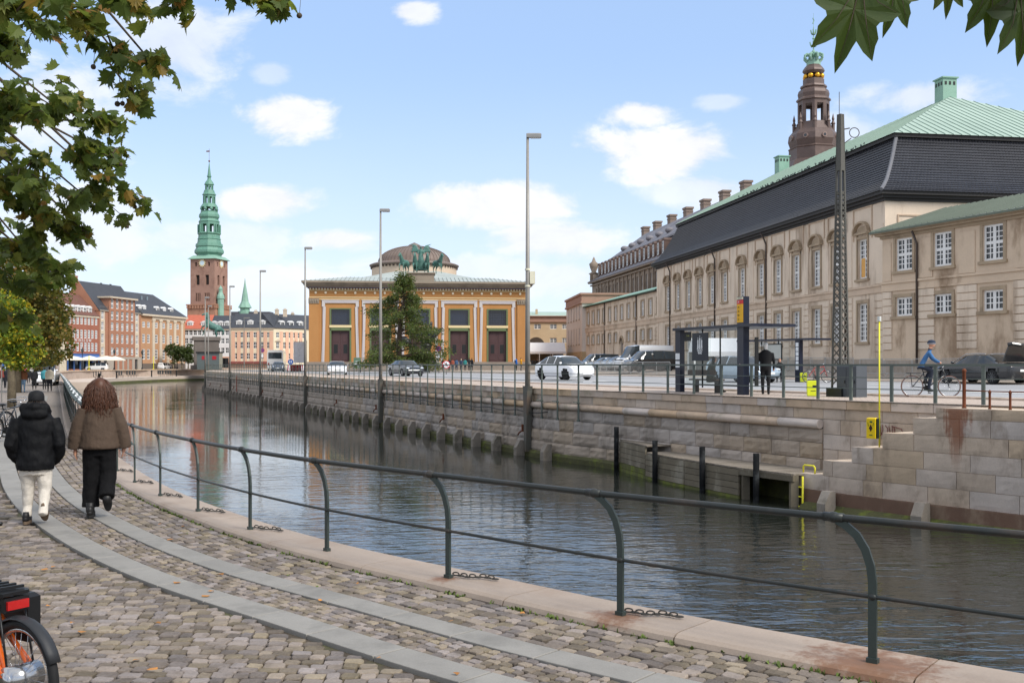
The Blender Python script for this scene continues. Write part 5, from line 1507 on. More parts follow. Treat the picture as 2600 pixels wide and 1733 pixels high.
for i, (dx, tn) in enumerate(((-2.55, -.5), (-.85, -.08), (.85, .08), (2.55, .5))):
    mb = MB(); horse(mb, qx + dx, 0, 0, 1.12, tn); O('horse', organic(mb, [m_bronze], .07, 2), qd)
mb = MB(); figure(mb, qx, 1.4, 1.3, 1.45); wings(mb, qx, 1.5, 3.2, 1.25); O('winged_figure', organic(mb, [m_bronze], .06, 1), qd)
mb = MB(); mb.box(qx - .9, qx + .9, .9, 2.4, .5, .7); mb.loft([[(qx + .95 * math.cos(t_), 1.5 + .7 * math.sin(t_), z) for t_ in [math.pi + math.pi * j / 8 for j in range(9)]] for z in (.6, 1.9)], False)
for sx in (-1, 1): mb.tube([(qx + sx * 1.0, 1.7, .6), (qx + sx * 1.12, 1.7, .6)], .62, 14)
mb.build('chariot', m_bronze, qd)

# ------------------------------------------------------------------ houses along the far left quay
UL = Vector((.203, .979)); OLf = Vector((-107, 246))
def xl(px):
    k_ = (px - CX) / F; return (246 * k_ + 107) / (.203 - .979 * k_)
def cpx(q): return q / 3.919
m_redb = M('red_brick_wall', '#9a6350', .9, var=.12, vs=.5, fine=.08, fs=3, stain='#8a4632', stain_amt=.3, stain_scale=.4)
m_brownb = M('brown_red_brick', '#a2745d', .9, var=.12, vs=.5, fine=.08, fs=3)
m_orangeb = M('orange_brick', '#b48a68', .9, var=.12, vs=.5, fine=.08, fs=3)
m_croof = M('brown_tile_roof', '#6b4a40', .8, var=.2, vs=.6, fine=.2, fs=4)
m_droof = M('dark_slate', '#3d4046', .6, var=.15, vs=.6, fine=.1, fs=4)
m_lime = M('limestone', '#c9bba6', .85, var=.12, vs=.6)
def house(name, label, x0, x1_, zE, ridge, depth, mwall, mroof, org=None, u=None, zb=.4, hip=(False, False), over=.3):
    b = bframe(name, label, (org.x, org.y, 0) if org else (OLf.x, OLf.y, 0), u or UL)
    b['_x0'] = x0
    q = MB(); y1 = depth
    hx0 = x0 + (depth / 2 if hip[0] else -over * 0); hx1 = x1_ - (depth / 2 if hip[1] else 0)
    e0, e1 = x0 - over * .3, x1_ + over * .3
    vs = [(e0, -over, zE), (e1, -over, zE), (e1, y1 + over, zE), (e0, y1 + over, zE), (hx0, depth / 2, ridge), (hx1, depth / 2, ridge)]
    q.add(vs, [(0, 1, 5, 4), (1, 2, 5), (2, 3, 4, 5), (3, 0, 4), (3, 2, 1, 0)]); q.build('roof', mroof, b)
    del b['_x0']
    return b
def walls(b, x0, x1_, z0, zE, holes, mat, depth=10, name='wall'):
    q = MB(); holed(q, x0, x1_, z0, zE, holes, 0, .25); solid(q, x0, x1_, 0, depth, z0, zE); return q.build(name, mat, b)
def dormer(b, x, y, z, w, h, mat, rows=2, roofm=None):
    q = MB(); q.box(x - w / 2 - .12, x + w / 2 + .12, y, y + 2.5, z, z + h + .1); q.prism_y([(x - w / 2 - .3, z + h + .1), (x + w / 2 + .3, z + h + .1), (x, z + h + .55)], y - .1, y + 3); d_ = q.build('dormer', mat, b)
    win(d_, x, z + .1, w, h - .1, 2, rows, .1, .03, y=y - .05)
def chimney(b, x, y, z, h, mat, w=1.1):
    q = MB(); q.cbox(x, y, z, w, .8, h); q.cbox(x, y, z + h, w + .2, 1.0, .2)
    for i in (-1, 0, 1): q.tube([(x + i * .3, y, z + h + .2), (x + i * .3, y, z + h + .65)], .12, 7)
    q.build('chimney', mat, b)
# cream sliver behind the trees
xa, xb = xl(100), xl(169)
h0 = house('cream_house', 'cream plastered house half hidden behind the promenade trees', xa, xb - .05, 13.0, 18.5, 11, m_lime, m_croof)
zl = lambda y: 27.6 - .02473 * y
ws = [xa + (xb - xa) * f for f in (.2, .4, .6, .8)]
walls(h0, xa, xb - .05, .4, 13.0, [hole(x, z, 1.0, 1.9) for x in ws for z in (9.9, 6.6, 3.2)], M('cream_plaster', '#c8bda8', .85), 11)
for x in ws:
    for z in (9.9, 6.6, 3.2): win(h0, x, z, 1.0, 1.9, 2, 3, .09, .03, y=.18)
# red brick house
xa, xb = xl(169.7), xl(251.3)
h1 = house('red_brick_house', 'red brick house with white windows, brown roof and blue shopfront', xa, xb, 14.1, 19.6, 11, m_redb, m_croof)
cx_ = [xl(cpx(q)) for q in (697, 737, 774, 812, 850, 885, 920, 957)]
rows = ((11.8, 1.85), (8.4, 2.1), (5.2, 2.15))
walls(h1, xa, xb, .4, 14.1, [hole(x, z, .95, hh) for x in cx_ for z, hh in rows] + [(xa + .6, xb - .6, .8, 3.9)], m_redb, 11)
for x in cx_:
    for z, hh in rows: win(h1, x, z, .95, hh, 2, 3, .17, .06, y=.05)
q = MB(); q.box(xa, xb, -.15, 0, 13.6, 14.1); q.build('eave_moulding', m_lime, h1)
for q_ in (697, 755, 810, 865, 920): dormer(h1, xl(cpx(q_)), .6, 14.5, 1.1, 1.5, m_white)
m_shop = M('blue_shopfront', '#3c5b8c', .6)
q = MB(); q.box(xa, xb, -.12, .05, 3.7, 4.6); 
for f in (0, .2, .4, .6, .8, 1): q.box(xa + (xb - xa - .5) * f, xa + (xb - xa - .5) * f + .5, -.1, .1, .4, 3.7)
q.build('shopfront', m_shop, h1)
q = MB(); q.add([(xa + .5, .2, .8), (xb - .5, .2, .8), (xb - .5, .2, 3.7), (xa + .5, .2, 3.7)], [(0, 1, 2, 3)]); q.build('shop_window', g_dark, h1)
for f0, f1 in ((.02, .62), (.66, .98)):
    q = MB(); a0, a1 = xa + (xb - xa) * f0, xa + (xb - xa) * f1; slope_quad(q, (a0, -1.6, 3.4), (a1, -1.6, 3.4), (a1, -.1, 4.2), (a0, -.1, 4.2), .05); q.build('awning', M('blue_awning', '#4a6da8', .7), h1)
def text3d(body, size, mat, parent, loc, rot, name='lettering', ext=.01, align='CENTER'):
    cu = bpy.data.curves.new(name, 'FONT'); cu.body = body; cu.size = size; cu.extrude = ext; cu.align_x = align; cu.align_y = 'CENTER'
    t = bpy.data.objects.new('t', cu); COL.objects.link(t)
    me = bpy.data.meshes.new_from_object(t.evaluated_get(bpy.context.evaluated_depsgraph_get())); bpy.data.objects.remove(t)
    me.materials.clear(); me.materials.append(mat)
    return O(name, me, parent, loc, rot=rot)
text3d('W I N S L O W', 1.05, m_white, h1, ((xa + xb) / 2 - .2, -.05, 7.85), (R(90), 0, 0))
# tall brick house with gable and balcony bays
xa, xb = xl(251.6), xl(357)
h2 = house('tall_brick_house', 'tall brown red brick house with raised five window centre', xa, xb, 15.6, 23.2, 12, m_brownb, m_droof)
zl = lambda y: 29.24 - .0263 * y
cc = [xl(cpx(q)) for q in (1105, 1156, 1206, 1255, 1304)]; sd_ = [xl(cpx(q)) for q in (1020, 1362)]
rw_ = [(zl(b_), zl(t_) - zl(b_)) for t_, b_ in ((515, 600), (625, 705), (740, 830), (870, 945))]
hs = [hole(x, z, 1.15, hh) for x in sd_ for z, hh in rw_]
ca, cb_ = cc[0] - 1.3, cc[-1] + 1.3
walls(h2, xa, xb, .4, 15.6, hs + [(xa + .5, ca - .2, .8, 3.6)], m_brownb, 12)
q = MB(); f_ = MB(); holed(f_, ca, cb_, .4, 19.0, [hole(x, z, 1.15, hh) for x in cc for z, hh in rw_] + [hole(x, zl(490), 1.15, zl(395) - zl(490)) for x in cc], -.35, .3); f_.box(ca, ca + .01, -.35, 4, .4, 19); f_.box(cb_ - .01, cb_, -.35, 4, .4, 19)
f_.build('raised_front', m_brownb, h2)
q = MB(); q.box(ca - .5, cb_ + .5, -1.0, 5, 19.0, 19.4); q.build('raised_cornice', m_lime, h2)
for x in cc:
    for z, hh in rw_ + [(zl(490), zl(395) - zl(490))]: win(h2, x, z, 1.15, hh, 2, 2 if z > 13 else 4, .17, .06, y=-.25)
for x in sd_:
    for z, hh in rw_: win(h2, x, z, 1.15, hh, 2, 4, .17, .06, y=.05)
    q = MB(); q.box(x - .9, x + .9, -.08, 0, 3.8, 15.6); 
    f2 = MB(); holed(f2, x - .95, x + .95, 3.8, 15.6, [hole(x, z, 1.2, hh) for z, hh in rw_], -.06, .06); f2.build('stone_strip', m_lime, h2)
q = MB(); q.box(xa, ca, -.25, .2, 15.5, 15.75); q.box(cb_, xb, -.25, .2, 15.5, 15.75); q.build('balcony_slab', m_lime, h2)
q = MB()
for a0, a1 in ((xa, ca), (cb_, xb)):
    for i in range(9): q.tube([(a0 + (a1 - a0) * i / 8, -.2, 15.7), (a0 + (a1 - a0) * i / 8, -.2, 16.7)], .03, 4)
    q.bar((a0, -.2, 16.7), (a1, -.2, 16.7), .06)
q.build('balcony_rail', m_steel, h2)
q = MB(); q.box(xa, xb, -.45, -.3, .4, 3.9)
f2 = MB(); hs2 = [(xa + (xb - xa) * f + .2, xa + (xb - xa) * f + 1.7, .5, 3.3) for f in (.06, .3, .42, .54, .66, .8)]
holed(f2, xa, xb, .4, 3.9, hs2, -.45, .4); f2.build('ground_floor', M('grey_shop_stone', '#a39a8e', .85), h2)
q = MB(); q.add([(xa, -.1, .5), (xb, -.1, .5), (xb, -.1, 3.4), (xa, -.1, 3.4)], [(0, 1, 2, 3)]); q.build('shop_window', g_dark, h2)
q = MB(); q.prism_x([(-.0, 15.6), (6, 23.3), (12, 15.6)], xa - .12, xa - .02); q.build('gable', m_brownb, h2)
chimney(h2, xl(cpx(965)), 6.5, 22.4, 1.8, m_brownb, 2.0); chimney(h2, xl(cpx(715)), 7, 19.0, 4.6, m_dark, 1.4)
# orange pilastered house
xa, xb = xl(357.3), xl(470)
h3 = house('pilastered_house', 'orange brick house with cream pilasters and black hipped roof', xa, xb, 15.7, 22.0, 13, m_orangeb, m_droof, hip=(False, True), over=.7)
zl = lambda y: 31.2 - .02817 * y
cc = [xl(cpx(q)) for q in (1430, 1478, 1557, 1630, 1700, 1768)]
rw_ = [(zl(680), zl(625) - zl(680)), (zl(830), zl(745) - zl(830)), (zl(990), zl(890) - zl(990))]
walls(h3, xa, xb, .4, 15.7, [hole(x, z, 1.35, hh) for x in cc for z, hh in rw_], m_orangeb, 13)
for x in cc:
    for z, hh in rw_: win(h3, x, z, 1.35, hh, 2, 3, .18, .06, y=.06)
for q_ in (1522, 1594, 1665, 1735, 1805):
    x = xl(cpx(q_)); q = MB(); q.box(x - .55, x + .55, -.3, 0, 2.6, 13.9); q.box(x - .75, x + .75, -.4, 0, 13.9, 14.4); q.box(x - .75, x + .75, -.4, 0, 2.2, 2.6); q.build('pilaster', m_lime, h3)
q = MB(); x = xl(cpx(1510)); q.box(x, xb, -.25, 0, 14.4, 15.2); q.box(xa, xb + .5, -.7, 0, 15.2, 15.7); q.build('entablature', m_lime, h3)
q = MB(); q.box(xa, xb, -.15, 0, .4, 2.2); q.build('plinth', M('dark_plinth', '#6b6158', .85), h3)
for q_ in (1425, 1470, 1600, 1668, 1740): dormer(h3, xl(cpx(q_)), .9, 16.0, 1.1, 1.7, m_white)
for q_ in (1548, 1602):
    q = MB(); x = xl(cpx(q_)); q.box(x - .3, x + .3, 4.2, 4.5, 20.0, 21.0); q.build('skylight', g_blue, h3)
chimney(h3, xl(cpx(1275)), 8, 21, 2, m_dark); chimney(h3, xl(cpx(1365)), 8, 21, 2, m_dark)

# ------------------------------------------------------------------ houses round the square beyond the bridge
zf = lambda y: 69.3 - .0456 * y
def fx(px, Y=310): return PX(px, Y)
m_wh = M('white_plaster', '#dcdad8', .85, var=.04, vs=.5, stain='#bdb9b4', stain_amt=.3, stain_scale=.4, streak=.6)
def center_house(name, label, px0, px1, zE, zR, mwall, mroof, cols, rows, ndorm, Y=310, w=1.0, ground=None):
    x0, x1_ = fx(px0, Y), fx(px1, Y); org = Vector((0, Y))
    b = house(name, label, x0, x1_, zE, zR, 11, mwall, mroof, org, Vector((1, 0)), 1.0, over=.4)
    cx2 = [fx(p, Y) for p in cols]
    hs = [hole(x, z, w, hh) for x in cx2 for z, hh in rows]
    walls(b, x0, x1_, .8, zE, hs, mwall, 11)
    for x in cx2:
        for z, hh in rows: win(b, x, z, w, hh, 2, 2, .09, .05, y=.1)
    for p in ndorm: dormer(b, fx(p, Y), 1.0, zE + .6, 1.5, 1.35, m_white, 1)
    q = MB(); q.box(x0, x1_, -.3, 0, zE - .35, zE); q.build('eave_moulding', m_lime, b)
    return b
c3 = lambda q: 440 + q / 2.614
hw = center_house('white_house', 'white plastered house with bright orange red tiled roof', c3(62), c3(237), 12.7, 17.2, m_wh, M('red_tile_roof', '#b0604a', .8, var=.12, vs=.8, fine=.15, fs=4),
                  [c3(q) for q in (88, 116, 145, 174, 203)], ((10.8, 1.5), (8.3, 1.6), (5.4, 1.5), (2.2, 1.8)), [c3(104), c3(195)])
hw2 = center_house('white_house', 'white plastered house with dark slate roof and three dormers', c3(238), c3(378), 12.7, 17.0, m_wh, m_droof,
                   [c3(q) for q in (270, 299, 328, 357)], ((10.8, 1.5), (8.3, 1.6), (5.4, 1.6)), [c3(262), c3(304), c3(348)])
x0, x1_ = fx(c3(238)), fx(c3(378)); q = MB(); q.box(x0, x1_, -.1, 0, .8, 4.3); q.build('ground_floor', M('pink_plaster', '#d2a58a', .85), hw2)
for p in (294, 326, 352):
    q = MB(); x = fx(c3(p)); q.box(x - .7, x + .7, -.14, -.09, 1.0, 3.9); q.build('shop_door', m_dark, hw2)
m_peach = M('peach_plaster', '#d8ae94', .85, var=.06, vs=.4); m_cr = M('cream_wall', '#dccfb4', .85, var=.05, vs=.4)
colsP = [c3(q) for q in (413, 456, 498, 543, 588, 633)]
hp = center_house('peach_house', 'cream house with peach wall strips and dark dormered roof', c3(380), c3(668), 13.0, 17.6, m_cr, m_droof, colsP, ((10.1, 1.6), (6.8, 1.95), (3.6, 1.75)), [c3(430), c3(505), c3(585)], w=1.05)
for p in (398, 435, 477, 520, 566, 611, 650):
    q = MB(); x = fx(c3(p)); q.box(x - .55, x + .55, -.08, 0, 2.6, 12.0); q.build('wall_strip', m_peach, hp)
q = MB(); q.box(fx(c3(380)), fx(c3(668)), -.12, 0, .8, 2.6); q.build('ground_floor', m_peach, hp)
for i in range(5):
    q = MB(); x = fx(c3(400 + i * 55)); slope_quad(q, (x - 1.2, -1.4, 2.3), (x + 1.2, -1.4, 2.3), (x + 1.2, -.1, 2.9), (x - 1.2, -.1, 2.9), .05); q.build('awning', M('dark_red_awning', '#6d3a36', .8), hp)
chimney(hp, fx(c3(660)), 5.5, 17.0, 1.6, m_lime); chimney(hp, fx(c3(715)), 5.5, 16.6, 2, m_lime)
# its receding right front
cnr = Vector((fx(c3(668)), 310)); UP = Vector((.62, .785))
hp2 = house('corner_house', 'cream corner front receding towards the museum with pedimented window', 0, 46, 13.0, 17.6, 11, m_cr, m_droof, cnr, UP, over=.4)
def xp(px):
    k_ = (px - CX) / F; return (310 * k_ - cnr.x) / (UP.x - UP.y * k_)
cp = [xp(c3(q)) for q in (693, 740, 770, 800, 830, 862)]
cp = [x for x in cp if 0 < x < 45]
walls(hp2, 0, 46, .8, 13.0, [hole(x, z, 1.1, hh) for x in cp for z, hh in ((10.1, 1.6), (6.8, 1.95), (3.6, 1.75))], m_cr, 11)
for x in cp:
    for z, hh in ((10.1, 1.6), (6.8, 1.95), (3.6, 1.75)): win(hp2, x, z, 1.1, hh, 2, 2, .09, .05, y=.1)
for a, b in zip(cp, cp[1:]):
    q = MB(); m_ = (a + b) / 2; q.box(m_ - .6, m_ + .6, -.08, 0, 2.6, 12.0); q.build('wall_strip', m_peach, hp2)
q = MB(); q.prism_y([(cp[0] - 1.1, 9.0), (cp[0] + 1.1, 9.0), (cp[0], 9.7)], -.3, 0); q.build('pediment', m_lime, hp2)
for x in cp[1::2]: dormer(hp2, x, 1.0, 13.6, 1.4, 1.3, m_white, 1)
# dark roofs further back
fb = house('back_house', 'dark slate roofed house behind the peach house', fx(590, 345), fx(700, 345), 15.2, 19.0, 10, m_lime, m_droof, Vector((0, 345)), Vector((1, 0)))
walls(fb, fx(590, 345), fx(700, 345), .8, 15.2, [], m_lime, 10); chimney(fb, fx(640, 345), 5, 18, 2, m_lime)
fb2 = house('back_house', 'dark roofed house with pale chimney beside the museum corner', fx(705, 350), fx(790, 350), 15.0, 18.6, 10, m_lime, m_droof, Vector((0, 350)), Vector((1, 0)))
walls(fb2, fx(705, 350), fx(790, 350), .8, 15.0, [], m_lime, 10); chimney(fb2, fx(735, 350), 5, 17.5, 2, m_lime)
# yellow building with arch between museum and block
yb = E('arched_building', 'yellow stone building with arched gateway and green roof', 'building', (0, 190, 0))
zy = lambda y: 18.37 - .01211 * y
m_ys = M('yellow_render', '#c3ad8d', .85, var=.1, vs=.4, stain='#a38d6d', stain_amt=.4, stain_scale=.3)
x0, x1_ = PX(1325, 190), PX(1450, 190); cxs = [PX(1320 + q / 6.033, 190) for q in (270, 513, 690)]
hs = [hole(x, z, 1.25 if i < 2 else 1.0, .92) for i, x in enumerate(cxs) for z in (8.5, 5.95)]
q = MB(); holed(q, x0, x1_, .8, 10.0, hs[2:] + [hs[0]], 0, .3); solid(q, x0, x1_, 0, 12, .8, 10.0); q.build('wall', m_ys, yb)
for i, x in enumerate(cxs):
    for z in (8.5, 5.95):
        if not (i == 0 and z < 6): win(yb, x, z, 1.25 if i < 2 else 1.0, .92, 4, 3, .08, .02, y=.1, mull=(2,))
ax = PX(1320 + 250 / 6.033, 190)
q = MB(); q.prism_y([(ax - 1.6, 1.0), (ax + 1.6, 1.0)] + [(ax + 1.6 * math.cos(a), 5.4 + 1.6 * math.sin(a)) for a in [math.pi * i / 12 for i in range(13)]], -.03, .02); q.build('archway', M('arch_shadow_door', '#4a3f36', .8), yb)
q = MB(); q.box(x0 - .2, x1_, -.3, 12, 9.8, 10.0); q.box(x0 - .2, x1_, -.15, 12, 10.0, 10.8); q.box(x0 - .3, x1_, -.45, 12, 10.8, 10.95); q.build('cornice', m_pink, yb)
q = MB(); slope_quad(q, (x0 - .3, -.4, 10.95), (x1_, -.4, 10.95), (x1_, 6, 12.0), (x0 - .3, 6, 12.0)); q.build('roof', m_copper, yb)
q = MB(); q.cbox(PX(1363, 190), 2, 11.0, .45, .45, 1.3); q.build('chimney', m_ys, yb)

# ------------------------------------------------------------------ far left quay: low landing and upper wall
FLn = Line(FL[:7], 2.0)
fq = E('far_quay', 'low stone landing and wall along the far left bank', 'quay wall')
m_fq = M('far_quay_stone', '#b3a294', .85, var=.15, vs=.5, fine=.08, fs=3, stain='#8a7c6d', stain_amt=.5, stain_scale=.4)
q = MB(); sweep(q, FLn, 0, FLn.len, [(-.2, .5), (-.2, -3), (.6, -3), (.6, .5)], 3); q.build('upper_wall', m_fq, fq)
q = MB(); sweep(q, FLn, 12, FLn.len, [(-6.5, -1.05), (-6.5, -3), (.0, -3), (.0, -1.05)], 3); q.build('landing', M('landing_stone', '#bfb0a2', .85, var=.15, vs=.4), fq)
q = MB(); sweep(q, FLn, 12, FLn.len, [(-6.62, -1.75), (-6.8, -3), (-6.4, -3), (-6.4, -1.75)], 3); q.build('mossy_footing', m_algae, fq)
q = MB(); sweep(q, FLn, 0, FLn.len, [(-.35, .5), (-.35, .72), (.7, .72), (.7, .5)], 3); q.build('coping', m_cap, fq)
# ------------------------------------------------------------------ near railing
m_iron = M('rail_iron', '#2f3332', .42, .25, var=.15, vs=5, fine=.12, fs=40, stain='#5a4a3e', stain_amt=.35, stain_scale=3)
m_ironp = M('post_iron', '#3c4643', .45, .2, var=.15, vs=5, fine=.1, fs=40, stain='#3c4442', stain_amt=.4, stain_scale=3)
nr = E('quay_railing', 'dark green iron railing with crook shaped posts along the near kerb', 'railing')
pp = MB()
path = [(0, 0, .02), (0, 0, .30), (0, 0, .50), (-.012, 0, .60), (-.045, 0, .70), (-.10, 0, .785), (-.17, 0, .84), (-.23, 0, .868)]
pp.tube(path, [.75 * .045] * 6 + [.032, .028], 4, True, up=(1, 0, 0), sq=(1.1, .45))
pp.cbox(0, 0, 0, .07, .045, .03)
PPM = pp.mesh('post', m_ironp)
cl_ = MB(); cl_.ell((0, 0, 0), (.045, .036, .036), 12, 8); cl_.tube([(-.065, 0, 0), (.065, 0, 0)], .030, 12); CLM = cl_.mesh('collar', m_iron, True)
sc_ = MB(); sc_.ell((0, 0, 0), (.030, .024, .024), 10, 6); SCM = sc_.mesh('collar', m_iron, True)
for t in POST_T:
    if t > KL.len * .5: break
    q = KL.at(t, .0); a = KL.ang(t)
    # the crook leans along the rail, away up the quay
    O('post', PPM, nr, (q.x, q.y, .06), a + math.pi)
    q2 = KL.at(t + .25, .0); O('collar', CLM, nr, (q2.x, q2.y, .945), KL.ang(t))
    O('collar', SCM, nr, (q.x, q.y, .47), a)
def railtube(z, r, name, sag=0.0):
    mb = MB(); path = []
    t = 0
    while t < KL.len * .52: 
        q = KL.at(t); path.append((q.x, q.y, z)); t += .35 if t < 25 else 1.2
    mb.tube(path, r, 10); return mb.build(name, m_iron, nr, True)
railtube(.945, .024, 'top_rail'); railtube(.47, .0135, 'lower_rail')
# chains lying at the post feet
chn = MB()
for i in range(11):
    a = i * .042; z = .018 + (.012 if i % 2 else 0); yw = .02 * math.sin(i * 1.1)
    ring = [(a + .03 * math.cos(t_) , yw + (.014 * math.sin(t_) if i % 2 == 0 else 0), z + (.014 * math.sin(t_) if i % 2 else 0)) for t_ in [2 * math.pi * j / 10 for j in range(11)]]
    chn.tube(ring, .0062, 6, False)
CHN = chn.mesh('chain', M('chain_steel', '#4c4a46', .5, .6, var=.2, vs=20))
for i, dsc in ((2, None), (3, 'beside the rust streaked kerb foot'), (4, None), (6, None), (7, None), (8, None), (9, None), (10, None)):
    if i == 2: continue
    t = POST_T[i]; q = KL.at(t, -.03)
    tag(O('chain', CHN, None, (q.x, q.y, .06), KL.ang(t) + math.pi + .45), 'short steel chain lying on the kerb at a railing post', 'chain', 'chains at the railing post feet')
# green sheet hung over the railing further up the quay, with a pale rope along it
ta, tb_ = KL.near((-9.3, 22.6)), KL.near((-50, 112))
mb = MB(); vs = []; n = 70; cols = 6
for i in range(n + 1):
    t = ta + (tb_ - ta) * (i / n) ** 1.6; w_ = .05 * math.sin(i * 1.9) + .03 * math.sin(i * .7)
    for j in range(cols):
        f = j / (cols - 1); q = KL.at(t, .05 - 1.0 * f - w_ * math.sin(f * 3.14))
        vs.append((q.x, q.y, .99 - .9 * f ** 1.3 + .03 * math.sin(i * 2.3 + j)))
mb.add(vs, [(i * cols + j, i * cols + j + 1, (i + 1) * cols + j + 1, (i + 1) * cols + j) for i in range(n) for j in range(cols - 1)])
tag(mb.build('cover_sheet', M('green_sheet', '#3f4a48', .85, var=.15, vs=1.5, fine=.15, fs=12), None, True), 'dark green cover sheet draped over the far end of the quay railing', 'cover sheet')
mb = MB(); path = []
for i in range(120):
    t = ta + (tb_ - ta) * (i / 119) ** 1.6; q = KL.at(t, -.16 + .05 * math.sin(i * .9)); path.append((q.x, q.y, .99 - .08 + .03 * math.sin(i * 1.7)))
mb.tube(path, .035, 6); tag(mb.build('rope', M('pale_rope', '#cfd2d0', .8), None, True), 'pale rope running along the green sheet on the railing', 'rope')

# weeds between the stones
def tuft(mb, x, y, z, n, h, sp):
    for i in range(n):
        a = random.uniform(0, 6.28); l = h * random.uniform(.5, 1.2); d = Vector((math.cos(a), math.sin(a), 0)) * sp * random.uniform(.3, 1); w_ = .004 + .01 * random.random()
        b0 = Vector((x + random.gauss(0, sp * .3), y + random.gauss(0, sp * .3), z)); s_ = Vector((-d.y, d.x, 0)).normalized() * w_
        mb.add([b0 - s_, b0 + s_, b0 + d * .6 + Vector((0, 0, l * .7)) + s_ * .8, b0 + d * .6 + Vector((0, 0, l * .7)) - s_ * .8, b0 + d + Vector((0, 0, l))], [(0, 1, 2, 3), (3, 2, 4)])
m_weed = M('weed_green', '#57682c', .8, var=.3, vs=8, island=.3)
wd = MB()
for i in range(300):
    t = random.uniform(1.5, 22); q = KL.at(t, random.uniform(.20, .245)); tuft(wd, q.x, q.y, -.01, 4, .035, .035)
for i in range(420):
    t = random.uniform(1, 24); q = KL.at(t, random.choice((random.uniform(.25, .85), random.uniform(1.9, 4)))); tuft(wd, q.x, q.y, -.02, 3, .022, .02)
stuff(wd.build('weeds', m_weed)); 
dw = MB()
for i in range(26):
    t = KL.near((3.05, 5.75)); q = KL.at(t + random.gauss(0, .12), random.gauss(.08, .07)); tuft(dw, q.x, q.y, .06, 3, .05, .06)
tag(dw.build('dry_weed', M('dry_weed', '#6b5238', .9, var=.3, vs=20)), 'withered brown weed tuft on the kerb', 'weed')
lf = MB()
for i in range(70):
    x = random.uniform(-4.5, 2.5); y = random.uniform(5.6, 13); t = KL.near((x, y)); q = KL.at(t); nn = KL.nrm(t)
    if (Vector((x, y)) - q).dot(nn) < .1: continue
    a = random.uniform(0, 6.28); s_ = random.uniform(.015, .04); z = .012
    lf.add([(x + s_ * math.cos(a + b_), y + s_ * math.sin(a + b_) * .7, z + random.uniform(0, .015)) for b_ in (0, 1.2, 2.3, 3.6, 5)], [(0, 1, 2, 3, 4)])
stuff(lf.build('fallen_leaves', M('fallen_leaf', '#a5713a', .8, island=.35, var=.1)))

# ------------------------------------------------------------------ bicycles
m_tyre = M('tyre_rubber', '#1b1b1c', .75, var=.15, vs=20); m_chrome = M('polished_metal', '#b5b6b8', .2, .9, var=.05); m_black = M('black_plastic', '#17181a', .38, var=.15, vs=10)
def ringmesh(R_, r_, n=40, m=8, sq=1.0):
    mb = MB(); vs = []; fs = []
    for i in range(n):
        a = 2 * math.pi * i / n
        for j in range(m):
            b = 2 * math.pi * j / m; rr_ = R_ + r_ * math.cos(b); vs.append((rr_ * math.cos(a), r_ * sq * math.sin(b), rr_ * math.sin(a)))
    for i in range(n):
        for j in range(m): fs.append((i * m + j, i * m + (j + 1) % m, ((i + 1) % n) * m + (j + 1) % m, ((i + 1) % n) * m + j))
    mb.add(vs, fs); return mb
_bk = {}
def wheel_parts(R_, tw, tyre=None):
    k_ = (R_, tw, tyre.name if tyre else '')
    if k_ not in _bk:
        t_ = ringmesh(R_ - tw, tw, 40, 8).mesh('tyre', tyre or m_tyre, True); r_ = ringmesh(R_ - 2.2 * tw, .013, 36, 6, .9).mesh('rim', m_chrome, True)
        s_ = MB()
        for i in range(28):
            a = 2 * math.pi * i / 28; b = a + (.35 if i % 2 else -.35); sy = .028 if (i // 2) % 2 else -.028
            s_.tube([(.03 * math.cos(b), sy, .03 * math.sin(b)), ((R_ - 2.2 * tw) * math.cos(a), 0, (R_ - 2.2 * tw) * math.sin(a))], .0016, 4)
        s_.tube([(0, -.05, 0), (0, .05, 0)], .028, 10); _bk[k_] = (t_, r_, s_.mesh('spokes', m_chrome, True))
    return _bk[k_]
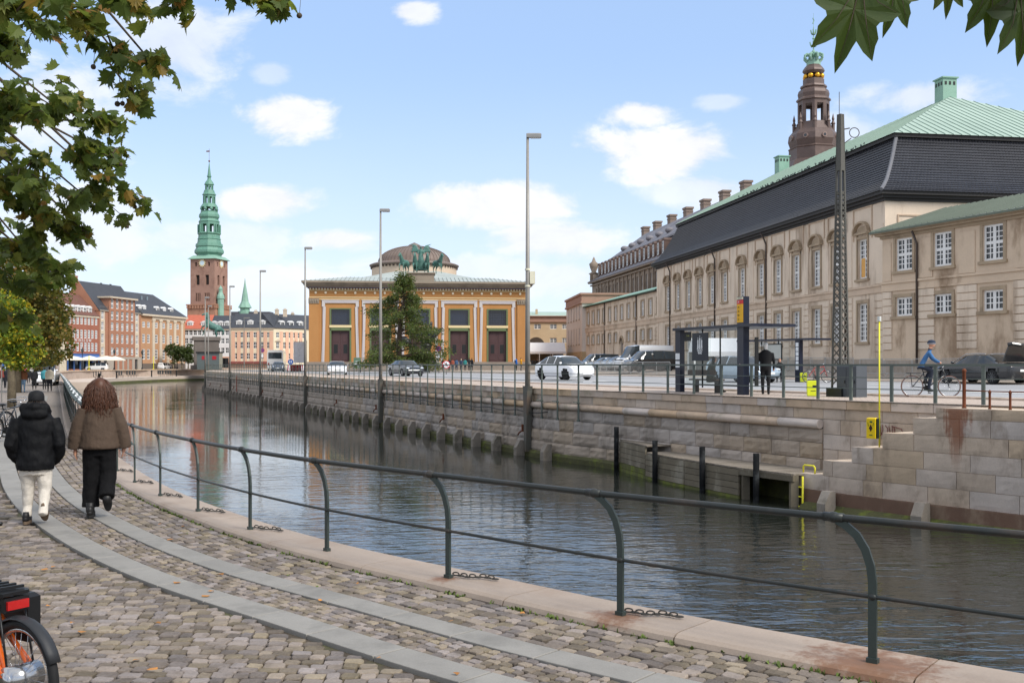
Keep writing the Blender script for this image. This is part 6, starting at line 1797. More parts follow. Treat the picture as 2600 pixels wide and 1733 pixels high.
def bike(label, loc, rz, col, R_=.34, wb=1.08, tw=.02, fender=None, rack=True, tyre=None, name='bicycle', group=None, lean=0.0, ebike=False):
    """rides towards +x, rear hub above the origin"""
    b = E(name, label, 'bicycle', loc, rz, group); b.rotation_euler = (lean, 0, rz)
    mf = M('bike_' + col, col, .35, var=.05, coat=.5)
    for x in (0, wb):
        wT, wR, wS = wheel_parts(R_, tw, tyre); w_ = O('wheel', wT, b, (x, 0, R_)); O('rim', wR, w_); O('spokes', wS, w_)
        if fender:
            mb = MB(); vs = []; n = 16; a0, a1 = (R(22), R(200)) if x == 0 else (R(60), R(185)); m_ = 7
            aa = [a0 + (a1 - a0) * i / n for i in range(n + 1)]
            if x == 0: aa = [math.pi - a for a in aa]
            for a in aa:
                for j in range(m_):
                    f = (j / (m_ - 1) - .5) * 2; vs.append((x + (R_ + .018 - .016 * f * f) * math.cos(a), f * (tw * 1.25 + .004), R_ + (R_ + .018 - .016 * f * f) * math.sin(a)))
            mb.add(vs, [(i * m_ + j, (i + 1) * m_ + j, (i + 1) * m_ + j + 1, i * m_ + j + 1) for i in range(n) for j in range(m_ - 1)])
            o = mb.build('mudguard', fender, b, True); sol = o.modifiers.new('s', 'SOLIDIFY'); sol.thickness = .003
    bb = (.43, 0, R_ - .05); st_ = (.30, 0, .90); ht_ = (wb - .18, 0, .88); hb = (wb - .13, 0, .70); sj = (.33, 0, .80)
    mb = MB()
    mb.tube([bb, sj], .018, 8); mb.tube([bb, hb], .021, 8); mb.tube([sj, ht_], .018, 8); mb.tube([(wb - .20, 0, .93), hb], .02, 8)
    for s_ in (-1, 1):
        mb.tube([bb, (0, s_ * .065, R_)], .013, 7); mb.tube([(.32, 0, .74), (.04, s_ * .065, R_ + .02), (0, s_ * .065, R_)], .013, 7); mb.tube([hb, (wb - .11, s_ * .05, .62), (wb, s_ * .05, R_)], .013, 7)
    mb.build('frame', mf, b, True)
    mb = MB(); mb.tube([sj, st_], .013, 8); mb.ell((.27 + (.12 if ebike else 0), 0, .93 + (.1 if ebike else 0)), (.14, .075, .035), 10, 6); mb.build('saddle', m_black, b, True)
    mb = MB(); mb.tube([(wb - .19, 0, .9), (wb - .2, 0, 1.0)], .014, 8); mb.tube([(wb - .36, -.28, 1.02), (wb - .22, -.22, 1.05), (wb - .16, 0, 1.02), (wb - .22, .22, 1.05), (wb - .36, .28, 1.02)], .012, 8); mb.build('handlebar', m_chrome if not ebike else m_black, b, True)
    mb = MB(); mb.tube([(.43, -.02, R_ - .05), (.43, .02, R_ - .05)], .09, 18); mb.bar((.43, -.06, R_ - .05), (.50, -.07, R_ - .2), .02); mb.bar((.43, .06, R_ - .05), (.36, .07, R_ + .1), .02); mb.cbox(.50, -.12, R_ - .22, .09, .09, .025); mb.cbox(.36, .12, R_ + .09, .09, .09, .025); mb.build('crankset', m_black, b)
    if rack:
        mb = MB(); z = R_ * 2 + .08; k0 = .24 if ebike else 0
        mb.tube([(.25, -.06, z), (-.16 + k0, -.065, z), (-.19 + k0, 0, z), (-.16 + k0, .065, z), (.25, .06, z)], .009, 7)
        for i in range(2 if ebike else 5): mb.tube([(.18 - i * .075, -.062, z), (.18 - i * .075, .062, z)], .006, 6)
        for s_ in (-1, 1): mb.tube([(-.05 + k0 * .6, s_ * .07, z), (0, s_ * .075, R_)], .006, 6)
        mb.build('rack', m_black, b, True)
    return b
fb_ = bike('orange framed bicycle with black mudguard, rack and red tail light', (-2.585, 5.40, -.03), R(148), '#d8611c', .305, 1.0, .026, M('guard_grey', '#2b2d30', .55, var=.1, vs=10), True, ebike=True)
mb = MB(); z = .305 * 2 + .115
mb.prism([(.05, -.075), (.09, -.09), (.45, -.085), (.45, .085), (.09, .09), (.05, .075)], z + .006, z + .022)
for i in range(5): mb.bar((.11 + i * .07, -.08, z + .035), (.14 + i * .07, .08, z + .035), .02, .014)
mb.build('rack_top', m_black, fb_)
mb = MB(); mb.box(.028, .045, -.06, .06, z - .065, z - .02); mb.build('tail_light', M('tail_light_red', '#b01c1c', .2, coat=.6, var=.05), fb_)
mb = MB(); mb.box(.044, .08, -.07, .07, z - .08, z - .005); mb.build('light_housing', m_black, fb_)
mb = MB(); mb.bbox(.08, .45, -.16, -.088, z - .27, z - .01, .02); mb.build('pannier', m_black, fb_)
mb = MB(); mb.tube([(0, -.09, .305), (0, .09, .305)], .07, 20); mb.tube([(.0, .06, .305), (0, .1, .305)], .045, 16); mb.build('hub_gear', m_chrome, fb_, True)
mb = MB(); mb.tube([(.30, .075, .52), (.02, .085, .32)], .017, 10); mb.tube([(.30, -.075, .52), (.02, -.085, .32)], .017, 10); mb.build('seat_stay', M('bike_#d8611c', '#d8611c'), fb_, True)
for (px, Y, ang, col, lab) in ((14, 27, 1.3, '#22252a', 'black bicycle parked at the sign post under the promenade trees'), (-20, 25, 1.2, '#30343a', 'dark bicycle parked at the frame edge under the trees')):
    bike(lab, (PX(px, Y), Y, 0), ang, col, .34, 1.06, .02, m_black)
bike('red bicycle leaning by the second shelter', (PX(2052, 56), 56, gz(PX(2052, 56), 56)), R(5), '#a3322c', .34, 1.06, .018)

# ------------------------------------------------------------------ cars
def car_mesh(L, H, W, hz, bz, tz, rg, rr, rf, wbx, wheels, Rw, glass_side, van=False):
    W2 = W / 2
    stn = [(0, .42, bz * .80, tz * .84, .84, .70), (.025 * L, .28, bz * .96, tz * .97, .93, .82), (max(rg, .04 * L), .22, bz, tz, .985, .86), (rr, .2, bz, H * .975, 1, .70), ((rr + rf) / 2, .2, bz, H, 1, .72),
           (rf, .2, bz * .985, H * .975, 1, .70), (wbx, .2, bz * .95, hz, 1, .86), ((wbx + L) / 2, .2, bz * .9, hz * .95, .985, .84), (.955 * L, .22, hz * .78, hz * .83, .93, .76), (L, .34, .5, .58, .74, .62)]
    if van: stn = [(0, .35, bz, H * .97, .97, .9), (.02 * L, .3, bz, H * .99, 1, .92), (.3 * L, .25, bz, H, 1, .92), (rf - .5, .25, bz, H, 1, .92), (rf, .25, bz, H * .97, 1, .88), (wbx, .25, bz * .95, hz, 1, .86), (.97 * L, .25, hz * .8, hz * .85, .95, .8), (L, .35, .55, .62, .85, .75)]
    sx = []
    NS = 64
    for i in range(NS + 1):
        x = L * i / NS
        for a, b in zip(stn, stn[1:]):
            if a[0] <= x <= b[0] + 1e-9:
                f = (x - a[0]) / (b[0] - a[0]); f2 = f * f * (3 - 2 * f) * .45 + f * .55
                sx.append((x,) + tuple(a[j] + (b[j] - a[j]) * f2 for j in range(1, 6))); break
    def ring(s):
        x, zb, zs_, zr, ws, wr = s; w = W2 * ws; wR = W2 * wr; h = [(0, zb)]
        h.append((w * .90, zb))
        for f, k_ in ((.12, .97), (.3, 1.0), (.5, 1.0), (.7, .995), (.88, .985)): h.append((w * k_, zb + (zs_ - zb) * f))
        h.append((w * .965, zs_)); h.append((w * .965 + (wR - w * .965) * .5, zs_ + (zr - .05 - zs_) * .5)); h.append((wR, zr - .05)); h.append((wR * .72, zr - .012)); h.append((0, zr))
        return [(x, y, z) for y, z in h] + [(x, -y, z) for y, z in reversed(h[1:-1])]
    rings = [ring(s) for s in sx]; m = len(rings[0]); body = MB(); gl = MB()
    for i in range(NS):
        xm = (sx[i][0] + sx[i + 1][0]) / 2
        for j in range(m):
            q = [rings[i][j], rings[i][(j + 1) % m], rings[i + 1][(j + 1) % m], rings[i + 1][j]]
            zc_ = sum(p[2] for p in q) / 4; yc = sum(p[1] for p in q) / 4
            if any((xm - wx) ** 2 + (zc_ - Rw) ** 2 < (Rw + .06) ** 2 for wx in wheels) and abs(yc) > W2 * .5 and zc_ < bz * .93: continue
            jj = j if j < 11 else m - 1 - j
            side = jj in (7, 8); topf = jj in (9, 10)
            isg = (side and any(a < xm < b for a, b in glass_side) and (sx[i][3] - sx[i][2]) > .18) or ((topf or (side and not van)) and ((rf + .04 < xm < wbx - .06) or (not van and rg + .05 < xm < rr - .05 and topf)))
            (gl if isg else body).add(q, [(0, 3, 2, 1)])
    body.add(rings[0], [tuple(range(m))]); body.add(rings[-1], [tuple(reversed(range(m)))])
    def clean(mb, name):
        me = mb.mesh(name, None, True); bm = bmesh.new(); bm.from_mesh(me); bmesh.ops.remove_doubles(bm, verts=bm.verts, dist=.002); bmesh.ops.recalc_face_normals(bm, faces=bm.faces); bm.to_mesh(me); bm.free()
        return me
    inner = MB(); inner.box(.25, L - .25, -W2 * .80, W2 * .80, .24, bz * .80)
    return clean(body, 'body'), clean(gl, 'windows'), inner
def wheel_me(Rw, rimm):
    t_ = MB(); t_.lathe([(Rw * .66, -.11), (Rw * .93, -.115), (Rw, -.08), (Rw, .08), (Rw * .93, .115), (Rw * .66, .11)], 0, 0, 28); t_.xf(Matrix.Rotation(R(90), 4, 'X'))
    r_ = MB(); r_.lathe([(Rw * .64, -.09), (Rw * .68, -.112), (Rw * .68, .112), (Rw * .64, .09)], 0, 0, 28)
    for i in range(10):
        a = 2 * math.pi * i / 10
        for y in (-.095, .095): r_.bar((.03 * math.cos(a), .03 * math.sin(a), y), (Rw * .66 * math.cos(a), Rw * .66 * math.sin(a), y), .05, .03)
    for y in (-.1, .1): r_.tube([(0, 0, y - .01), (0, 0, y + .01)], .06, 12)
    r_.xf(Matrix.Rotation(R(90), 4, 'X'))
    d_ = MB(); d_.tube([(0, -.06, 0), (0, .06, 0)], Rw * .64, 20)
    return t_.mesh('tyre', m_tyre, True), r_.mesh('rim', rimm), d_.mesh('brake', m_dark)
g_car = mat_glass('car_glass', '#2b3338', .04)
m_rim_s = M('silver_rim', '#a9acb0', .3, .7, var=.05); m_rim_b = M('black_rim', '#26282b', .4, .3)
_cars = {}
KINDS = {  # L, H, W, hood, belt, trunk, rear-glass base, roof rear, roof front, windscreen base, wheels, radius, side glass
    'crossover': (4.75, 1.62, 1.92, 1.02, 1.06, 1.12, .30, 1.35, 2.75, 3.65, (.92, 3.80), .36, ((.75, 1.5), (1.58, 2.45), (2.53, 3.35))),
    'sedan': (4.9, 1.44, 1.88, .96, .97, 1.06, .62, 1.55, 2.75, 3.60, (.98, 3.92), .34, ((1.0, 1.75), (1.85, 2.65), (2.73, 3.35))),
    'limo': (5.2, 1.50, 1.93, 1.00, 1.02, 1.08, .72, 1.75, 3.0, 3.85, (1.08, 4.22), .36, ((1.15, 2.0), (2.1, 2.95), (3.03, 3.65))),
    'sports': (4.95, 1.40, 1.95, .93, .96, 1.04, .40, 1.5, 2.75, 3.70, (1.0, 3.95), .36, ((.9, 1.7), (1.8, 2.6), (2.7, 3.4))),
    'estate': (4.8, 1.50, 1.86, .99, 1.00, 1.18, .10, .60, 2.70, 3.60, (.95, 3.78), .34, ((.35, 1.2), (1.28, 2.05), (2.13, 2.75), (2.8, 3.35))),
    'hatch': (4.0, 1.46, 1.78, .98, .99, 1.15, .14, .70, 2.25, 3.05, (.72, 3.25), .32, ((.45, 1.2), (1.3, 2.0), (2.1, 2.8))),
    'minivan': (5.0, 1.95, 1.95, 1.10, 1.15, 1.40, .08, .30, 3.35, 4.30, (1.0, 4.05), .35, ((.3, 1.4), (1.5, 2.6), (2.7, 3.4), (3.5, 4.0))),
    'van': (5.9, 2.5, 2.0, 1.15, 1.35, 2.4, .08, .2, 4.3, 5.15, (1.1, 4.85), .36, ((3.75, 4.75),)),
}
def vehicle(kind, label, loc, rz, col, metal=.0, rim=None, cat='car', lights=True, group=None, name='parked_car', rough=.25):
    key = kind
    if key not in _cars:
        a = KINDS[kind]; _cars[key] = car_mesh(*a[:9], a[9], a[10], a[11], a[12], van=(kind == 'van'))
    bm_, gm_, inn = _cars[key]; L, H, W, hz, bz, tz, rg, rr, rf, wbx, wheels, Rw, gs = KINDS[kind]
    e = E(name, label, cat, loc, rz, group); paint = M('paint_' + col + str(metal), col, rough, metal, var=.03, fine=0, coat=.8, spec=.5)
    me = bm_.copy(); me.materials.clear(); me.materials.append(paint); off = (-L / 2, 0, 0)
    bd = O('body', me, e, off); me2 = gm_.copy(); me2.materials.clear(); me2.materials.append(g_car); O('windows', me2, e, off)
    inn.build('underbody', m_dark, e, False, off)
    if (Rw, rim) not in _bk: _bk[(Rw, rim)] = wheel_me(Rw, rim or m_rim_s)
    for wx in wheels:
        for s_ in (-1, 1):
            w_ = O('wheel', _bk[(Rw, rim)][0], e, (wx - L / 2, s_ * (W / 2 - .13), Rw)); O('rim', _bk[(Rw, rim)][1], w_); O('brake', _bk[(Rw, rim)][2], w_)
    for s_ in (-1, 1):
        q = MB(); q.ell((L / 2 - .30, s_ * (W / 2 - .30), hz * .74), (.24, .20, .07), 10, 6); q.build('headlight', M('headlight_glass', '#dfe6ea', .12, coat=.5), e, True)
        q = MB(); q.ell((-L / 2 + .07, s_ * (W / 2 - .28), bz * .9), (.08, .2, .07), 10, 6); q.build('tail_light', M('car_tail_red', '#8c1d1d', .2, coat=.5), e, True)
        q = MB(); q.ell((wbx - L / 2 - .25, s_ * (W / 2 + .06), bz + .05), (.08, .11, .07), 8, 6); q.build('mirror', paint, e, True)
    q = MB(); q.box(L / 2 - .10, L / 2 - .01, -W * .30, W * .30, .30, .44); q.build('grille', m_dark, e)
    q = MB(); q.box(L / 2 - .03, L / 2 + .012, -.26, .26, .47, .58); q.build('number_plate', M('plate_white', '#e3e3e0', .5), e)
    q = MB(); q.box(-L / 2 - .012, -L / 2 + .05, -.26, .26, .62, .73); q.build('number_plate', M('plate_white'), e)
    return e
ROAD = math.atan2(-.923, .385)
def car_at(kind, label, px, Y, ang, col, **kw):
    x = PX(px, Y); return vehicle(kind, label, (x, Y, gz(x, Y) + .006), ang, col, **kw)
car_at('crossover', 'glossy white electric crossover with black wheels driving past', 1433, 68.5, ROAD + R(9), '#e9eaec', rim=m_rim_b, name='moving_car')
car_at('sedan', 'shiny black sedan with chrome grille driving in front of the feathery tree', 1030, 91, ROAD + R(4), '#1d2026', name='moving_car')
car_at('sports', 'white low sports saloon driving past the first museum portal', 856, 103, R(-80), '#e6e7e9', rim=m_rim_b, name='moving_car')
car_at('hatch', 'small dark blue grey car ahead of the white coach', 707, 148, R(-80), '#3a4350', name='moving_car')
car_at('estate', 'silver blue estate car seen through the bus shelter', 1886, 57.5, ROAD + R(3), '#9fb0bd', metal=.35, name='moving_car')
lim = car_at('limo', 'black limousine with its boot lid open beside the stucco wing', 2497, 51.5, ROAD + R(176), '#15161a')
q = MB(); slope_quad(q, (-2.35, -.72, 1.95), (-1.95, -.72, 1.12), (-1.95, .72, 1.12), (-2.35, .72, 1.95), .06); q.tube([(-2.33, -.72, 1.93), (-2.52, -.65, 1.96), (-2.62, -.3, 1.90), (-2.62, .3, 1.90), (-2.52, .65, 1.96), (-2.33, .72, 1.93)], .09, 8); q.build('boot_lid', M('paint_#15161a0.0'), lim)
q = MB(); q.tube([(.95 - 1.75, .60, 1.49), (-.2, .665, 1.51), (.45, .665, 1.49), (1.25, .80, 1.03)], .022, 6); q.build('chrome_trim', m_chrome, lim, True)
q = MB(); q.tube([(.95 - 1.75, -.60, 1.49), (-.2, -.665, 1.51), (.45, -.665, 1.49), (1.25, -.80, 1.03)], .022, 6); q.build('chrome_trim', m_chrome, lim, True)
# parked row in front of the low wing
PK = R(200)
rowdef = [('minivan', 1520, 118, '#23262a', 'dark minivan at the far end of the parked row', PK), ('hatch', 1536, 112, '#8d959c', 'silver grey hatchback next to the dark minivan in the parked row', PK), ('sedan', 1556, 109, '#5d6f86', 'blue grey saloon in the middle of the parked row', PK),
          ('estate', 1574, 106, '#a9adb0', 'light silver estate car in the parked row', PK), ('sedan', 1592, 103, '#9ba1a4', 'pale grey saloon next to the white van', PK), ('van', 1632, 101, '#dfe1e3', 'tall white delivery van in the parked row', PK), ('minivan', 1650, 93.5, '#1b1c1f', 'glossy black minivan nearest the barriers', PK)]
for kd, px, Y, col, lab, an in rowdef: car_at(kd, lab, px, Y, an, col, cat='van' if 'van' in kd else 'car')
# coach
def coach(label, px, Y, ang):
    x = PX(px, Y); e = E('coach', label, 'coach', (x, Y, gz(x, Y)), ang); L, W, H = 11.5, 2.5, 3.35
    q = MB(); n = 16
    rg_ = [[(xx, s_ * (W / 2) * k_, z) for s_, k_, z in ((-1, .97, .35), (-1, 1, 1.2), (-1, 1, 2.6), (-1, .93, 3.2), (-1, .8, H), (1, .8, H), (1, .93, 3.2), (1, 1, 2.6), (1, 1, 1.2), (1, .97, .35))] for xx in (-L / 2, -L / 2 + .15, L / 2 - .3, L / 2)]
    q.loft(rg_); q.build('body', M('coach_white', '#e6e5e0', .3, coat=.5, var=.04), e)
    q = MB(); q.box(-L / 2 - .02, -L / 2 + .05, -1.05, 1.05, 1.95, 2.95); q.build('rear_window', g_car, e)
    for s_ in (-1, 1):
        q = MB(); q.box(-L / 2 + .3, L / 2 - .4, s_ * 1.255 - .01, s_ * 1.255 + .01, 1.5, 2.9); q.build('side_window', g_car, e)
        for wx in (-3.2, 3.6):
            w_ = O('wheel', wheel_me(.5, m_rim_s)[0], e, (wx, s_ * 1.1, .5))
        q = MB(); q.box(-L / 2 - .015, -L / 2 + .02, s_ * 1.0 - .12, s_ * 1.0 + .12, .9, 1.3); q.build('tail_light', M('car_tail_red'), e)
    return e
coach('white tour coach seen from behind among the traffic', 703, 170, R(100))
# far left white vans
for (px, Y, lab) in ((247, 236, 'white van parked on the far quay by the parasols'), (418, 285, 'white van parked before the pilastered house')):
    vehicle('minivan', lab, (PX(px, Y), Y, .5), R(185) if px < 300 else R(80), '#e2e2e0', cat='van')
vehicle('van', 'white van coming along the promenade behind the walkers', (PX(116, 95), 95, 0), R(-70), '#e0e2e4', cat='van')

# ------------------------------------------------------------------ people
m_skin = M('skin', '#c08f76', .6, var=.08, vs=10)
def legs_(T, mb, s, w, f):
    T([(-.09, 0, .90), (-.10, .16 * f, .50), (-.095, .05 * f + (.0), .09)], [.098 * w, .072, .05]); T([(.09, 0, .90), (.10, -.02 * f, .50), (.095, -.34 * f, .09 + .10 * abs(f))], [.098 * w, .072, .05])
    mb.ell((-.095 * s, (.05 * f + .05) * s, .045 * s), (.052 * s, .125 * s, .048 * s), 8, 6); mb.ell((.095 * s, (-.34 * f + .04) * s, (.045 + .07 * abs(f)) * s), (.052 * s, .125 * s, .05 * s), 8, 6)
def person_mesh(h, top, legs, hair, stride=.0, arms='down', wide=1.0, coat=.0, mats=None, voxel=.034, hat=False, lean=0.0, bag=False, skirt=False, sit=False):
    s = h / 1.75; mb = MB()
    def T(pts, r, n=8): mb.tube([(x * s, y * s, z * s) for x, y, z in pts], [q * s for q in r], n)
    w = wide
    f = stride
    if sit:
        for sx in (-1, 1): T([(sx * .09, 0, .90), (sx * .11, .42, .90), (sx * .11, .45, .46)], [.10 * w, .078, .05]); mb.ell((sx * .11 * s, .50 * s, .445 * s), (.052 * s, .125 * s, .048 * s), 8, 6)
    else: legs_(T, mb, s, w, f)
    def el(rx, ry, z, y=0): return [(rx * s * math.cos(a), (ry * math.sin(a) + y) * s, z * s) for a in [2 * math.pi * j / 14 for j in range(14)]]
    L_ = lean
    mb.loft([el(.165 * w, .115 * w, .84 - coat), el(.175 * w, .125 * w, .95 - coat * .5), el(.165 * w, .115 * w, 1.10, .02 * L_), el(.195 * w, .125 * w, 1.30, .05 * L_), el(.20 * w, .11 * w, 1.42, .08 * L_), el(.13, .085, 1.49, .1 * L_), el(.06, .06, 1.53, .12 * L_)])
    T([(0, .12 * L_, 1.48), (0, .14 * L_, 1.60)], [.055, .055]); mb.ell((0, (.15 * L_ + .005) * s, 1.655 * s), (.078 * s, .098 * s, .118 * s), 10, 8)
    mb.ell((0, (.15 * L_ + .10) * s, 1.65 * s), (.014 * s, .02 * s, .025 * s), 6, 5)
    for sx in (-1, 1):
        sh = (sx * .195 * w, .05 * L_, 1.42)
        if arms == 'down': T([sh, (sx * .25 * w, .02, 1.14), (sx * .235 * w, .08 + .06 * f * sx, .90), (sx * .23 * w, .10 + .06 * f * sx, .80)], [.062, .05, .04, .042])
        elif arms == 'pockets': T([sh, (sx * .31 * w, -.06, 1.15), (sx * .20 * w, .10, .95), (sx * .17 * w, .12, .90)], [.066, .055, .045, .045])
        elif arms == 'fold': T([sh, (sx * .25 * w, .10, 1.16), (sx * .05 * w, .24, 1.16), (-sx * .02, .25, 1.16)], [.062, .05, .04, .042])
        elif arms == 'reach': T([sh, (sx * .22 * w, .22, 1.2), (sx * .20 * w, .46, 1.14), (sx * .2 * w, .54, 1.13)], [.062, .05, .04, .04])
    if hat: mb.ell((0, (.15 * L_) * s, 1.70 * s), (.09 * s, .11 * s, .09 * s), 10, 6)
    if bag: mb.ell((0, -.17 * s, 1.22 * s), (.14 * s, .09 * s, .2 * s), 8, 6)
    if skirt: mb.loft([el(.24, .2, .35), el(.2, .15, .7), el(.17, .12, .95)])
    mm = mats
    def pick(c_):
        x, y, z = c_.x / s, c_.y / s, c_.z / s
        if z > 1.535: return 3 if (y < .03 + .15 * L_ or z > 1.70) else 0
        if sit and y > .16 and z < 1.02: return 2 if z > .5 else 4
        if z > .86 - coat and not (abs(x) > .2 * w and z < .86): 
            if bag and y < -.14 and 1.0 < z < 1.42: return 4
            return 1
        if abs(x) > .195 * w + .02 and z > .70: return 0
        return 4 if z < .09 else 2
    return organic(mb, mm, voxel, 3, pick)
def cm(h): return M('cloth_' + h, h, .85, var=.12, vs=6, fine=.06)
_n = [0]
def person(label, loc, rz, h=1.72, top='#222', legs='#222', hair='#3a2a1e', extra='#1c1c1e', group=None, **kw):
    e = E('person', label, 'person', loc, rz, group)
    O('body', person_mesh(h, None, None, None, mats=[m_skin, cm(top), cm(legs), cm(hair), cm(extra)], **kw), e)
    return e
def P_at(px, Y): 
    x = PX(px, Y); return (x, Y, gz(x, Y) + .01)
# two men at the shelter, walkers before the museum
person('man in white cap, black hoodie and dark trousers standing behind the bus shelter', P_at(1944, 36.2), R(-20), 1.80, '#18191c', '#1d1e22', '#e8e8e6', hat=True, wide=1.12, voxel=.026)
person('person in olive coat sitting on the shelter bench', (PX(1803, 38.0), 38.0, gz(PX(1803, 38), 38) - .36), R(-85), 1.70, '#4d4a3c', '#3a3d42', '#3b3128', wide=1.2, coat=.06, arms='fold', voxel=.03, lean=1.0, sit=True)
grp = [(1103, '#2a3040', '#31343c', 1.66), (1113, '#c9c4ba', '#39363a', 1.62), (1125, '#20242a', '#2c2e33', 1.74), (1140, '#24262b', '#30323a', 1.76), (1149, '#96513f', '#2b3a55', 1.68), (1159, '#3f5878', '#33384a', 1.66), (1171, '#2f4058', '#23262c', 1.64), (1181, '#2f7c7c', '#2a2c31', 1.66), (1191, '#22252b', '#27282c', 1.78), (1198, '#1f2227', '#232529', 1.72)]
nm = ['in a navy jacket, last of the group,', 'in a pale top half hidden in the group', 'in a black jacket under the signpost', 'in a wide dark coat', 'in a rust brown jacket and jeans', 'in a mid blue jacket', 'in a slate blue jacket with pale hair', 'in a teal jacket', 'in a black coat, tallest of the group', 'in a dark jacket turned aside']
for i, (px, a, b, h) in enumerate(grp): person('person ' + nm[i] + ' before the museum', P_at(px, 139 + random.uniform(-1, 1)), R(random.uniform(-40, 40)), h, a, b, '#c9b79a' if i == 6 else '#33261c', voxel=.05, arms=random.choice(('down', 'fold', 'pockets')))
person('walker in bright blue jacket with dark backpack beside the museum', P_at(1311, 134), R(-75), 1.74, '#2f6fc0', '#17181b', '#1c1a18', '#1d2735', bag=True, voxel=.05, stride=.5)
person('walker in yellow jacket beside the museum', P_at(1323, 134.5), R(-75), 1.72, '#e0a020', '#3b3a3c', '#1c1a18', voxel=.05, stride=.3)
person('seated passenger in black at the second shelter', (PX(1980, 56), 56, gz(PX(1980, 56), 56) - .36), R(160), 1.7, '#1c1d20', '#202226', '#5a4334', voxel=.04, arms='fold', sit=True)
# promenade walkers
def near_p(px, py, z=0.0): 
    Y = (EYE - z) * F / (py - HY); return (PX(px, Y), Y, z)
wk = [(87, 989, '#1c1c1f', '#1b1b1e', 'walker in black coat on the promenade', .5), (113, 989, '#3f8a94', '#16171a', 'walker in teal top and black leggings', .4), (126, 994, '#ded3bd', '#1c1d24', 'walker in cream jacket with a shoulder strap', .4), (58, 996, '#8a5a3c', '#7fa0bd', 'woman in brown jacket and light blue jeans standing on the promenade', 0),
      (36, 996, '#24262b', '#1f2a44', 'person in black jacket and navy trousers beside the bicycle', 0), (72, 973, '#1d1e21', '#191a1d', 'walker in black further along the promenade', .5), (100, 972, '#20242c', '#4f6f93', 'walker in dark jacket and jeans further along the promenade', .4), (18, 985, '#22242a', '#23252b', 'person in dark coat with backpack under the trees', 0),
      (8, 985, '#7c3a32', '#2b2d33', 'person in dull red jacket under the trees', 0), (64, 966, '#8d3b3b', '#26272b', 'far walker in red jacket near the white van', .3), (107, 966, '#5b4a40', '#2a2c31', 'far walker in brown coat near the white van', .3), (122, 965, '#17181b', '#1d1e22', 'far walker in black near the white van', .3), (132, 963, '#b8674a', '#2d2f35', 'far walker in orange brown jacket at the quay edge', .2)]
for px, py, a, b, lab, st_ in wk: person(lab, near_p(px, py), R(22 + random.uniform(-15, 15)), random.uniform(1.64, 1.8), a, b, random.choice(('#2b1f17', '#4a3424', '#1a1512')), stride=st_, voxel=.045, wide=1.08)
# ------------------------------------------------------------------ bus shelters
m_navy = M('navy_paint', '#151d31', .4, var=.1, vs=2, fine=.04, coat=.2); m_pane = mat_clear('shelter_pane')
m_ink = M('ink_white', '#e6e9ea', .6)
def shelter(label, A, B, zb, totem=True):
    d = Vector((B[0] - A[0], B[1] - A[1])); L = d.length
    e = E('bus_shelter', label, 'bus shelter', (A[0], A[1], zb), math.atan2(d.y, d.x))
    q = MB(); q.box(-.08, .28, -.10, .10, 0, 2.36); q.build('column', m_navy, e)
    q = MB(); q.box(L - .17, L + .21, -.12, .12, 0, 3.42 if totem else 2.36); q.build('column', m_navy, e)
    q = MB(); q.box(-.12, L + .9, -.2, 1.55, 2.36, 2.46); q.build('roof', m_navy, e)
    for i in range(3):
        x0, x1_ = .5 + i * (L - .75) / 3, .5 + (i + 1) * (L - .75) / 3 - .03
        q = MB(); q.add([(x0, .03, .35), (x1_, .03, .35), (x1_, .03, 2.3), (x0, .03, 2.3)], [(0, 1, 2, 3)]); q.build('pane', m_pane, e)
        q = MB(); q.box(x1_, x1_ + .03, .0, .05, .2, 2.36); q.build('mullion', m_dark, e)
    q = MB(); q.box(.42, L - .22, .01, .05, .28, .34); q.build('bottom_rail', m_dark, e)
    q = MB(); q.add([(-.08, .2, .3), (-.08, 1.5, .3), (-.08, 1.5, 2.3), (-.08, .2, 2.3)], [(0, 1, 2, 3)]); q.build('side_pane', m_pane, e)
    for i in range(3):
        q = MB(); q.bbox(.5, 2.4, .15 + i * .13, .26 + i * .13, .46, .52, .01); q.build('bench_slat', M('bench_wood', '#5b4636', .6, var=.2, vs=4), e)
    q = MB(); q.box(.5, 2.4, .10, .14, .66, .86); q.build('bench_back', M('bench_wood'), e)
    q = MB()
    for x in (.7, 2.2): q.box(x, x + .06, .2, .45, 0, .46)
    q.build('bench_leg', m_dark, e)
    return e, L
A1_, B1_ = at(1723, 39.7), at(1886, 35.7)
s1, SL1 = shelter('navy bus shelter with tall yellow route totem and city crest', A1_, B1_, gz(A1_.x, A1_.y) + .005)
q = MB(); q.box(SL1 - .16, SL1 + .20, -.134, -.122, 2.52, 3.16); q.build('route_board', M('route_yellow', '#f0b400', .4, var=.03), s1)
q = MB(); q.box(SL1 - .16, SL1 + .20, -.135, -.122, 3.16, 3.30); q.build('route_header', M('route_red', '#d8282c', .4, var=.03), s1)
q = MB(); q.box(SL1 - .16, SL1 + .20, -.135, -.122, 3.32, 3.40); q.build('stop_name', M('stop_cream', '#e5dfc4', .5), s1)
for i, tx in enumerate(('1A', '2A', '9A', '31')): text3d(tx, .10, m_dark, s1, (SL1 - .06, -.14, 3.05 - i * .14), (R(90), 0, 0), 'lettering', .001)
text3d('2A', .10, m_ink, s1, (SL1 - .06, -.14, 3.23), (R(90), 0, 0), 'lettering', .001)
text3d('Stormbroen', .045, m_dark, s1, (SL1 + .02, -.14, 3.36), (R(90), 0, 0), 'lettering', .001)
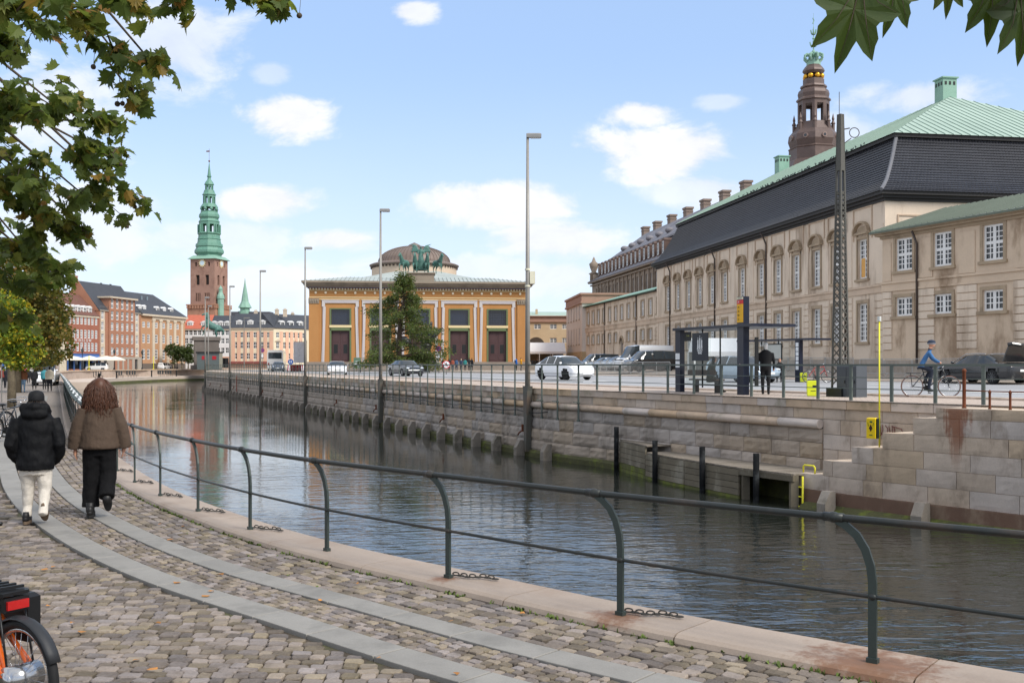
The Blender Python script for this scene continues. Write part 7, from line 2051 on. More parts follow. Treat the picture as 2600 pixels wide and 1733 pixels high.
# crest poster: three towers over waves
cx0 = 1.55; q = MB(); q.box(cx0 - .55, cx0 + .55, -.012, .01, 1.20, 2.24); ps_ = q.build('crest_poster', M('poster_navy', '#14202f', .35), s1)
q = MB()
for dx, h_ in ((-.13, .0), (0, .07), (.13, .0)):
    q.prism_y([(cx0 + dx - .045, 1.66), (cx0 + dx + .045, 1.66), (cx0 + dx + .032, 1.90 + h_), (cx0 + dx + .045, 1.91 + h_), (cx0 + dx + .03, 1.96 + h_), (cx0 + dx, 2.02 + h_), (cx0 + dx - .03, 1.96 + h_), (cx0 + dx - .045, 1.91 + h_), (cx0 + dx - .032, 1.90 + h_)], -.02, -.013)
    q.tube([(cx0 + dx, -.013, 2.05 + h_), (cx0 + dx, -.02, 2.05 + h_)], .018, 8)
for r_ in range(3):
    pts = [(cx0 - .19 + .03 * r_ + i * (.38 - .06 * r_) / 24, 1.62 - r_ * .07 + .022 * math.sin(i / 24 * 6 * math.pi)) for i in range(25)]
    for a, b in zip(pts, pts[1:]): q.bar((a[0], -.0165, a[1]), (b[0], -.0165, b[1]), .008, .028)
q.build('crest', m_ink, ps_)
q = MB(); q.box(.46, .92, -.01, .0, 1.95, 2.30); q.build('display', m_dark, s1)
text3d('3 min', .09, M('led_yellow', '#b9bd60', .5), s1, (.70, -.015, 2.15), (R(90), 0, 0), 'lettering', .001)
for z in (.95, 1.25):
    q = MB(); q.box(-.05, .25, -.108, -.101, z, z + .24); q.build('timetable', m_ink, s1)
q = MB(); q.box(L_ := SL1 + .55, L_ + .04, .1, .24, .3, 2.0); q.build('poster_frame', m_dark, s1)
q = MB(); q.box(SL1 + .54, SL1 + .549, .12, .22, .4, 1.9); q.build('poster', M('poster_teal', '#3f8fb0', .4, var=.45, vs=1.2), s1)
q = MB(); q.tube([(SL1, -.122, 1.05), (SL1, -.13, 1.05)], .04, 12); q.build('stop_button', M('button_pink', '#c9a0b0', .4), s1)
a_, b_ = Vector((PX(1880, 62), 62)), Vector((PX(2028, 57.5), 57.5))
s2, SL2 = shelter('navy bus shelter across the road with empty grey poster panel', a_, b_, gz(b_.x, b_.y), False)
q = MB(); q.box(2.1, 3.7, -.03, .0, 1.25, 2.2); f_ = q.build('poster_frame', m_dark, s2)
q = MB(); q.box(2.17, 3.63, -.045, -.032, 1.32, 2.13); q.build('poster', M('poster_grey', '#b9bab2', .3, var=.2, vs=1), f_)
for i in range(6):
    q = MB(); q.box(SL2 - .1, SL2 + .12, -.135, -.122, .7 + i * .26, .92 + i * .26); q.build('timetable', m_ink, s2)

# ------------------------------------------------------------------ lattice mast
mx = at(2134, 33.6)
ms = E('lattice_mast', 'tall tapering riveted lattice steel mast beside a grey cabinet', 'mast', (mx.x, mx.y, mx.z - .02), math.atan2(-.85, .5) + R(0))
m_mast = M('mast_paint', '#55544e', .55, var=.2, vs=1.5, fine=.1, stain='#3f3a34', stain_amt=.4, stain_scale=1.5)
HM = EYE - mx.z + (925 - 289) / F * 33.6
b0, b1 = .185, .055
def wz(z): return b0 + (b1 - b0) * min(1, z / (HM * .98))
for sx, sy in ((-1, -1), (1, -1), (1, 1), (-1, 1)):
    q = MB(); q.tube([(sx * b0, sy * b0, .3), (sx * b1, sy * b1, HM)], .038, 4, True, up=(1, 0, 0)); q.build('corner_angle', m_mast, ms)
z = .4; i = 0
lat = []
while z < HM * .72:
    st_ = wz(z) * 1.75
    for f in range(4):
        q = MB(); 
        a = (-wz(z), -wz(z) - .012, z), (wz(z + st_), -wz(z + st_) - .012, z + st_)
        b = (wz(z), -wz(z) - .012, z), (-wz(z + st_), -wz(z + st_) - .012, z + st_)
        q.bar(a[0], a[1], .036, .012, up=(0, 1, 0)); q.bar(b[0], b[1], .036, .012, up=(0, 1, 0)); q.xf(Matrix.Rotation(f * math.pi / 2, 4, 'Z')); q.build('lattice_bar', m_mast, ms)
    z += st_
q = MB(); zz0 = HM * .72
for f in range(4):
    r_ = MB(); r_.add([(-wz(zz0) - .03, -wz(zz0) - .02, HM * .80), (wz(zz0) + .03, -wz(zz0) - .02, HM * .80), (b1 + .03, -b1 - .02, HM), (-b1 - .03, -b1 - .02, HM)], [(0, 1, 2, 3)]); r_.xf(Matrix.Rotation(f * math.pi / 2, 4, 'Z')); q.add(r_.v, r_.f)
q.build('head_plate', m_mast, ms)
q = MB(); q.tube([(b1, 0, HM - .5), (b1 + .25, 0, HM - .45)], .02, 6); q.tube([(b1 + .40 + .16 * math.cos(a), 0, HM - .6 + .16 * math.sin(a)) for a in [2 * math.pi * i / 20 for i in range(21)]], .016, 6); q.tube([(b1, 0, HM - 1.0), (b1 + .3, 0, HM - .78)], .016, 6); o = q.build('cable_ring', m_mast, ms); o.rotation_euler = (0, 0, -ms.rotation_euler.z)
q = MB(); q.tube([(-.05, 0, HM), (-.05, 0, HM + .75)], .012, 5); q.build('lightning_rod', m_mast, ms)
q = MB(); q.box(-.32, .32, -.32, .32, -.05, .32); q.build('base_block', m_dark, ms)
cbp = at(2164, 33.2)
cb = E('switch_cabinet', 'dark grey steel switch cabinet beside the lattice mast', 'cabinet', (cbp.x, cbp.y, cbp.z), math.atan2(-.85, .5))
q = MB(); q.bbox(-.42, .38, -.25, .25, 0, 1.02, .02); q.build('case', M('cabinet_grey', '#50555b', .5, var=.1, vs=2), cb)
for x0, x1_ in ((-.40, -.03), (-.01, .36)):
    q = MB(); q.box(x0, x1_, -.262, -.25, .06, .96); d_ = q.build('door', M('cabinet_door', '#474c52', .5, var=.1, vs=2), cb)
    q = MB(); q.box(x1_ - .06, x1_ - .03, -.28, -.262, .45, .55); q.build('handle', m_dark, d_)
# bins
def bin_(label, px, Y, col='#d3de2b'):
    p = at(px, Y); e = E('litter_bin', label, 'litter bin', p, math.atan2(-.85, .5) + R(50)); e.scale = (.72, .72, .64)
    q = MB(); q.loft([[(w * math.cos(a + .785) * 1.41, w * .75 * math.sin(a + .785) * 1.41, z) for a in [2 * math.pi * i / 4 for i in range(4)]] for w, z in ((.22, .05), (.24, .1), (.25, .80), (.23, .84))]); q.build('case', M('bin_lime', col, .45, var=.06, vs=2), e)
    q = MB(); q.box(-.20, .20, -.17, .17, .84, .87); q.build('lid', m_dark, e)
    q = MB(); q.box(-.02, .16, -.19, -.17, .50, .60); q.box(-.10, .12, -.188, -.172, .30, .33); q.build('print', m_dark, e)
bin_('lime green litter bin near the lattice mast', 2063, 33.6); bin_('lime green litter bin by the second shelter', 2040, 56.5)
# rescue pole and life buoy box on the stair
t = SLn.px(2213); q0 = SLn.at(t, -.35)
ry = E('rescue_post', 'thin yellow post with a yellow life buoy box on the stair', 'rescue post', (q0.x, q0.y, 0), SLn.ang(t) + math.pi)
Yp = q0.y; zr = lambda py: EYE - (py - HY) / F * Yp
q = MB(); q.tube([(0, 0, zr(1135)), (0, 0, zr(815))], .021, 8); q.build('pole', m_yellow, ry, True)
q = MB(); q.tube([(0, 0, zr(815)), (0, 0, zr(803))], .05, 8); q.build('beacon', M('beacon_grey', '#cfd3cf', .4), ry)
bx0, bx1, bz0, bz1 = -.31, -.035, zr(1113), zr(1060)
q = MB(); q.bbox(bx0, bx1, -.14, .02, bz0, bz1, .03); box_ = q.build('buoy_box', M('rescue_yellow', '#ecc90e', .4, var=.05, coat=.3), ry)
q = MB(); q.box(bx1, bx1 + .045, -.10, .04, bz0 + .01, bz1 - .02); q.build('box_back', M('rescue_darkgreen', '#17251f', .5), ry)
cx1, cz1 = (bx0 + bx1) / 2, (bz0 + bz1) / 2
q = MB(); q.prism_y([(cx1 - .055, cz1), (cx1, cz1 - .10), (cx1 + .055, cz1), (cx1, cz1 + .10)], -.146, -.141); q.build('mark', M('mark_brown', '#3a1c12', .5), box_)
q = MB(); q.box(cx1 - .04, cx1 + .05, -.146, -.141, bz0 + .08, bz0 + .105); q.box(cx1 - .03, cx1 + .05, -.146, -.141, bz1 - .14, bz1 - .09)
for s_ in (-1, 1): q.bar((cx1 + s_ * .07, -.1435, cz1 + .05), (cx1 + s_ * .09, -.1435, cz1 + .15), .02, .005)
q.build('print', M('print_green', '#4d6b2c', .5), box_)
# rusty stair rail on the parapet
rs = E('stair_rail', 'rusty iron stair railing on the granite parapet', 'railing')
for px, top_, th in ((2448, 1.78, .045), (2513, 1.25, .03), (2565, 1.25, .03), (2640, 1.25, .03)):
    t = SLn.px(px, -.3); p = SLn.at(t, -.3); q = MB(); q.lathe([(th * 1.5, .80), (th, .86), (th, top_ - .05), (th * 1.3, top_ - .03), (th * 1.2, top_), (th * .5, top_ + .04)], p.x, p.y, 10); q.build('post', m_rust, rs, True)
q = MB(); path = [(SLn.at(SLn.px(px, -.3), -.3).x, SLn.at(SLn.px(px, -.3), -.3).y, z) for px, z in ((2448, 1.27), (2513, 1.25), (2640, 1.25))]; q.tube(path, .014, 6); q.build('rail', m_rust, rs)

# ------------------------------------------------------------------ cyclist
px_, Yc = 2342, 32.8
cyp = at(2316, Yc); dirc = math.atan2(-.28, .96)
bike('dark city bicycle with brown tyres ridden by the cyclist in blue', (cyp.x, cyp.y, cyp.z + .01), dirc, '#2c2f31', .345, 1.10, .017, None, True, M('brown_tyre', '#6b4a3c', .7))
def cyclist(label, loc, rz):
    mb = MB(); t_ = mb.tube
    hip = (.26, 0, .98); sh = (.50, 0, 1.46)
    mb.loft([[(x + rx * math.cos(a) * .75, ry * math.sin(a), z + rx * math.cos(a) * .35) for a in [2 * math.pi * i / 12 for i in range(12)]] for x, z, rx, ry in ((.24, .92, .14, .15), (.28, 1.02, .15, .165), (.36, 1.18, .145, .16), (.45, 1.36, .15, .19), (.51, 1.47, .11, .16), (.53, 1.53, .06, .07))])
    t_([(.52, 0, 1.5), (.56, 0, 1.60)], [.06, .055], 8); mb.ell((.585, 0, 1.69), (.105, .08, .12), 10, 8); mb.ell((.69, 0, 1.68), (.02, .014, .025), 6, 5)
    for s_ in (-1, 1): t_([(.48, s_ * .18, 1.43), (.62, s_ * .23, 1.22), (.80, s_ * .26, 1.10), (.84, s_ * .26, 1.07)], [.062, .052, .04, .04], 8)
    t_([(.28, -.09, .98), (.58, -.11, .84), (.50, -.11, .42), (.49, -.11, .26)], [.10, .085, .06, .045], 8); mb.ell((.53, -.11, .22), (.13, .05, .05), 8, 6)
    t_([(.28, .09, .98), (.60, .11, .98), (.42, .11, .60), (.38, .11, .50)], [.10, .085, .06, .045], 8); mb.ell((.43, .11, .47), (.13, .05, .05), 8, 6)
    def pick(c_):
        x, y, z = c_
        if z > 1.55 and x > .5: return 3 if z > 1.715 else (4 if z > 1.70 else 0)
        if z > 1.50 and x < .62: return 5
        if x > .79 and z > 1.0: return 0
        if z > .965 - max(0, (x - .33)) * 0 and not (z < 1.07 and x > .36 and abs(y) < .2): return 1
        return 6 if z < .27 or (z < .52 and y > .05 and x > .33) else 2
    e = E('person', label, 'person', loc, rz)
    O('body', organic(mb, [m_skin, cm('#3f6c9c'), cm('#232a38'), cm('#2a3345'), cm('#7d8894'), cm('#1c2230'), cm('#1a1a1c')], .024, 3, pick, .006, 9), e)
    q = MB(); q.lathe([(.115, 1.70), (.118, 1.735), (.112, 1.77), (.09, 1.805), (.05, 1.825), (.01, 1.83)], 0, 0, 16); q.xf(Matrix.Translation((.575, 0, 0)) @ Matrix.Diagonal((1.08, .85, 1, 1))); q.build('beanie', cm('#2c3649'), e, True)
    q = MB(); q.lathe([(.119, 1.695), (.121, 1.725)], 0, 0, 16); q.xf(Matrix.Translation((.575, 0, 0)) @ Matrix.Diagonal((1.08, .85, 1, 1))); q.build('beanie_band', cm('#8a8f98'), e)
cyclist('cyclist in blue jacket and dark beanie riding along the far quay', (cyp.x, cyp.y, cyp.z + .01), dirc)

# ------------------------------------------------------------------ crowd barriers
bmq = MB()
bmq.tube([(-1.1, 0, .2), (-1.1, 0, 1.02), (-1.04, 0, 1.1), (1.04, 0, 1.1), (1.1, 0, 1.02), (1.1, 0, .2), (-1.1, 0, .2)], .02, 6)
for i in range(1, 20): bmq.tube([(-1.1 + i * .11, 0, .2), (-1.1 + i * .11, 0, 1.1)], .007, 4)
for x in (-.8, .8): bmq.tube([(x, -.3, 0), (x, 0, .24), (x, .3, 0)], .018, 5)
BAR = bmq.mesh('crowd_barrier', M('barrier_zinc', '#b4b6b5', .45, .5, var=.1, vs=2))
def barriers(p0, p1, n, label, group):
    a = math.atan2(p1[1] - p0[1], p1[0] - p0[0])
    for i in range(n):
        f = (i + .5) / n; x, y = p0[0] + (p1[0] - p0[0]) * f, p0[1] + (p1[1] - p0[1]) * f
        tag(O('crowd_barrier', BAR, None, (x, y, gz(x, y)), a + random.uniform(-.05, .05)), label, 'barrier', group)
barriers((PX(1600, 90), 90), (PX(1702, 84), 84), 3, 'galvanised crowd barrier in front of the parked vans', 'barriers by the parked vans')
barriers((PX(1490, 104), 104), (PX(1600, 90.5), 90.5), 6, 'galvanised crowd barrier in front of the parked cars', 'barriers by the parked cars')
wallp = lambda x, o_: (O1 + U1 * x + Vector((U1.y, -U1.x)) * o_)
p0, p1 = wallp(L1 - 14, 2.6), wallp(L1 + .5, 2.6); barriers(p0, p1, 7, 'galvanised crowd barrier along the foot of the pale hall', 'barriers along the hall')
p0 = O2 + U2 * .5 + Vector((U2.y, -U2.x)) * 2.4; p1 = O2 + U2 * 12 + Vector((U2.y, -U2.x)) * 2.4; barriers(p0, p1, 5, 'galvanised crowd barrier along the foot of the side wing', 'barriers along the side wing')

# ------------------------------------------------------------------ white marquees
m_tent = M('tent_white', '#e9eaec', .7, var=.04, vs=.5)
def tent(label, x0, x1_, y, z0, zt_, zr_, depth=8, posts=4):
    e = E('marquee', label, 'marquee', (x0, y, z0)); L = x1_ - x0; h = zt_ - z0; r_ = zr_ - z0
    q = MB(); q.add([(0, 0, h), (L, 0, h), (L, depth, h), (0, depth, h), (0, depth / 2, r_), (L, depth / 2, r_)], [(0, 1, 5, 4), (2, 3, 4, 5), (1, 2, 5), (3, 0, 4)]); q.box(0, L, -.02, .02, h - .35, h); q.build('canopy', m_tent, e)
    for i in range(posts):
        for yy in (.05, depth - .05): q = MB(); q.cbox(L * i / (posts - 1), yy, 0, .12, .12, h); q.build('post', m_white, e)
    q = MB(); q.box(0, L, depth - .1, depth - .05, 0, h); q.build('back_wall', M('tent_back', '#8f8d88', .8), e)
    return e
tent('white party marquee beside the museum corner', PX(1336, 166), PX(1437, 166), 166, 1.1, EYE + .0719 * (925 - 896), EYE + .064 * (925 - 868), 9, 4)
tent('white marquee beside the parked vans', PX(1742, 84), PX(1885, 78) + 1, 80, 1.25, EYE + 1.0, EYE + 2.1, 3, 3)
for i, px in enumerate((1345, 1352, 1358, 1364)): person('guest in dark clothes standing under the marquee', (PX(px, 163), 163, 1.1), R(40 * i), 1.7, '#24262b', '#22242a', voxel=.06, group='guests under the marquee')

# ------------------------------------------------------------------ signs
def disc(mb, r_, y0=-.01, y1=.01, z=0, n=28): mb.tube([(0, y0, z), (0, y1, z)], r_, n)
def roundsign(label, px, Y, z, r_, kind, pole_to=None):
    p = at(px, Y); e = E('road_sign', label, 'road sign', p); zz = z - p.z
    q = MB(); q.tube([(0, .03, 0), (0, .03, zz + r_)], .04, 8); q.build('pole', m_steel, e, True)
    q = MB(); disc(q, r_, -.01, .012, zz); d_ = q.build('plate', M('sign_red' if kind != 'keep' else 'sign_blue', '#b3202c' if kind != 'keep' else '#2f6fb8', .4, var=.04), e)
    if kind == 'stop':
        q = MB(); disc(q, r_ * .78, -.014, -.011, zz); q.build('field', M('sign_blue', '#33528f', .4), d_)
        for a in (R(45), R(-45)): q = MB(); q.bar((-r_ * .7 * math.cos(a), -.017, zz - r_ * .7 * math.sin(a)), (r_ * .7 * math.cos(a), -.017, zz + r_ * .7 * math.sin(a)), .004, r_ * .18, up=(0, 0, 1)); q.build('cross_bar', M('sign_red'), d_)
        q = MB(); q.box(-.12, .12, -.005, .01, zz - r_ - .7, zz - r_ - .2); q.build('sub_plate', m_ink, e)
    if kind == 'nowalk':
        q = MB(); disc(q, r_ * .80, -.014, -.011, zz); q.build('field', m_ink, d_)
        q = MB(); q.tube([(0, -.018, zz + r_ * .36), (0, -.015, zz + r_ * .36)], r_ * .12, 10); q.bar((0, -.016, zz + r_ * .25), (0, -.016, zz - r_ * .12), .004, r_ * .2)
        for s_ in (-1, 1): q.bar((0, -.016, zz - r_ * .1), (s_ * r_ * .22, -.016, zz - r_ * .52), .004, r_ * .12); q.bar((0, -.016, zz + r_ * .2), (s_ * r_ * .28, -.016, zz - r_ * .05), .004, r_ * .09)
        q.build('walker_symbol', m_dark, d_)
        q = MB(); q.bar((-r_ * .6, -.02, zz + r_ * .6), (r_ * .6, -.02, zz - r_ * .6), .004, r_ * .13); q.build('cross_bar', M('sign_red'), d_)
    if kind == 'keep':
        q = MB(); 
        for s_ in (-1, 1): q.bar((s_ * r_ * .28, -.014, zz + r_ * .45), (s_ * r_ * .28, -.014, zz - r_ * .4), .004, r_ * .16)
        q.build('arrows', m_ink, d_)
roundsign('round red and blue no stopping sign before the museum', 1114, 118, EYE + (925 - 885) / F * 118, .33, 'stop')
roundsign('round red ringed no pedestrians sign before the museum', 1133, 104, EYE + .0, .42, 'nowalk')
roundsign('round red and blue no stopping sign beside the white coach', 666, 150, EYE + (925 - 889) / F * 150, .33, 'stop')
roundsign('round blue double arrow sign beside the white coach', 738, 140, EYE + (925 - 918) / F * 140, .38, 'keep')
p = at(907, 128); e = E('info_board', 'green museum information board on two legs', 'sign', p)
zA, zB = EYE + (925 - 907.5) / F * 128 - p.z, .55
q = MB(); q.box(-.45, .45, -.04, .04, zB, zA); b_ = q.build('board', M('board_green', '#5f7a66', .5, var=.25, vs=2), e)
q = MB()
for x in (-.4, .4): q.box(x - .04, x + .04, -.15, .15, 0, .55)
q.build('leg', m_dark, e)
q = MB(); q.box(-.28, .28, -.046, -.041, zA - .5, zA - .42); q.box(-.33, .33, -.046, -.041, zA - .8, zA - .7); q.box(-.15, .2, -.046, -.041, zB + .2, zB + .26); q.build('print', m_ink, b_)
# wrapped scaffold next to the museum
x0, x1_ = PX(746, 156), PX(775, 156)
e = E('scaffold', 'scaffold wrapped in white sheeting at the museum side', 'scaffold', (x0, 156, 1.0)); W_ = x1_ - x0; zT = EYE + (925 - 868) / F * 156 - 1
mb = MB(); n = 14; vs = []
for i in range(n + 1):
    for j in range(n + 1): vs.append((W_ * i / n, -.02 + random.gauss(0, .03), 1.2 + (zT - 1.2) * j / n))
mb.add(vs, [(i * (n + 1) + j, (i + 1) * (n + 1) + j, (i + 1) * (n + 1) + j + 1, i * (n + 1) + j + 1) for i in range(n) for j in range(n)]); mb.build('sheeting', M('sheeting', '#c9cbcf', .6, var=.15, vs=.8), e, True)
for x in (0, W_ / 2, W_):
    for y in (.05, 1.2): q = MB(); q.tube([(x, y, 0), (x, y, zT + .3)], .03, 6); q.build('standard', m_steel, e)
for z in (1.2, 2.4, zT): q = MB(); q.box(0, W_, .08, 1.2, z, z + .05); q.build('platform', m_wood, e)
for i in range(4):
    px = 738 + i * 9; p = at(px, 145); bq = MB(); bq.box(-.5, .5, -.03, .03, .15, .95); o = bq.build('board', m_ink, None); e = E('road_barrier', 'red and white striped road barrier near the scaffold', 'barrier', p, 0, 'striped barriers near the scaffold'); o.parent = e
    for j in range(4): q = MB(); q.prism_y([(-.45 + j * .26, .15), (-.33 + j * .26, .15), (-.25 + j * .26, .95), (-.37 + j * .26, .95)], -.036, -.031); q.build('stripe', M('sign_red'), o)
    q = MB(); q.box(-.5, -.3, -.2, .2, 0, .15); q.box(.3, .5, -.2, .2, 0, .15); q.build('foot', m_dark, e)

# ------------------------------------------------------------------ black petal sculpture
p = at(1081, 130); sc = E('petal_sculpture', 'big black abstract sculpture of upswept petals beside the feathery tree', 'sculpture', p)
m_bs = M('black_bronze', '#26272a', .32, .2, var=.2, vs=2); mb = MB()
mb.lathe([(.55, 0), (.5, .6), (.45, 1.0), (.95, 1.4), (1.1, 1.9), (.8, 2.4), (.55, 2.8), (.75, 3.2), (.85, 3.5), (.4, 3.7)], 0, 0, 18); mb.build('stem', m_bs, sc, True)
for i in range(9):
    a = R(-25 + i * 27); rot = Matrix.Rotation(a * .55 - .55 + .0, 3, 'Y')
    ln = 1.5 + .3 * math.sin(i * 2.1)
    dirv = Vector((math.sin((i - 3.2) * .33), math.cos(i * 2.0) * .35, 1.0)).normalized()
    q = MB(); q.ell((0, 0, 0), (.42, .28, ln), 10, 8, None); q.xf(Matrix.Translation(Vector((0, 0, 3.4)) + dirv * ln * .8) @ dirv.to_track_quat('Z', 'Y').to_matrix().to_4x4()); q.build('petal', m_bs, sc, True)
for s_ in (-1, 1):
    q = MB(); q.ell((s_ * 2.6, 0, 3.9), (.9, .5, .55), 10, 8, Matrix.Rotation(s_ * -.5, 3, 'Y')); q.build('petal', m_bs, sc, True) if s_ < 0 else None
# ------------------------------------------------------------------ equestrian statue
es = E('rider_statue', 'green bronze rider on rearing horse on a dark stone plinth', 'statue', (PX(523, 270), 270, .6), R(-70))
mb = MB(); horse(mb, 0, 0, 0, 2.4, 0, R(-22)); hb_ = MB(); O('horse', organic(mb, [m_bronze], .13, 2), es, (0, 0, 8.6))
mb = MB(); figure(mb, 0, .3, 3.0, 2.0); O('rider', organic(mb, [m_bronze], .1, 2), es, (0, .2, 8.3))
q = MB(); q.box(-1.8, 1.8, -3.0, 3.2, 0, 7.6); q.box(-2.1, 2.1, -3.4, 3.6, 7.6, 8.6); q.box(-2.6, 2.6, -3.8, 4.0, 0, 1.2); q.build('plinth', M('plinth_dark', '#6a625c', .8, var=.25, vs=.6), es)
kp = at(522, 192); 
kx = E('glass_kiosk', 'glazed waterbus kiosk with red signs at the bridge end', 'kiosk', (PX(500, 262), 262, .6)); W_ = (560 - 497) / F * 262
q = MB(); q.box(0, W_ * .9, 0, 3, 0, 4.2); q.build('glass', mat_glass('kiosk_glass', '#55605f', .1), kx)
q = MB(); q.box(-.2, W_ * .92, -.3, 3.3, 4.2, 4.6); q.build('roof', m_dark, kx)
for f in (.2, .62): q = MB(); q.box(W_ * f, W_ * (f + .16), -.08, 0, 2.6, 3.5); q.build('red_sign', M('sign_red'), kx)

# ------------------------------------------------------------------ parasols, landing furniture
def parasol(label, px, Y, w, group):
    x = PX(px, Y); e = E('parasol', label, 'parasol', (x, Y, .5), 0, group)
    q = MB(); q.lathe([(w, 2.35), (w, 2.55), (w * .5, 3.1), (.08, 3.45)], 0, 0, 8, math.pi / 8); q.build('canopy', M('parasol_cream', '#ddd5c4', .8, var=.05), e)
    q = MB(); q.tube([(0, 0, 0), (0, 0, 3.4)], .05, 6); q.build('pole', m_dark, e)
for i, (px, Y, w) in enumerate(((150, 226, 3.4), (178, 228, 3.6), (228, 236, 2.6), (270, 238, 3.6), (292, 246, 2.4), (465, 292, 2.6))): parasol('big cream parasol on the far cafe terrace' if i < 5 else 'cream parasol before the white house', px, Y, w, 'cream parasols on the far quay' if i < 5 else None)
ckm = MB(); ckm.tube([(-.25, 0, 0), (-.25, 0, .45), (.25, 0, .45), (.25, 0, 0)], .03, 5); ckm.tube([(-.25, .2, .45), (-.3, .3, 1.3)], .03, 5); ckm.box(-.28, .28, -.2, .25, .45, .5); ckm.box(-.28, .28, .22, .3, .5, 1.25); CK = ckm.mesh('deck_chair', M('deck_chair_dark', '#3a3c3c', .7))
def onland(px, o_=-3.0):
    t = FLn.px(px, o_); p = FLn.at(t, o_); return p, FLn.ang(t)
for i, px in enumerate((242, 248, 254, 260, 300, 306, 312, 326, 333, 340, 346, 405, 410, 416, 424, 430, 436)):
    p, a = onland(px, -4.0 if i % 2 else -5.4); o = O('deck_chair', CK, None, (p.x, p.y, -1.05), a, 1.25); tag(o, 'dark slatted chair on the low stone landing', 'chair', 'chairs on the far landing')
pm_ = MB(); pm_.lathe([(.16, 0), (.13, .1), (.12, .9), (.2, 1.0), (.16, 1.15), (.05, 1.2)], 0, 0, 8); PMm = pm_.mesh('mooring_bollard', m_dark, True)
for px in (183, 222, 296, 385, 448):
    p, a = onland(px, -6.2); tag(O('mooring_bollard', PMm, None, (p.x, p.y, -1.05), 0, 1.3), 'black mooring bollard on the edge of the low landing', 'bollard', 'bollards on the far landing')
for px, top_, lab in ((226, 3.4, 'yellow rescue post on the far quay before the blue shopfront'), (390, 3.6, 'yellow rescue post on the far quay before the pilastered house')):
    Y = 232 if px < 300 else 275; e = E('rescue_post', lab, 'rescue post', (PX(px, Y), Y, .5)); q = MB(); q.tube([(0, 0, -.6), (0, 0, top_)], .09, 6); q.build('pole', m_yellow, e); q = MB(); q.box(-.3, .2, -.2, .1, -.6, .3); q.build('buoy_box', M('rescue_yellow'), e)
for px, Y, lab in ((145, 215, 'old black lamp standard before the cream parasols'), (361, 268, 'old black lamp standard before the tall brick house'), (290, 250, 'old black lamp standard by the terrace'), (209, 233, 'old black lamp standard before the blue shopfront'), (450, 288, 'old black lamp standard before the pilastered house')):
    e = E('street_lamp', lab, 'street lamp', (PX(px, Y), Y, .5)); q = MB(); q.lathe([(.3, 0), (.22, .5), (.1, .8), (.08, 4.0)], 0, 0, 8); q.build('pole', m_dark, e); q = MB(); q.lathe([(.1, 4.0), (.25, 4.2), (.32, 4.8), (.1, 5.1), (.03, 5.4)], 0, 0, 6); q.build('lantern', M('lantern_dark', '#3d4142', .4), e)
for i in range(9):
    px = 175 + i * 9; Y = 231; tag(O('potted_shrub', None), '', '') if False else None
for px, Y, hh in ((620, 300, 14.5), (697 + 100, 128, 0)):
    if hh: e = E('street_lamp', 'slim road lamp before the peach house', 'street lamp', (PX(px, Y), Y, 1)); q = MB(); q.tube([(0, 0, 0), (0, 0, hh)], [.14, .09], 6); q.build('pole', m_steel, e); q = MB(); q.box(-.1, 1.6, -.2, .2, hh - .1, hh + .2); q.build('lamp_head', m_steel, e)
# promenade: parking sign, blue posts, yellow pole
pz = near_p(4, 1020); e = E('parking_sign', 'blue and white parking sign on grey post at the promenade edge', 'sign', pz)
Y = pz[1]; z_ = lambda py: EYE - (py - HY) / F * Y
q = MB(); q.tube([(0, 0, 0), (0, 0, z_(923))], .03, 8); q.build('pole', m_steel, e)
q = MB(); q.box(.03, .22, -.03, 0, z_(940), z_(921)); b_ = q.build('plate', M('sign_pale', '#bcd0e4', .4), e)
q = MB(); q.box(.05, .20, -.035, -.031, z_(930), z_(923)); q.box(.05, .2, -.035, -.031, z_(936), z_(934)); q.build('print', M('sign_blue2', '#2a5fb0', .4), b_)
e = E('rescue_post', 'yellow rescue post among the promenade trees', 'rescue post', near_p(46, 979)); Y = e.location.y
q = MB(); q.tube([(0, 0, 0), (0, 0, EYE + (925 - 924) / F * Y)], .05, 8); q.build('pole', m_yellow, e); q = MB(); q.box(.3, .5, -.1, .1, EYE - 30 / F * Y, EYE - 10 / F * Y); q.build('buoy_box', M('rescue_yellow'), e)
# ------------------------------------------------------------------ the two walkers on the quay (facing +y, away from us)
m_nylon = M('black_nylon', '#0c0d10', .7, spec=.2, var=.2, vs=12, fine=.08, fs=60, bump=.012, bs=9); m_jean = M('white_denim', '#cfc8bd', .8, var=.1, vs=8, fine=.08, fs=80, bump=.02, bs=10)
m_wool = M('brown_wool', '#4d3f34', .9, var=.14, vs=8, fine=.12, fs=80, bump=.02, bs=8); m_trous = M('black_trousers', '#0e0e10', .85, spec=.2, var=.2, vs=10, fine=.06, bump=.025, bs=8)
m_hair = M('auburn_hair', '#4a2c1c', .5, var=.3, vs=30, fine=.25, fs=120, island=.35); m_hair_d = M('dark_hair', '#221a15', .55, var=.3, vs=30, island=.3); m_shoe = M('black_shoe', '#1c1c1d', .5); m_sole = M('tan_sole', '#6b5a49', .8, var=.15, vs=15)
def ring(rx, ry, z, x=0.0, y=0.0, n=20): return [(x + rx * math.cos(a), y + ry * math.sin(a), z) for a in [2 * math.pi * j / n for j in range(n)]]
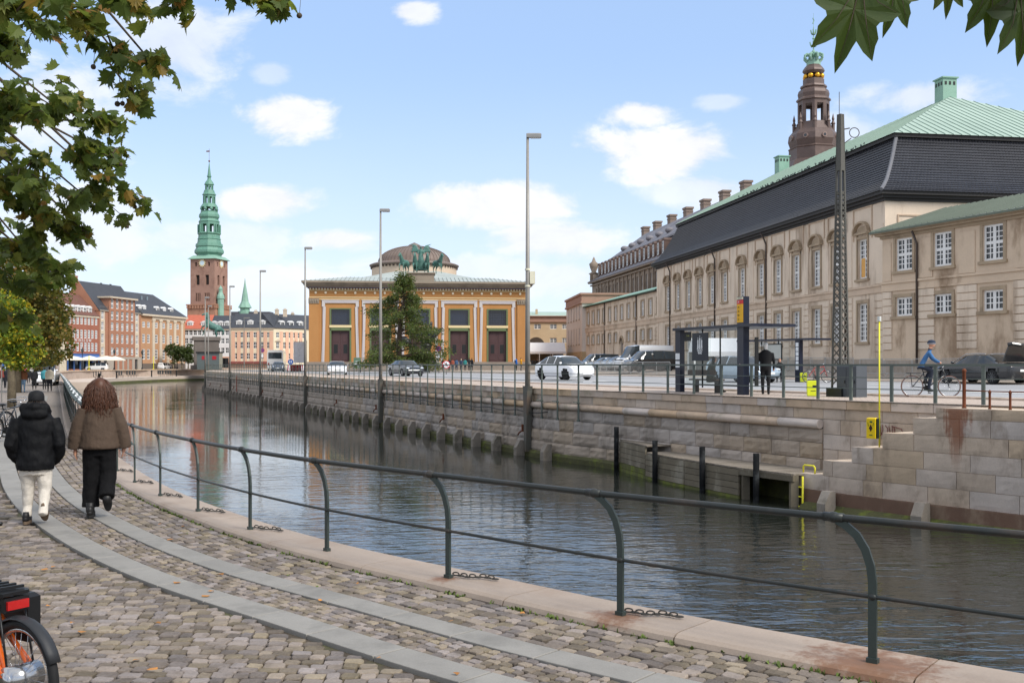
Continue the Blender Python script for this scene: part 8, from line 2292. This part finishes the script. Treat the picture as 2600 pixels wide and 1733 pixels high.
def hand(mb, o, s=1.0, sx=1):
    x, y, z = o
    mb.loft([ring(.022, .032, z, x, y, 8), ring(.024, .042, z - .04, x, y, 8), ring(.022, .045, z - .085, x, y + .005, 8)])
    for i, (l, dy) in enumerate(((.062, -.032), (.075, -.011), (.07, .011), (.055, .032))):
        mb.tube([(x, y + dy, z - .08), (x - sx * .008, y + dy * 1.05 + .005, z - .08 - l * .5), (x - sx * .022, y + dy + .012, z - .08 - l)], [.0095, .009, .007], 6)
    mb.tube([(x, y + .035, z - .02), (x - sx * .01, y + .062, z - .055), (x - sx * .012, y + .065, z - .09)], [.012, .0105, .008], 6)
def shoe(mb, sole, x, y, z, pitch, L=.28, w=.048):
    """toe towards +y; pitch lifts the heel about the toe"""
    a = MB(); a.loft([ring(w * .8, .05, .035, 0, -.09, 12), ring(w * .85, .055, .09, 0, -.085, 12), ring(w * .7, .05, .13, 0, -.08, 12)]); a.ell((0, .04, .04), (w, L * .42, .042), 12, 8); a.ell((0, -.08, .05), (w * .85, .065, .05), 12, 8)
    b = MB(); n = 18; pts = [(w * 1.05 * math.cos(t_) * (1 if math.sin(t_) > 0 else .85), .0 + L * .53 * math.sin(t_)) for t_ in [2 * math.pi * i / n for i in range(n)]]; b.prism(pts, -.012, .022)
    mt = Matrix.Translation((x, y, z)) @ Matrix.Translation((0, L * .45, 0)) @ Matrix.Rotation(-pitch, 4, 'X') @ Matrix.Translation((0, -L * .45, .012))
    a.xf(mt); b.xf(mt); mb.add(a.v, a.f); sole.add(b.v, b.f)
# man
MANP = (-5.73, 12.32, 0)
man = E('person', 'man in black hooded jacket, cap and white trousers walking along the quay', 'person', MANP, R(16))
bd = MB(); bd.tube([(0, .02, 1.22), (0, .03, 1.40)], [.06, .055], 10); bd.ell((0, .045, 1.475), (.076, .096, .118), 14, 10); bd.loft([ring(.15, .10, .62), ring(.17, .11, .9), ring(.17, .10, 1.15), ring(.10, .07, 1.27)])
for s_ in (-1, 1): bd.ell((s_ * .078, .035, 1.465), (.014, .025, .035), 8, 6)
bd.ell((0, .145, 1.46), (.014, .022, .026), 6, 5)
bd.tube([(-.09, 0, .66), (-.095, .05, .40), (-.10, .07, .22), (-.105, .03, .09)], [.07, .05, .045, .04], 8); bd.tube([(.09, 0, .66), (.10, .01, .42), (.10, -.06, .26), (.10, -.15, .13)], [.07, .05, .045, .04], 8)
O('body', organic(bd, [m_skin], .016, 3), man)
jk = MB(); jk.loft([ring(.205, .155, .66, 0, -.01), ring(.215, .165, .72, 0, -.01), ring(.21, .16, .90), ring(.215, .155, 1.10), ring(.225, .145, 1.24, 0, .0), ring(.17, .12, 1.33), ring(.10, .09, 1.39, 0, .02)])
for s_ in (-1, 1): jk.tube([(s_ * .19, .0, 1.26), (s_ * .245, -.03, 1.10), (s_ * .268, -.05, .97), (s_ * .25, .03, .84), (s_ * .18, .12, .74)], [.085, .08, .075, .07, .06], 12)
jk.ell((0, -.09, 1.33), (.155, .085, .085), 14, 8); jk.tube([(-.13, .05, 1.34), (-.12, -.07, 1.40), (0, -.12, 1.41), (.12, -.07, 1.40), (.13, .05, 1.34)], [.05, .058, .06, .058, .05], 10)
O('jacket', organic(jk, [m_nylon], .0125, 3, None, .011, 10, .006), man)
tr = MB(); tr.loft([ring(.175, .125, .60, 0, 0), ring(.185, .13, .70), ring(.17, .12, .80)])
tr.tube([(-.09, 0, .66), (-.095, .05, .40), (-.10, .07, .22), (-.105, .03, .09)], [.10, .072, .058, .054], 14); tr.tube([(.09, 0, .66), (.10, .01, .42), (.10, -.06, .26), (.10, -.15, .13)], [.10, .075, .058, .052], 14)
O('trousers', organic(tr, [m_jean], .0125, 3, None, .008, 9, .004), man)
sh, so_ = MB(), MB(); shoe(sh, so_, -.105, .06, .012, 0.0); shoe(sh, so_, .10, -.10, .045, R(48))
sh.build('shoe', m_shoe, man, True); so_.build('shoe_sole', m_sole, man)
cp_ = MB(); cp_.lathe([(.092, 1.475), (.096, 1.50), (.096, 1.535), (.088, 1.57), (.066, 1.595), (.03, 1.608), (.002, 1.611)], 0, 0, 22); cp_.xf(Matrix.Translation((0, .04, 0)) @ Matrix.Diagonal((.95, 1.14, 1, 1))); cp_.ell((0, .17, 1.495), (.07, .075, .008), 12, 6); cp_.build('cap', M('cap_black', '#141518', .75, var=.1, vs=20), man, True)
hr = MB(); rnd = random.Random(3)
for i in range(150):
    a = rnd.uniform(R(150), R(390)); x0 = .082 * math.cos(a); y0 = .04 + .098 * math.sin(a); z0 = rnd.uniform(1.42, 1.49); l = rnd.uniform(.05, .10); k1 = rnd.uniform(-.03, .03)
    pts = [(x0, y0, z0), (x0 * 1.18 + k1 * .3, .04 + (y0 - .04) * 1.15, z0 - l * .4), (x0 * 1.22 + k1, .04 + (y0 - .04) * 1.18 - .005, z0 - l * .8), (x0 * 1.12 + k1 * 1.5, .04 + (y0 - .04) * 1.08, z0 - l)]
    hr.tube(pts, [.009, .011, .009, .003], 5)
hr.build('hair', m_hair_d, man, True)
# woman
WP_ = (-5.18, 12.86, 0)
wo = E('person', 'woman with long auburn hair in brown jacket and black trousers walking', 'person', WP_, R(16))
bd = MB(); bd.tube([(0, .02, 1.36), (0, .03, 1.54)], [.055, .05], 10); bd.ell((0, .045, 1.615), (.072, .094, .115), 14, 10); bd.loft([ring(.14, .10, .80), ring(.15, .11, .95), ring(.14, .09, 1.15), ring(.16, .09, 1.32), ring(.09, .07, 1.42)])
bd.ell((0, .142, 1.60), (.013, .02, .025), 6, 5)
for s_ in (-1, 1):
    bd.tube([(s_ * .16, 0, 1.34), (s_ * .25, -.02, 1.10), (s_ * .275, .0, .92), (s_ * .275, .01, .86)], [.045, .04, .03, .024], 8)
bd.tube([(-.085, 0, .86), (-.10, .03, .55), (-.105, .04, .32), (-.105, .02, .135)], [.08, .06, .05, .045], 8); bd.tube([(.085, 0, .86), (.095, .02, .55), (.095, -.05, .40), (.10, -.16, .27)], [.08, .06, .05, .045], 8)
O('body', organic(bd, [m_skin], .016, 3), wo)
hd = MB(); hand(hd, (-.285, .015, .875), 1, -1); hand(hd, (.28, .03, .895), 1, 1)
O('hands', organic(hd, [m_skin], .006, 1), wo)
jk = MB(); jk.loft([ring(.235, .175, .865, 0, -.01), ring(.245, .18, .90, 0, -.01), ring(.235, .17, 1.05), ring(.22, .15, 1.22), ring(.195, .125, 1.36), ring(.12, .09, 1.43), ring(.075, .07, 1.47)])
for s_ in (-1, 1): jk.tube([(s_ * .175, 0, 1.36), (s_ * .245, -.015, 1.18), (s_ * .285, -.015, 1.0), (s_ * .295, .01, .875)], [.085, .082, .080, .082], 12)
O('jacket', organic(jk, [m_wool], .0125, 3, None, .010, 6, .003), wo)
tr = MB(); tr.loft([ring(.17, .12, .78), ring(.175, .13, .86), ring(.16, .12, .95)])
tr.tube([(-.085, 0, .86), (-.10, .03, .55), (-.105, .04, .32), (-.105, .02, .135)], [.118, .105, .10, .105], 14); tr.tube([(.085, 0, .86), (.095, .02, .55), (.095, -.05, .40), (.10, -.16, .27)], [.118, .105, .10, .095], 14)
O('trousers', organic(tr, [m_trous], .0125, 3, None, .010, 8, .004), wo)
sh, so_ = MB(), MB(); shoe(sh, so_, -.105, .03, .012, 0.0, .26, .05); shoe(sh, so_, .10, -.11, .09, R(62), .26, .05)
sh.tube([(-.105, -.04, .08), (-.105, -.04, .2)], [.05, .055], 10); sh.tube([(.10, -.14, .20), (.10, -.155, .30)], [.05, .055], 10)
sh.build('shoe', m_shoe, wo, True); so_.build('shoe_sole', M('black_sole', '#202021', .8), wo)
hr = MB(); hr.ell((0, .035, 1.632), (.104, .118, .128), 16, 10); hr.ell((0, -.01, 1.53), (.10, .085, .15), 14, 8); rnd = random.Random(5)
for i in range(1300):
    a = rnd.uniform(R(165), R(375)); ca, sa = math.cos(a), math.sin(a); zt_ = rnd.uniform(1.56, 1.74)
    r0 = .08 * math.sqrt(max(.3, 1 - ((zt_ - 1.63) / .14) ** 2)); l = rnd.uniform(.22, .40); ph = rnd.uniform(0, 6.28); am = rnd.uniform(.01, .024); pts = []; n = 9
    spread = rnd.uniform(.05, .125)
    for j in range(n):
        f = j / (n - 1); rr_ = r0 + spread * (1 - (1 - f) ** 3.2)
        pts.append((rr_ * ca * 1.05 + am * math.sin(f * 17 + ph) * f, .035 + (r0 + (spread * .75) * (1 - (1 - f) ** 2)) * sa + am * math.cos(f * 18 + ph) * f, zt_ - l * f ** 1.15))
    hr.tube(pts, [.004, .0055, .006, .006, .006, .0055, .005, .004, .0015], 4)
hr.build('hair', m_hair, wo, True)
# ------------------------------------------------------------------ trees
def mat_leaf(name, cols, tr=.35, rough=.5):
    m = bpy.data.materials.new(name); m.use_nodes = True
    t = m.node_tree; k = NT(t); b = t.nodes['Principled BSDF']
    geo = k.n('ShaderNodeNewGeometry'); oi = k.n('ShaderNodeObjectInfo')
    w = k.n('ShaderNodeTexWhiteNoise', noise_dimensions='1D'); k.l(k.math('ADD', geo.outputs['Random Per Island'], oi.outputs['Random']), w.inputs['W'])
    rmp = k.n('ShaderNodeValToRGB'); k.l(w.outputs[0], rmp.inputs[0]); r = rmp.color_ramp
    while len(r.elements) < len(cols): r.elements.new(.5)
    for i, (p, h) in enumerate(cols): r.elements[i].position = p; r.elements[i].color = c(h)
    n = k.noise(geo.outputs['Position'], 9, 3); col = k.mix(k.math('MULTIPLY', k.ramp(n.outputs[0], .5, .75), .5), rmp.outputs[0], c('#4d4a1e'))
    k.l(col, b.inputs['Base Color']); b.inputs['Roughness'].default_value = rough; b.inputs['Specular IOR Level'].default_value = .35
    tl = k.n('ShaderNodeBsdfTranslucent'); k.l(k.mix(.5, col, (.20, .26, .03, 1)), tl.inputs[0])
    mx = k.n('ShaderNodeMixShader'); mx.inputs[0].default_value = tr; k.l(b.outputs[0], mx.inputs[1]); k.l(tl.outputs[0], mx.inputs[2]); k.l(mx.outputs[0], t.nodes['Material Output'].inputs[0])
    return m
m_pl = mat_leaf('plane_leaf', ((0, '#405226'), (.4, '#5c6f34'), (.7, '#76823e'), (.92, '#8f883c'), (.99, '#966c33')), .5)
M_SHADED = mat_leaf('plane_leaf_shaded', ((0, '#2e3f18'), (.5, '#3d5220'), (1, '#4f5a26')), .3)  # shade on the leaves hanging overhead is put into this darker colour
m_bark = M('plane_bark', '#7a6f5c', .85, var=.3, vs=3, fine=.2, fs=20, stain='#a59a80', stain_amt=.6, stain_scale=2.5, bump=.006, bs=12)
m_twig = M('twig', '#4a4033', .85, var=.2, vs=10)
LEAFV = [(0, -.08)] + [(r_ * math.cos(R(a)), r_ * math.sin(R(a)) + .32) for a, r_ in ((-62, .28), (-38, .36), (-22, .47), (-12, .40), (2, .56), (14, .40), (24, .42), (36, .34), (44, .50), (54, .44), (60, .56), (72, .40), (80, .46), (90, .66), (100, .46), (108, .40), (120, .56), (126, .44), (136, .50), (144, .34), (156, .42), (166, .40), (178, .56), (192, .40), (202, .47), (218, .36), (242, .28))]
def leaf_geo(curl, fold):
    vs = [(0, .3, 0)] + [(x, y, fold * abs(x) - curl * (x * x + (y - .3) ** 2)) for x, y in LEAFV]
    n = len(LEAFV); return vs, [(0, 1 + i, 1 + (i + 1) % n) for i in range(n)]
LG = [leaf_geo(cu, fo) for cu, fo in ((.25, .25), (.5, .15), (.1, .4), (.7, .05), (-.3, .3))]
LDEEP = [(0, .3, 0)] + [(x * (1.0 if i % 3 else 1.0), y, .25 * abs(x) - .35 * (x * x + (y - .3) ** 2)) for i, (x, y) in enumerate([(0, -.08)] + [(r_ * math.cos(R(a)), r_ * math.sin(R(a)) + .32) for a, r_ in ((-62, .26), (-38, .34), (-20, .42), (-8, .56), (4, .46), (14, .34), (24, .33), (36, .46), (44, .50), (54, .64), (62, .48), (70, .36), (76, .42), (82, .55), (90, .72), (98, .53), (104, .42), (110, .36), (118, .50), (126, .64), (135, .50), (144, .45), (156, .33), (166, .34), (176, .46), (188, .56), (200, .42), (218, .34), (242, .26))])]
LM = []
for g in LG: q = MB(); q.add(*g); LM.append(q.mesh('leaf', m_pl, False))
def leaf_mtx(p, size, rnd):
    d = Vector((rnd.gauss(0, .55), rnd.gauss(0, .55), rnd.uniform(-1.1, .05))).normalized()      # leaf tips hang
    nrm = Vector((rnd.gauss(0, .5), rnd.gauss(-.25, .5), rnd.uniform(.3, 1))); nrm = (nrm - d * nrm.dot(d)).normalized(); x = d.cross(nrm)
    m3 = Matrix((x, d, nrm)).transposed().to_4x4(); return Matrix.Translation(p) @ m3 @ Matrix.Scale(size, 4)
def plane_tree(label, trunk, blobs, n_single, seed, dens=1.0, twigs=True, size=(.105, .18), extra=()):
    """blobs: crown lobes as (centre, radii)"""
    rnd = random.Random(seed); e = E('plane_tree', label, 'tree', trunk)
    q = MB(); base = Vector((0, 0, 0)); top = Vector((.2, .2, 5.2)); q.tube([(0, 0, -.05), (.02, .03, 1.2), (.1, .1, 3), tuple(top), (.25, .25, 8.5)], [.34, .27, .24, .2, .1], 12)
    t_ = q.build('trunk', m_bark, e, True)
    leaves = []; br = MB(); o_ = Vector(trunk)
    for ctr, rad in blobs:
        ctr = Vector(ctr); rad = Vector(rad); vol = rad.x * rad.y * rad.z
        b = ctr - o_; far = b.length > 6.6; a = top + Vector((0, 0, 2.6 if far else rnd.uniform(-1.5, 1.5))); mid = (a + b) / 2 + Vector((0, 0, 1.3 if far else .5)); L = (b - a).length
        br.tube([a, a + (mid - a) * .5 + Vector((0, 0, .15)), mid, mid + (b - mid) * .6, b], [.04, .03, .022, .015, .007], 7)
        nl = int(dens * 190 * vol ** .72) + 14 if n_single > 50 or rad.x > .2 else 2
        tw = []
        for i in range(max(4, nl // 14)):
            dv = Vector((rnd.gauss(0, 1), rnd.gauss(0, 1), rnd.gauss(0, 1))).normalized() * rnd.uniform(.55, 1.05)
            tip = b + Vector((dv.x * rad.x, dv.y * rad.y, dv.z * rad.z)); st = b + (tip - b) * rnd.uniform(0, .3); md = (st + tip) / 2 + Vector((0, 0, .06))
            br.tube([st, md, tip], [.010, .006, .0025], 5); tw.append((st, md, tip))
        for i in range(nl):
            st, md, tip = rnd.choice(tw); f = rnd.uniform(.15, 1.05)
            p = (st + (md - st) * f * 2 if f < .5 else md + (tip - md) * (f - .5) * 2) + Vector((rnd.gauss(0, .05), rnd.gauss(0, .05), rnd.gauss(-.01, .04)))
            leaves.append((p, rnd.uniform(*size)))
    br.build('branches', m_twig, e, True)
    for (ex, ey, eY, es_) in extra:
        qd_ = MB(); qd_.add(LDEEP, [(0, 1 + i, 1 + (i + 1) % (len(LDEEP) - 1)) for i in range(len(LDEEP) - 1)]); o = O('leaf', qd_.mesh('leaf', M_SHADED), e); vq = MB(); [vq.tube([(0, -.06, .0), (r_ * .5 * math.cos(R(a_)), r_ * .5 * math.sin(R(a_)) + .22, .25 * abs(r_ * .5 * math.cos(R(a_))) + .004), (r_ * math.cos(R(a_)), r_ * math.sin(R(a_)) + .32, .25 * abs(r_ * math.cos(R(a_))) - .35 * r_ * r_ + .006)], [.010, .006, .002], 4) for a_, r_ in ((90, .68), (54, .6), (126, .6), (-8, .5), (188, .5))]; vq.build('leaf_vein', m_twig, o); d = Vector((rnd.uniform(-.3, .3), rnd.uniform(-.2, .2), -1)).normalized(); nr_ = Vector((rnd.uniform(-.3, .3), -1, -.2)); nr_ = (nr_ - d * nr_.dot(d)).normalized()
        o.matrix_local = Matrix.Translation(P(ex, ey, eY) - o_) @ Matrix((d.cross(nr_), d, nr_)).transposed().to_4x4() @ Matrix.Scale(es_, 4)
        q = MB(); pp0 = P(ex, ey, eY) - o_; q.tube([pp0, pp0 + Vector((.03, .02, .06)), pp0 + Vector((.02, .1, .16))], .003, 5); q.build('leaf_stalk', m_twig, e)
    leaves.sort(key=lambda l: (l[0] + o_).length)
    # only leaves that can be seen are singled out
    vis = lambda p: p.y > 1 and -.56 < p.x / p.y < .56
    jn = MB(); k_ = 0
    for p, s_ in leaves:
        mt = leaf_mtx(p, s_, rnd)
        if k_ < n_single and vis(p + o_):
            o = O('leaf', LM[k_ % 5], e); o.matrix_local = mt; k_ += 1
        else:
            vs, fs = LG[rnd.randrange(5)]; jn.add([mt @ Vector(v) for v in vs], fs)
    if jn.v: stuff(jn.build('crown', m_pl, e))
    return e
def B(px, py, Y, rx, ry, ryd):
    s_ = Y / F; return (P(px, py, Y), (rx * s_, ryd, ry * s_))
bl_ = [B(40, 30, 7.6, 150, 90, .7), B(190, 40, 7.4, 130, 75, .6), B(330, 0, 7.4, 120, 55, .5), B(450, -20, 7.4, 70, 45, .4), B(290, 130, 7.8, 95, 75, .5), B(395, 170, 7.8, 55, 45, .3), B(60, 150, 8.2, 120, 90, .7), B(330, 230, 8.2, 40, 45, .25),
       B(40, 300, 10, 160, 110, .9), B(170, 290, 10.4, 120, 85, .8), B(250, 310, 10.6, 60, 55, .5), B(60, 430, 10.8, 170, 110, 1.0), B(200, 410, 11, 120, 85, .9), B(280, 400, 11.2, 55, 55, .5), B(80, 550, 11.4, 170, 95, 1.0), B(230, 510, 11.4, 110, 75, .8), B(325, 505, 11.6, 55, 38, .4),
       B(80, 650, 12, 120, 70, .9), B(220, 590, 11.8, 80, 40, .5), B(25, 720, 12.4, 90, 60, .9), B(120, 690, 12.4, 60, 50, .7), B(10, 800, 12.6, 70, 50, .8), B(-120, 300, 11, 200, 260, 1.3), B(-100, 30, 9, 180, 160, 1.0), B(-100, 600, 12, 160, 140, 1.2), B(620, -25, 7.6, 60, 38, .3), B(710, -5, 7.6, 48, 32, .25)]
plane_tree('big plane tree overhanging the quay with large lobed leaves', (-8.6, 11.6, 0), bl_, 250, 11, 1.85)
sb = MB()
# seed balls
rnd = random.Random(9)
tr1 = [o for o in bpy.data.objects if o.name == 'plane_tree'][0]
for px, py, Y in ((237, 170, 7.8), (311, 263, 8.2), (324, 232, 8.2), (298, 264, 8.2), (324, 576, 11.6), (349, 545, 11.6), (343, 525, 11.6), (119, 455, 11), (307, 418, 11), (760, 40, 7.6), (103, 745, 12.4), (117, 755, 12.4)):
    q = MB(); p = P(px, py, Y) - tr1.location; q.ell(p, .018 + .006 * rnd.random(), 8, 6); q.tube([p, p + Vector((.01, 0, .12))], .002, 4); q.build('seed_ball', m_twig, tr1, True)
# near branch overhead, its tree stands behind us
plane_tree('plane tree standing behind the viewpoint with leaves hanging overhead', (-3.4, -2.4, 0), [B(2190, -170, 2.5, 60, 30, .10), B(2330, -190, 2.5, 60, 40, .12), B(2560, -150, 2.4, 60, 40, .10), B(2330, -520, 2.7, 420, 140, .6), B(2000, -560, 2.9, 300, 140, .6)], 40, 23, .9, size=(.15, .18), extra=((2185, -40, 2.45, .20), (2520, -70, 2.4, .16), (2400, -75, 2.5, .11), (2590, -30, 2.4, .17), (2275, -60, 2.5, .14)))  # the highest crown lobes, out of view, are added to shade these leaves
def leafy(name, label, loc, lobes, mat, n, size, seed, trunk_h, trunk_r, cat='tree', barkm=None, group=None, lean=(0, 0)):
    rnd = random.Random(seed); e = E(name, label, cat, loc, 0, group)
    if trunk_r:
        q = MB(); q.tube([(0, 0, -.1), (lean[0] * .3, lean[1] * .3, trunk_h * .45), (lean[0], lean[1], trunk_h)], [trunk_r, trunk_r * .8, trunk_r * .4], 9)
        for ctr, rad in lobes: q.tube([(lean[0] * .6, lean[1] * .6, trunk_h * .7), tuple((Vector((lean[0], lean[1], trunk_h)) + Vector(ctr)) / 2), tuple(ctr)], [trunk_r * .4, trunk_r * .25, trunk_r * .08], 6)
        q.build('trunk', barkm or m_bark, e, True)
    jn = MB(); tot = sum(r_[0] * r_[1] * r_[2] for _, r_ in lobes)
    for ctr, rad in lobes:
        k_ = int(n * rad[0] * rad[1] * rad[2] / tot); sub = [Vector((rnd.gauss(0, .5), rnd.gauss(0, .5), rnd.gauss(0, .5))) for _ in range(max(4, k_ // 60))]
        for i in range(k_):
            s0 = rnd.choice(sub); d = s0 + Vector((rnd.gauss(0, .2), rnd.gauss(0, .2), rnd.gauss(0, .17)))
            if d.length > 1.15: d = d.normalized() * 1.1
            p = Vector(ctr) + Vector((d.x * rad[0], d.y * rad[1], d.z * rad[2])); s_ = size * rnd.uniform(.6, 1.3); a = Vector((rnd.gauss(0, 1), rnd.gauss(0, 1), rnd.gauss(-.3, .6))).normalized(); b = a.cross(Vector((rnd.gauss(0, 1), rnd.gauss(0, 1), rnd.gauss(0, 1)))).normalized()
            jn.add([p, p + a * s_ * .5 + b * s_ * .4, p + a * s_, p + a * s_ * .5 - b * s_ * .4], [(0, 1, 2, 3)])
    stuff(jn.build('crown', mat, e)); return e
m_mid = mat_leaf('autumn_leaf', ((0, '#454a1f'), (.4, '#5f5f28'), (.75, '#77682c'), (1, '#8d6a30')), .35)
m_yel = mat_leaf('yellowing_leaf', ((0, '#4f6a26'), (.45, '#6f8a30'), (.7, '#9aa030'), (1, '#cfae22')), .4)
def lobes_px(ref, lst):
    out = []
    for px, py, Y, rx, ry, rd in lst:
        p, r_ = B(px, py, Y, rx, ry, rd); out.append((p - Vector(ref), r_))
    return out
ref = (PX(30, 46), 46, 0); leafy('plane_tree', 'brownish green plane tree along the promenade beyond the walkers', ref, lobes_px(ref, [(110, 760, 46, 60, 90, 1.6), (60, 700, 46, 75, 80, 2), (130, 860, 46, 50, 60, 1.3), (70, 840, 47, 70, 80, 1.8), (-10, 760, 46, 90, 110, 2), (20, 880, 46, 70, 50, 1.8)]), m_mid, 15000, .17, 31, 5.5, .2)
ref = (PX(46, 70), 70, 0); leafy('plane_tree', 'dark plane tree further along the promenade row', ref, lobes_px(ref, [(140, 830, 70, 35, 70, 2), (90, 800, 70, 60, 90, 2.5), (120, 900, 70, 45, 35, 2), (60, 890, 70, 50, 50, 2.2)]), m_mid, 9000, .2, 32, 6, .22)
ref = (PX(-20, 34), 34, 0); leafy('locust_tree', 'young tree with yellowing leaves beside the promenade', ref, lobes_px(ref, [(50, 800, 34, 50, 40, .7), (20, 850, 34, 70, 50, .9), (70, 880, 34, 40, 40, .6), (-20, 790, 34, 70, 70, 1), (25, 910, 34, 60, 28, .8)]), m_yel, 7000, .11, 33, 4.0, .12)
for i, (px, Y, r_) in enumerate(((440, 284, 22), (462, 286, 18), (478, 288, 22))):
    ref = (PX(px, Y), Y, .5); leafy('round_shrub', 'dark green clipped tree beside the bronze rider', ref, lobes_px(ref, [(px, 897, Y, r_, 22, 2.2)]), mat_leaf('shrub_leaf%d' % i, ((0, '#2c3a1e'), (1, '#4a5a2a')), .3), 1500, .45, 40 + i, 2.5, .2, 'tree', None, 'clipped trees by the statue')
# feathery conifer before the museum
def conifer():
    rnd = random.Random(77); Y0 = 118.0; p = at(1012, Y0); e = E('feathery_tree', 'tall feathery green tree growing before the museum portals', 'tree', p)
    H = EYE + (925 - 695) / F * Y0 - p.z; q = MB(); q.tube([(0, 0, 0), (.1, 0, H * .4), (.6, 0, H * .75), (.5, 0, H)], [.38, .28, .14, .03], 9); q.build('trunk', M('conifer_bark', '#4b3f35', .9), e, True)
    br = MB(); lf_ = MB(); s_ = Y0 / F
    prof = [(0, 2.6), (.06, 4.6), (.18, 5.6), (.30, 4.9), (.42, 5.2), (.52, 3.6), (.62, 4.0), (.72, 2.4), (.80, 2.6), (.88, 1.3), (.95, .9), (1.0, .15)]
    def rad(f):
        for a, b in zip(prof, prof[1:]):
            if f <= b[0]: return a[1] + (b[1] - a[1]) * (f - a[0]) / (b[0] - a[0])
        return .1
    for i in range(150):
        f = rnd.uniform(.08, .99); z = f * H; a = rnd.uniform(0, 6.28); r_ = rad(f) * rnd.uniform(.62, 1.12); cxo = .1 + .5 * f
        dr = Vector((math.cos(a), math.sin(a), 0)); st = Vector((cxo, 0, z)); tip = st + dr * r_ + Vector((0, 0, rnd.uniform(-.7, .5)))
        md = (st + tip) / 2 + Vector((0, 0, .35)); br.tube([st, md, tip], [.07, .04, .012], 5)
        for j in range(int(42 + 36 * r_)):
            g = rnd.uniform(.15, 1.04) ** .8; pt = st + (md - st) * g * 2 if g < .5 else md + (tip - md) * (g - .5) * 2
            pt = pt + Vector((rnd.gauss(0, .26), rnd.gauss(0, .26), rnd.gauss(-.12, .2))); sz = rnd.uniform(.16, .34)
            u_ = (dr + Vector((rnd.gauss(0, .6), rnd.gauss(0, .6), rnd.gauss(-.5, .4)))).normalized(); v_ = u_.cross(Vector((rnd.gauss(0, 1), rnd.gauss(0, 1), rnd.gauss(0, 1)))).normalized()
            lf_.add([pt, pt + u_ * sz * .5 + v_ * sz * .22, pt + u_ * sz, pt + u_ * sz * .5 - v_ * sz * .22], [(0, 1, 2, 3)])
    br.build('branches', M('conifer_bark'), e); stuff(lf_.build('crown', mat_leaf('conifer_needles', ((0, '#33441f'), (.5, '#4a5d2a'), (.8, '#5f6b33'), (1, '#6b6a35')), .3), e))
conifer()
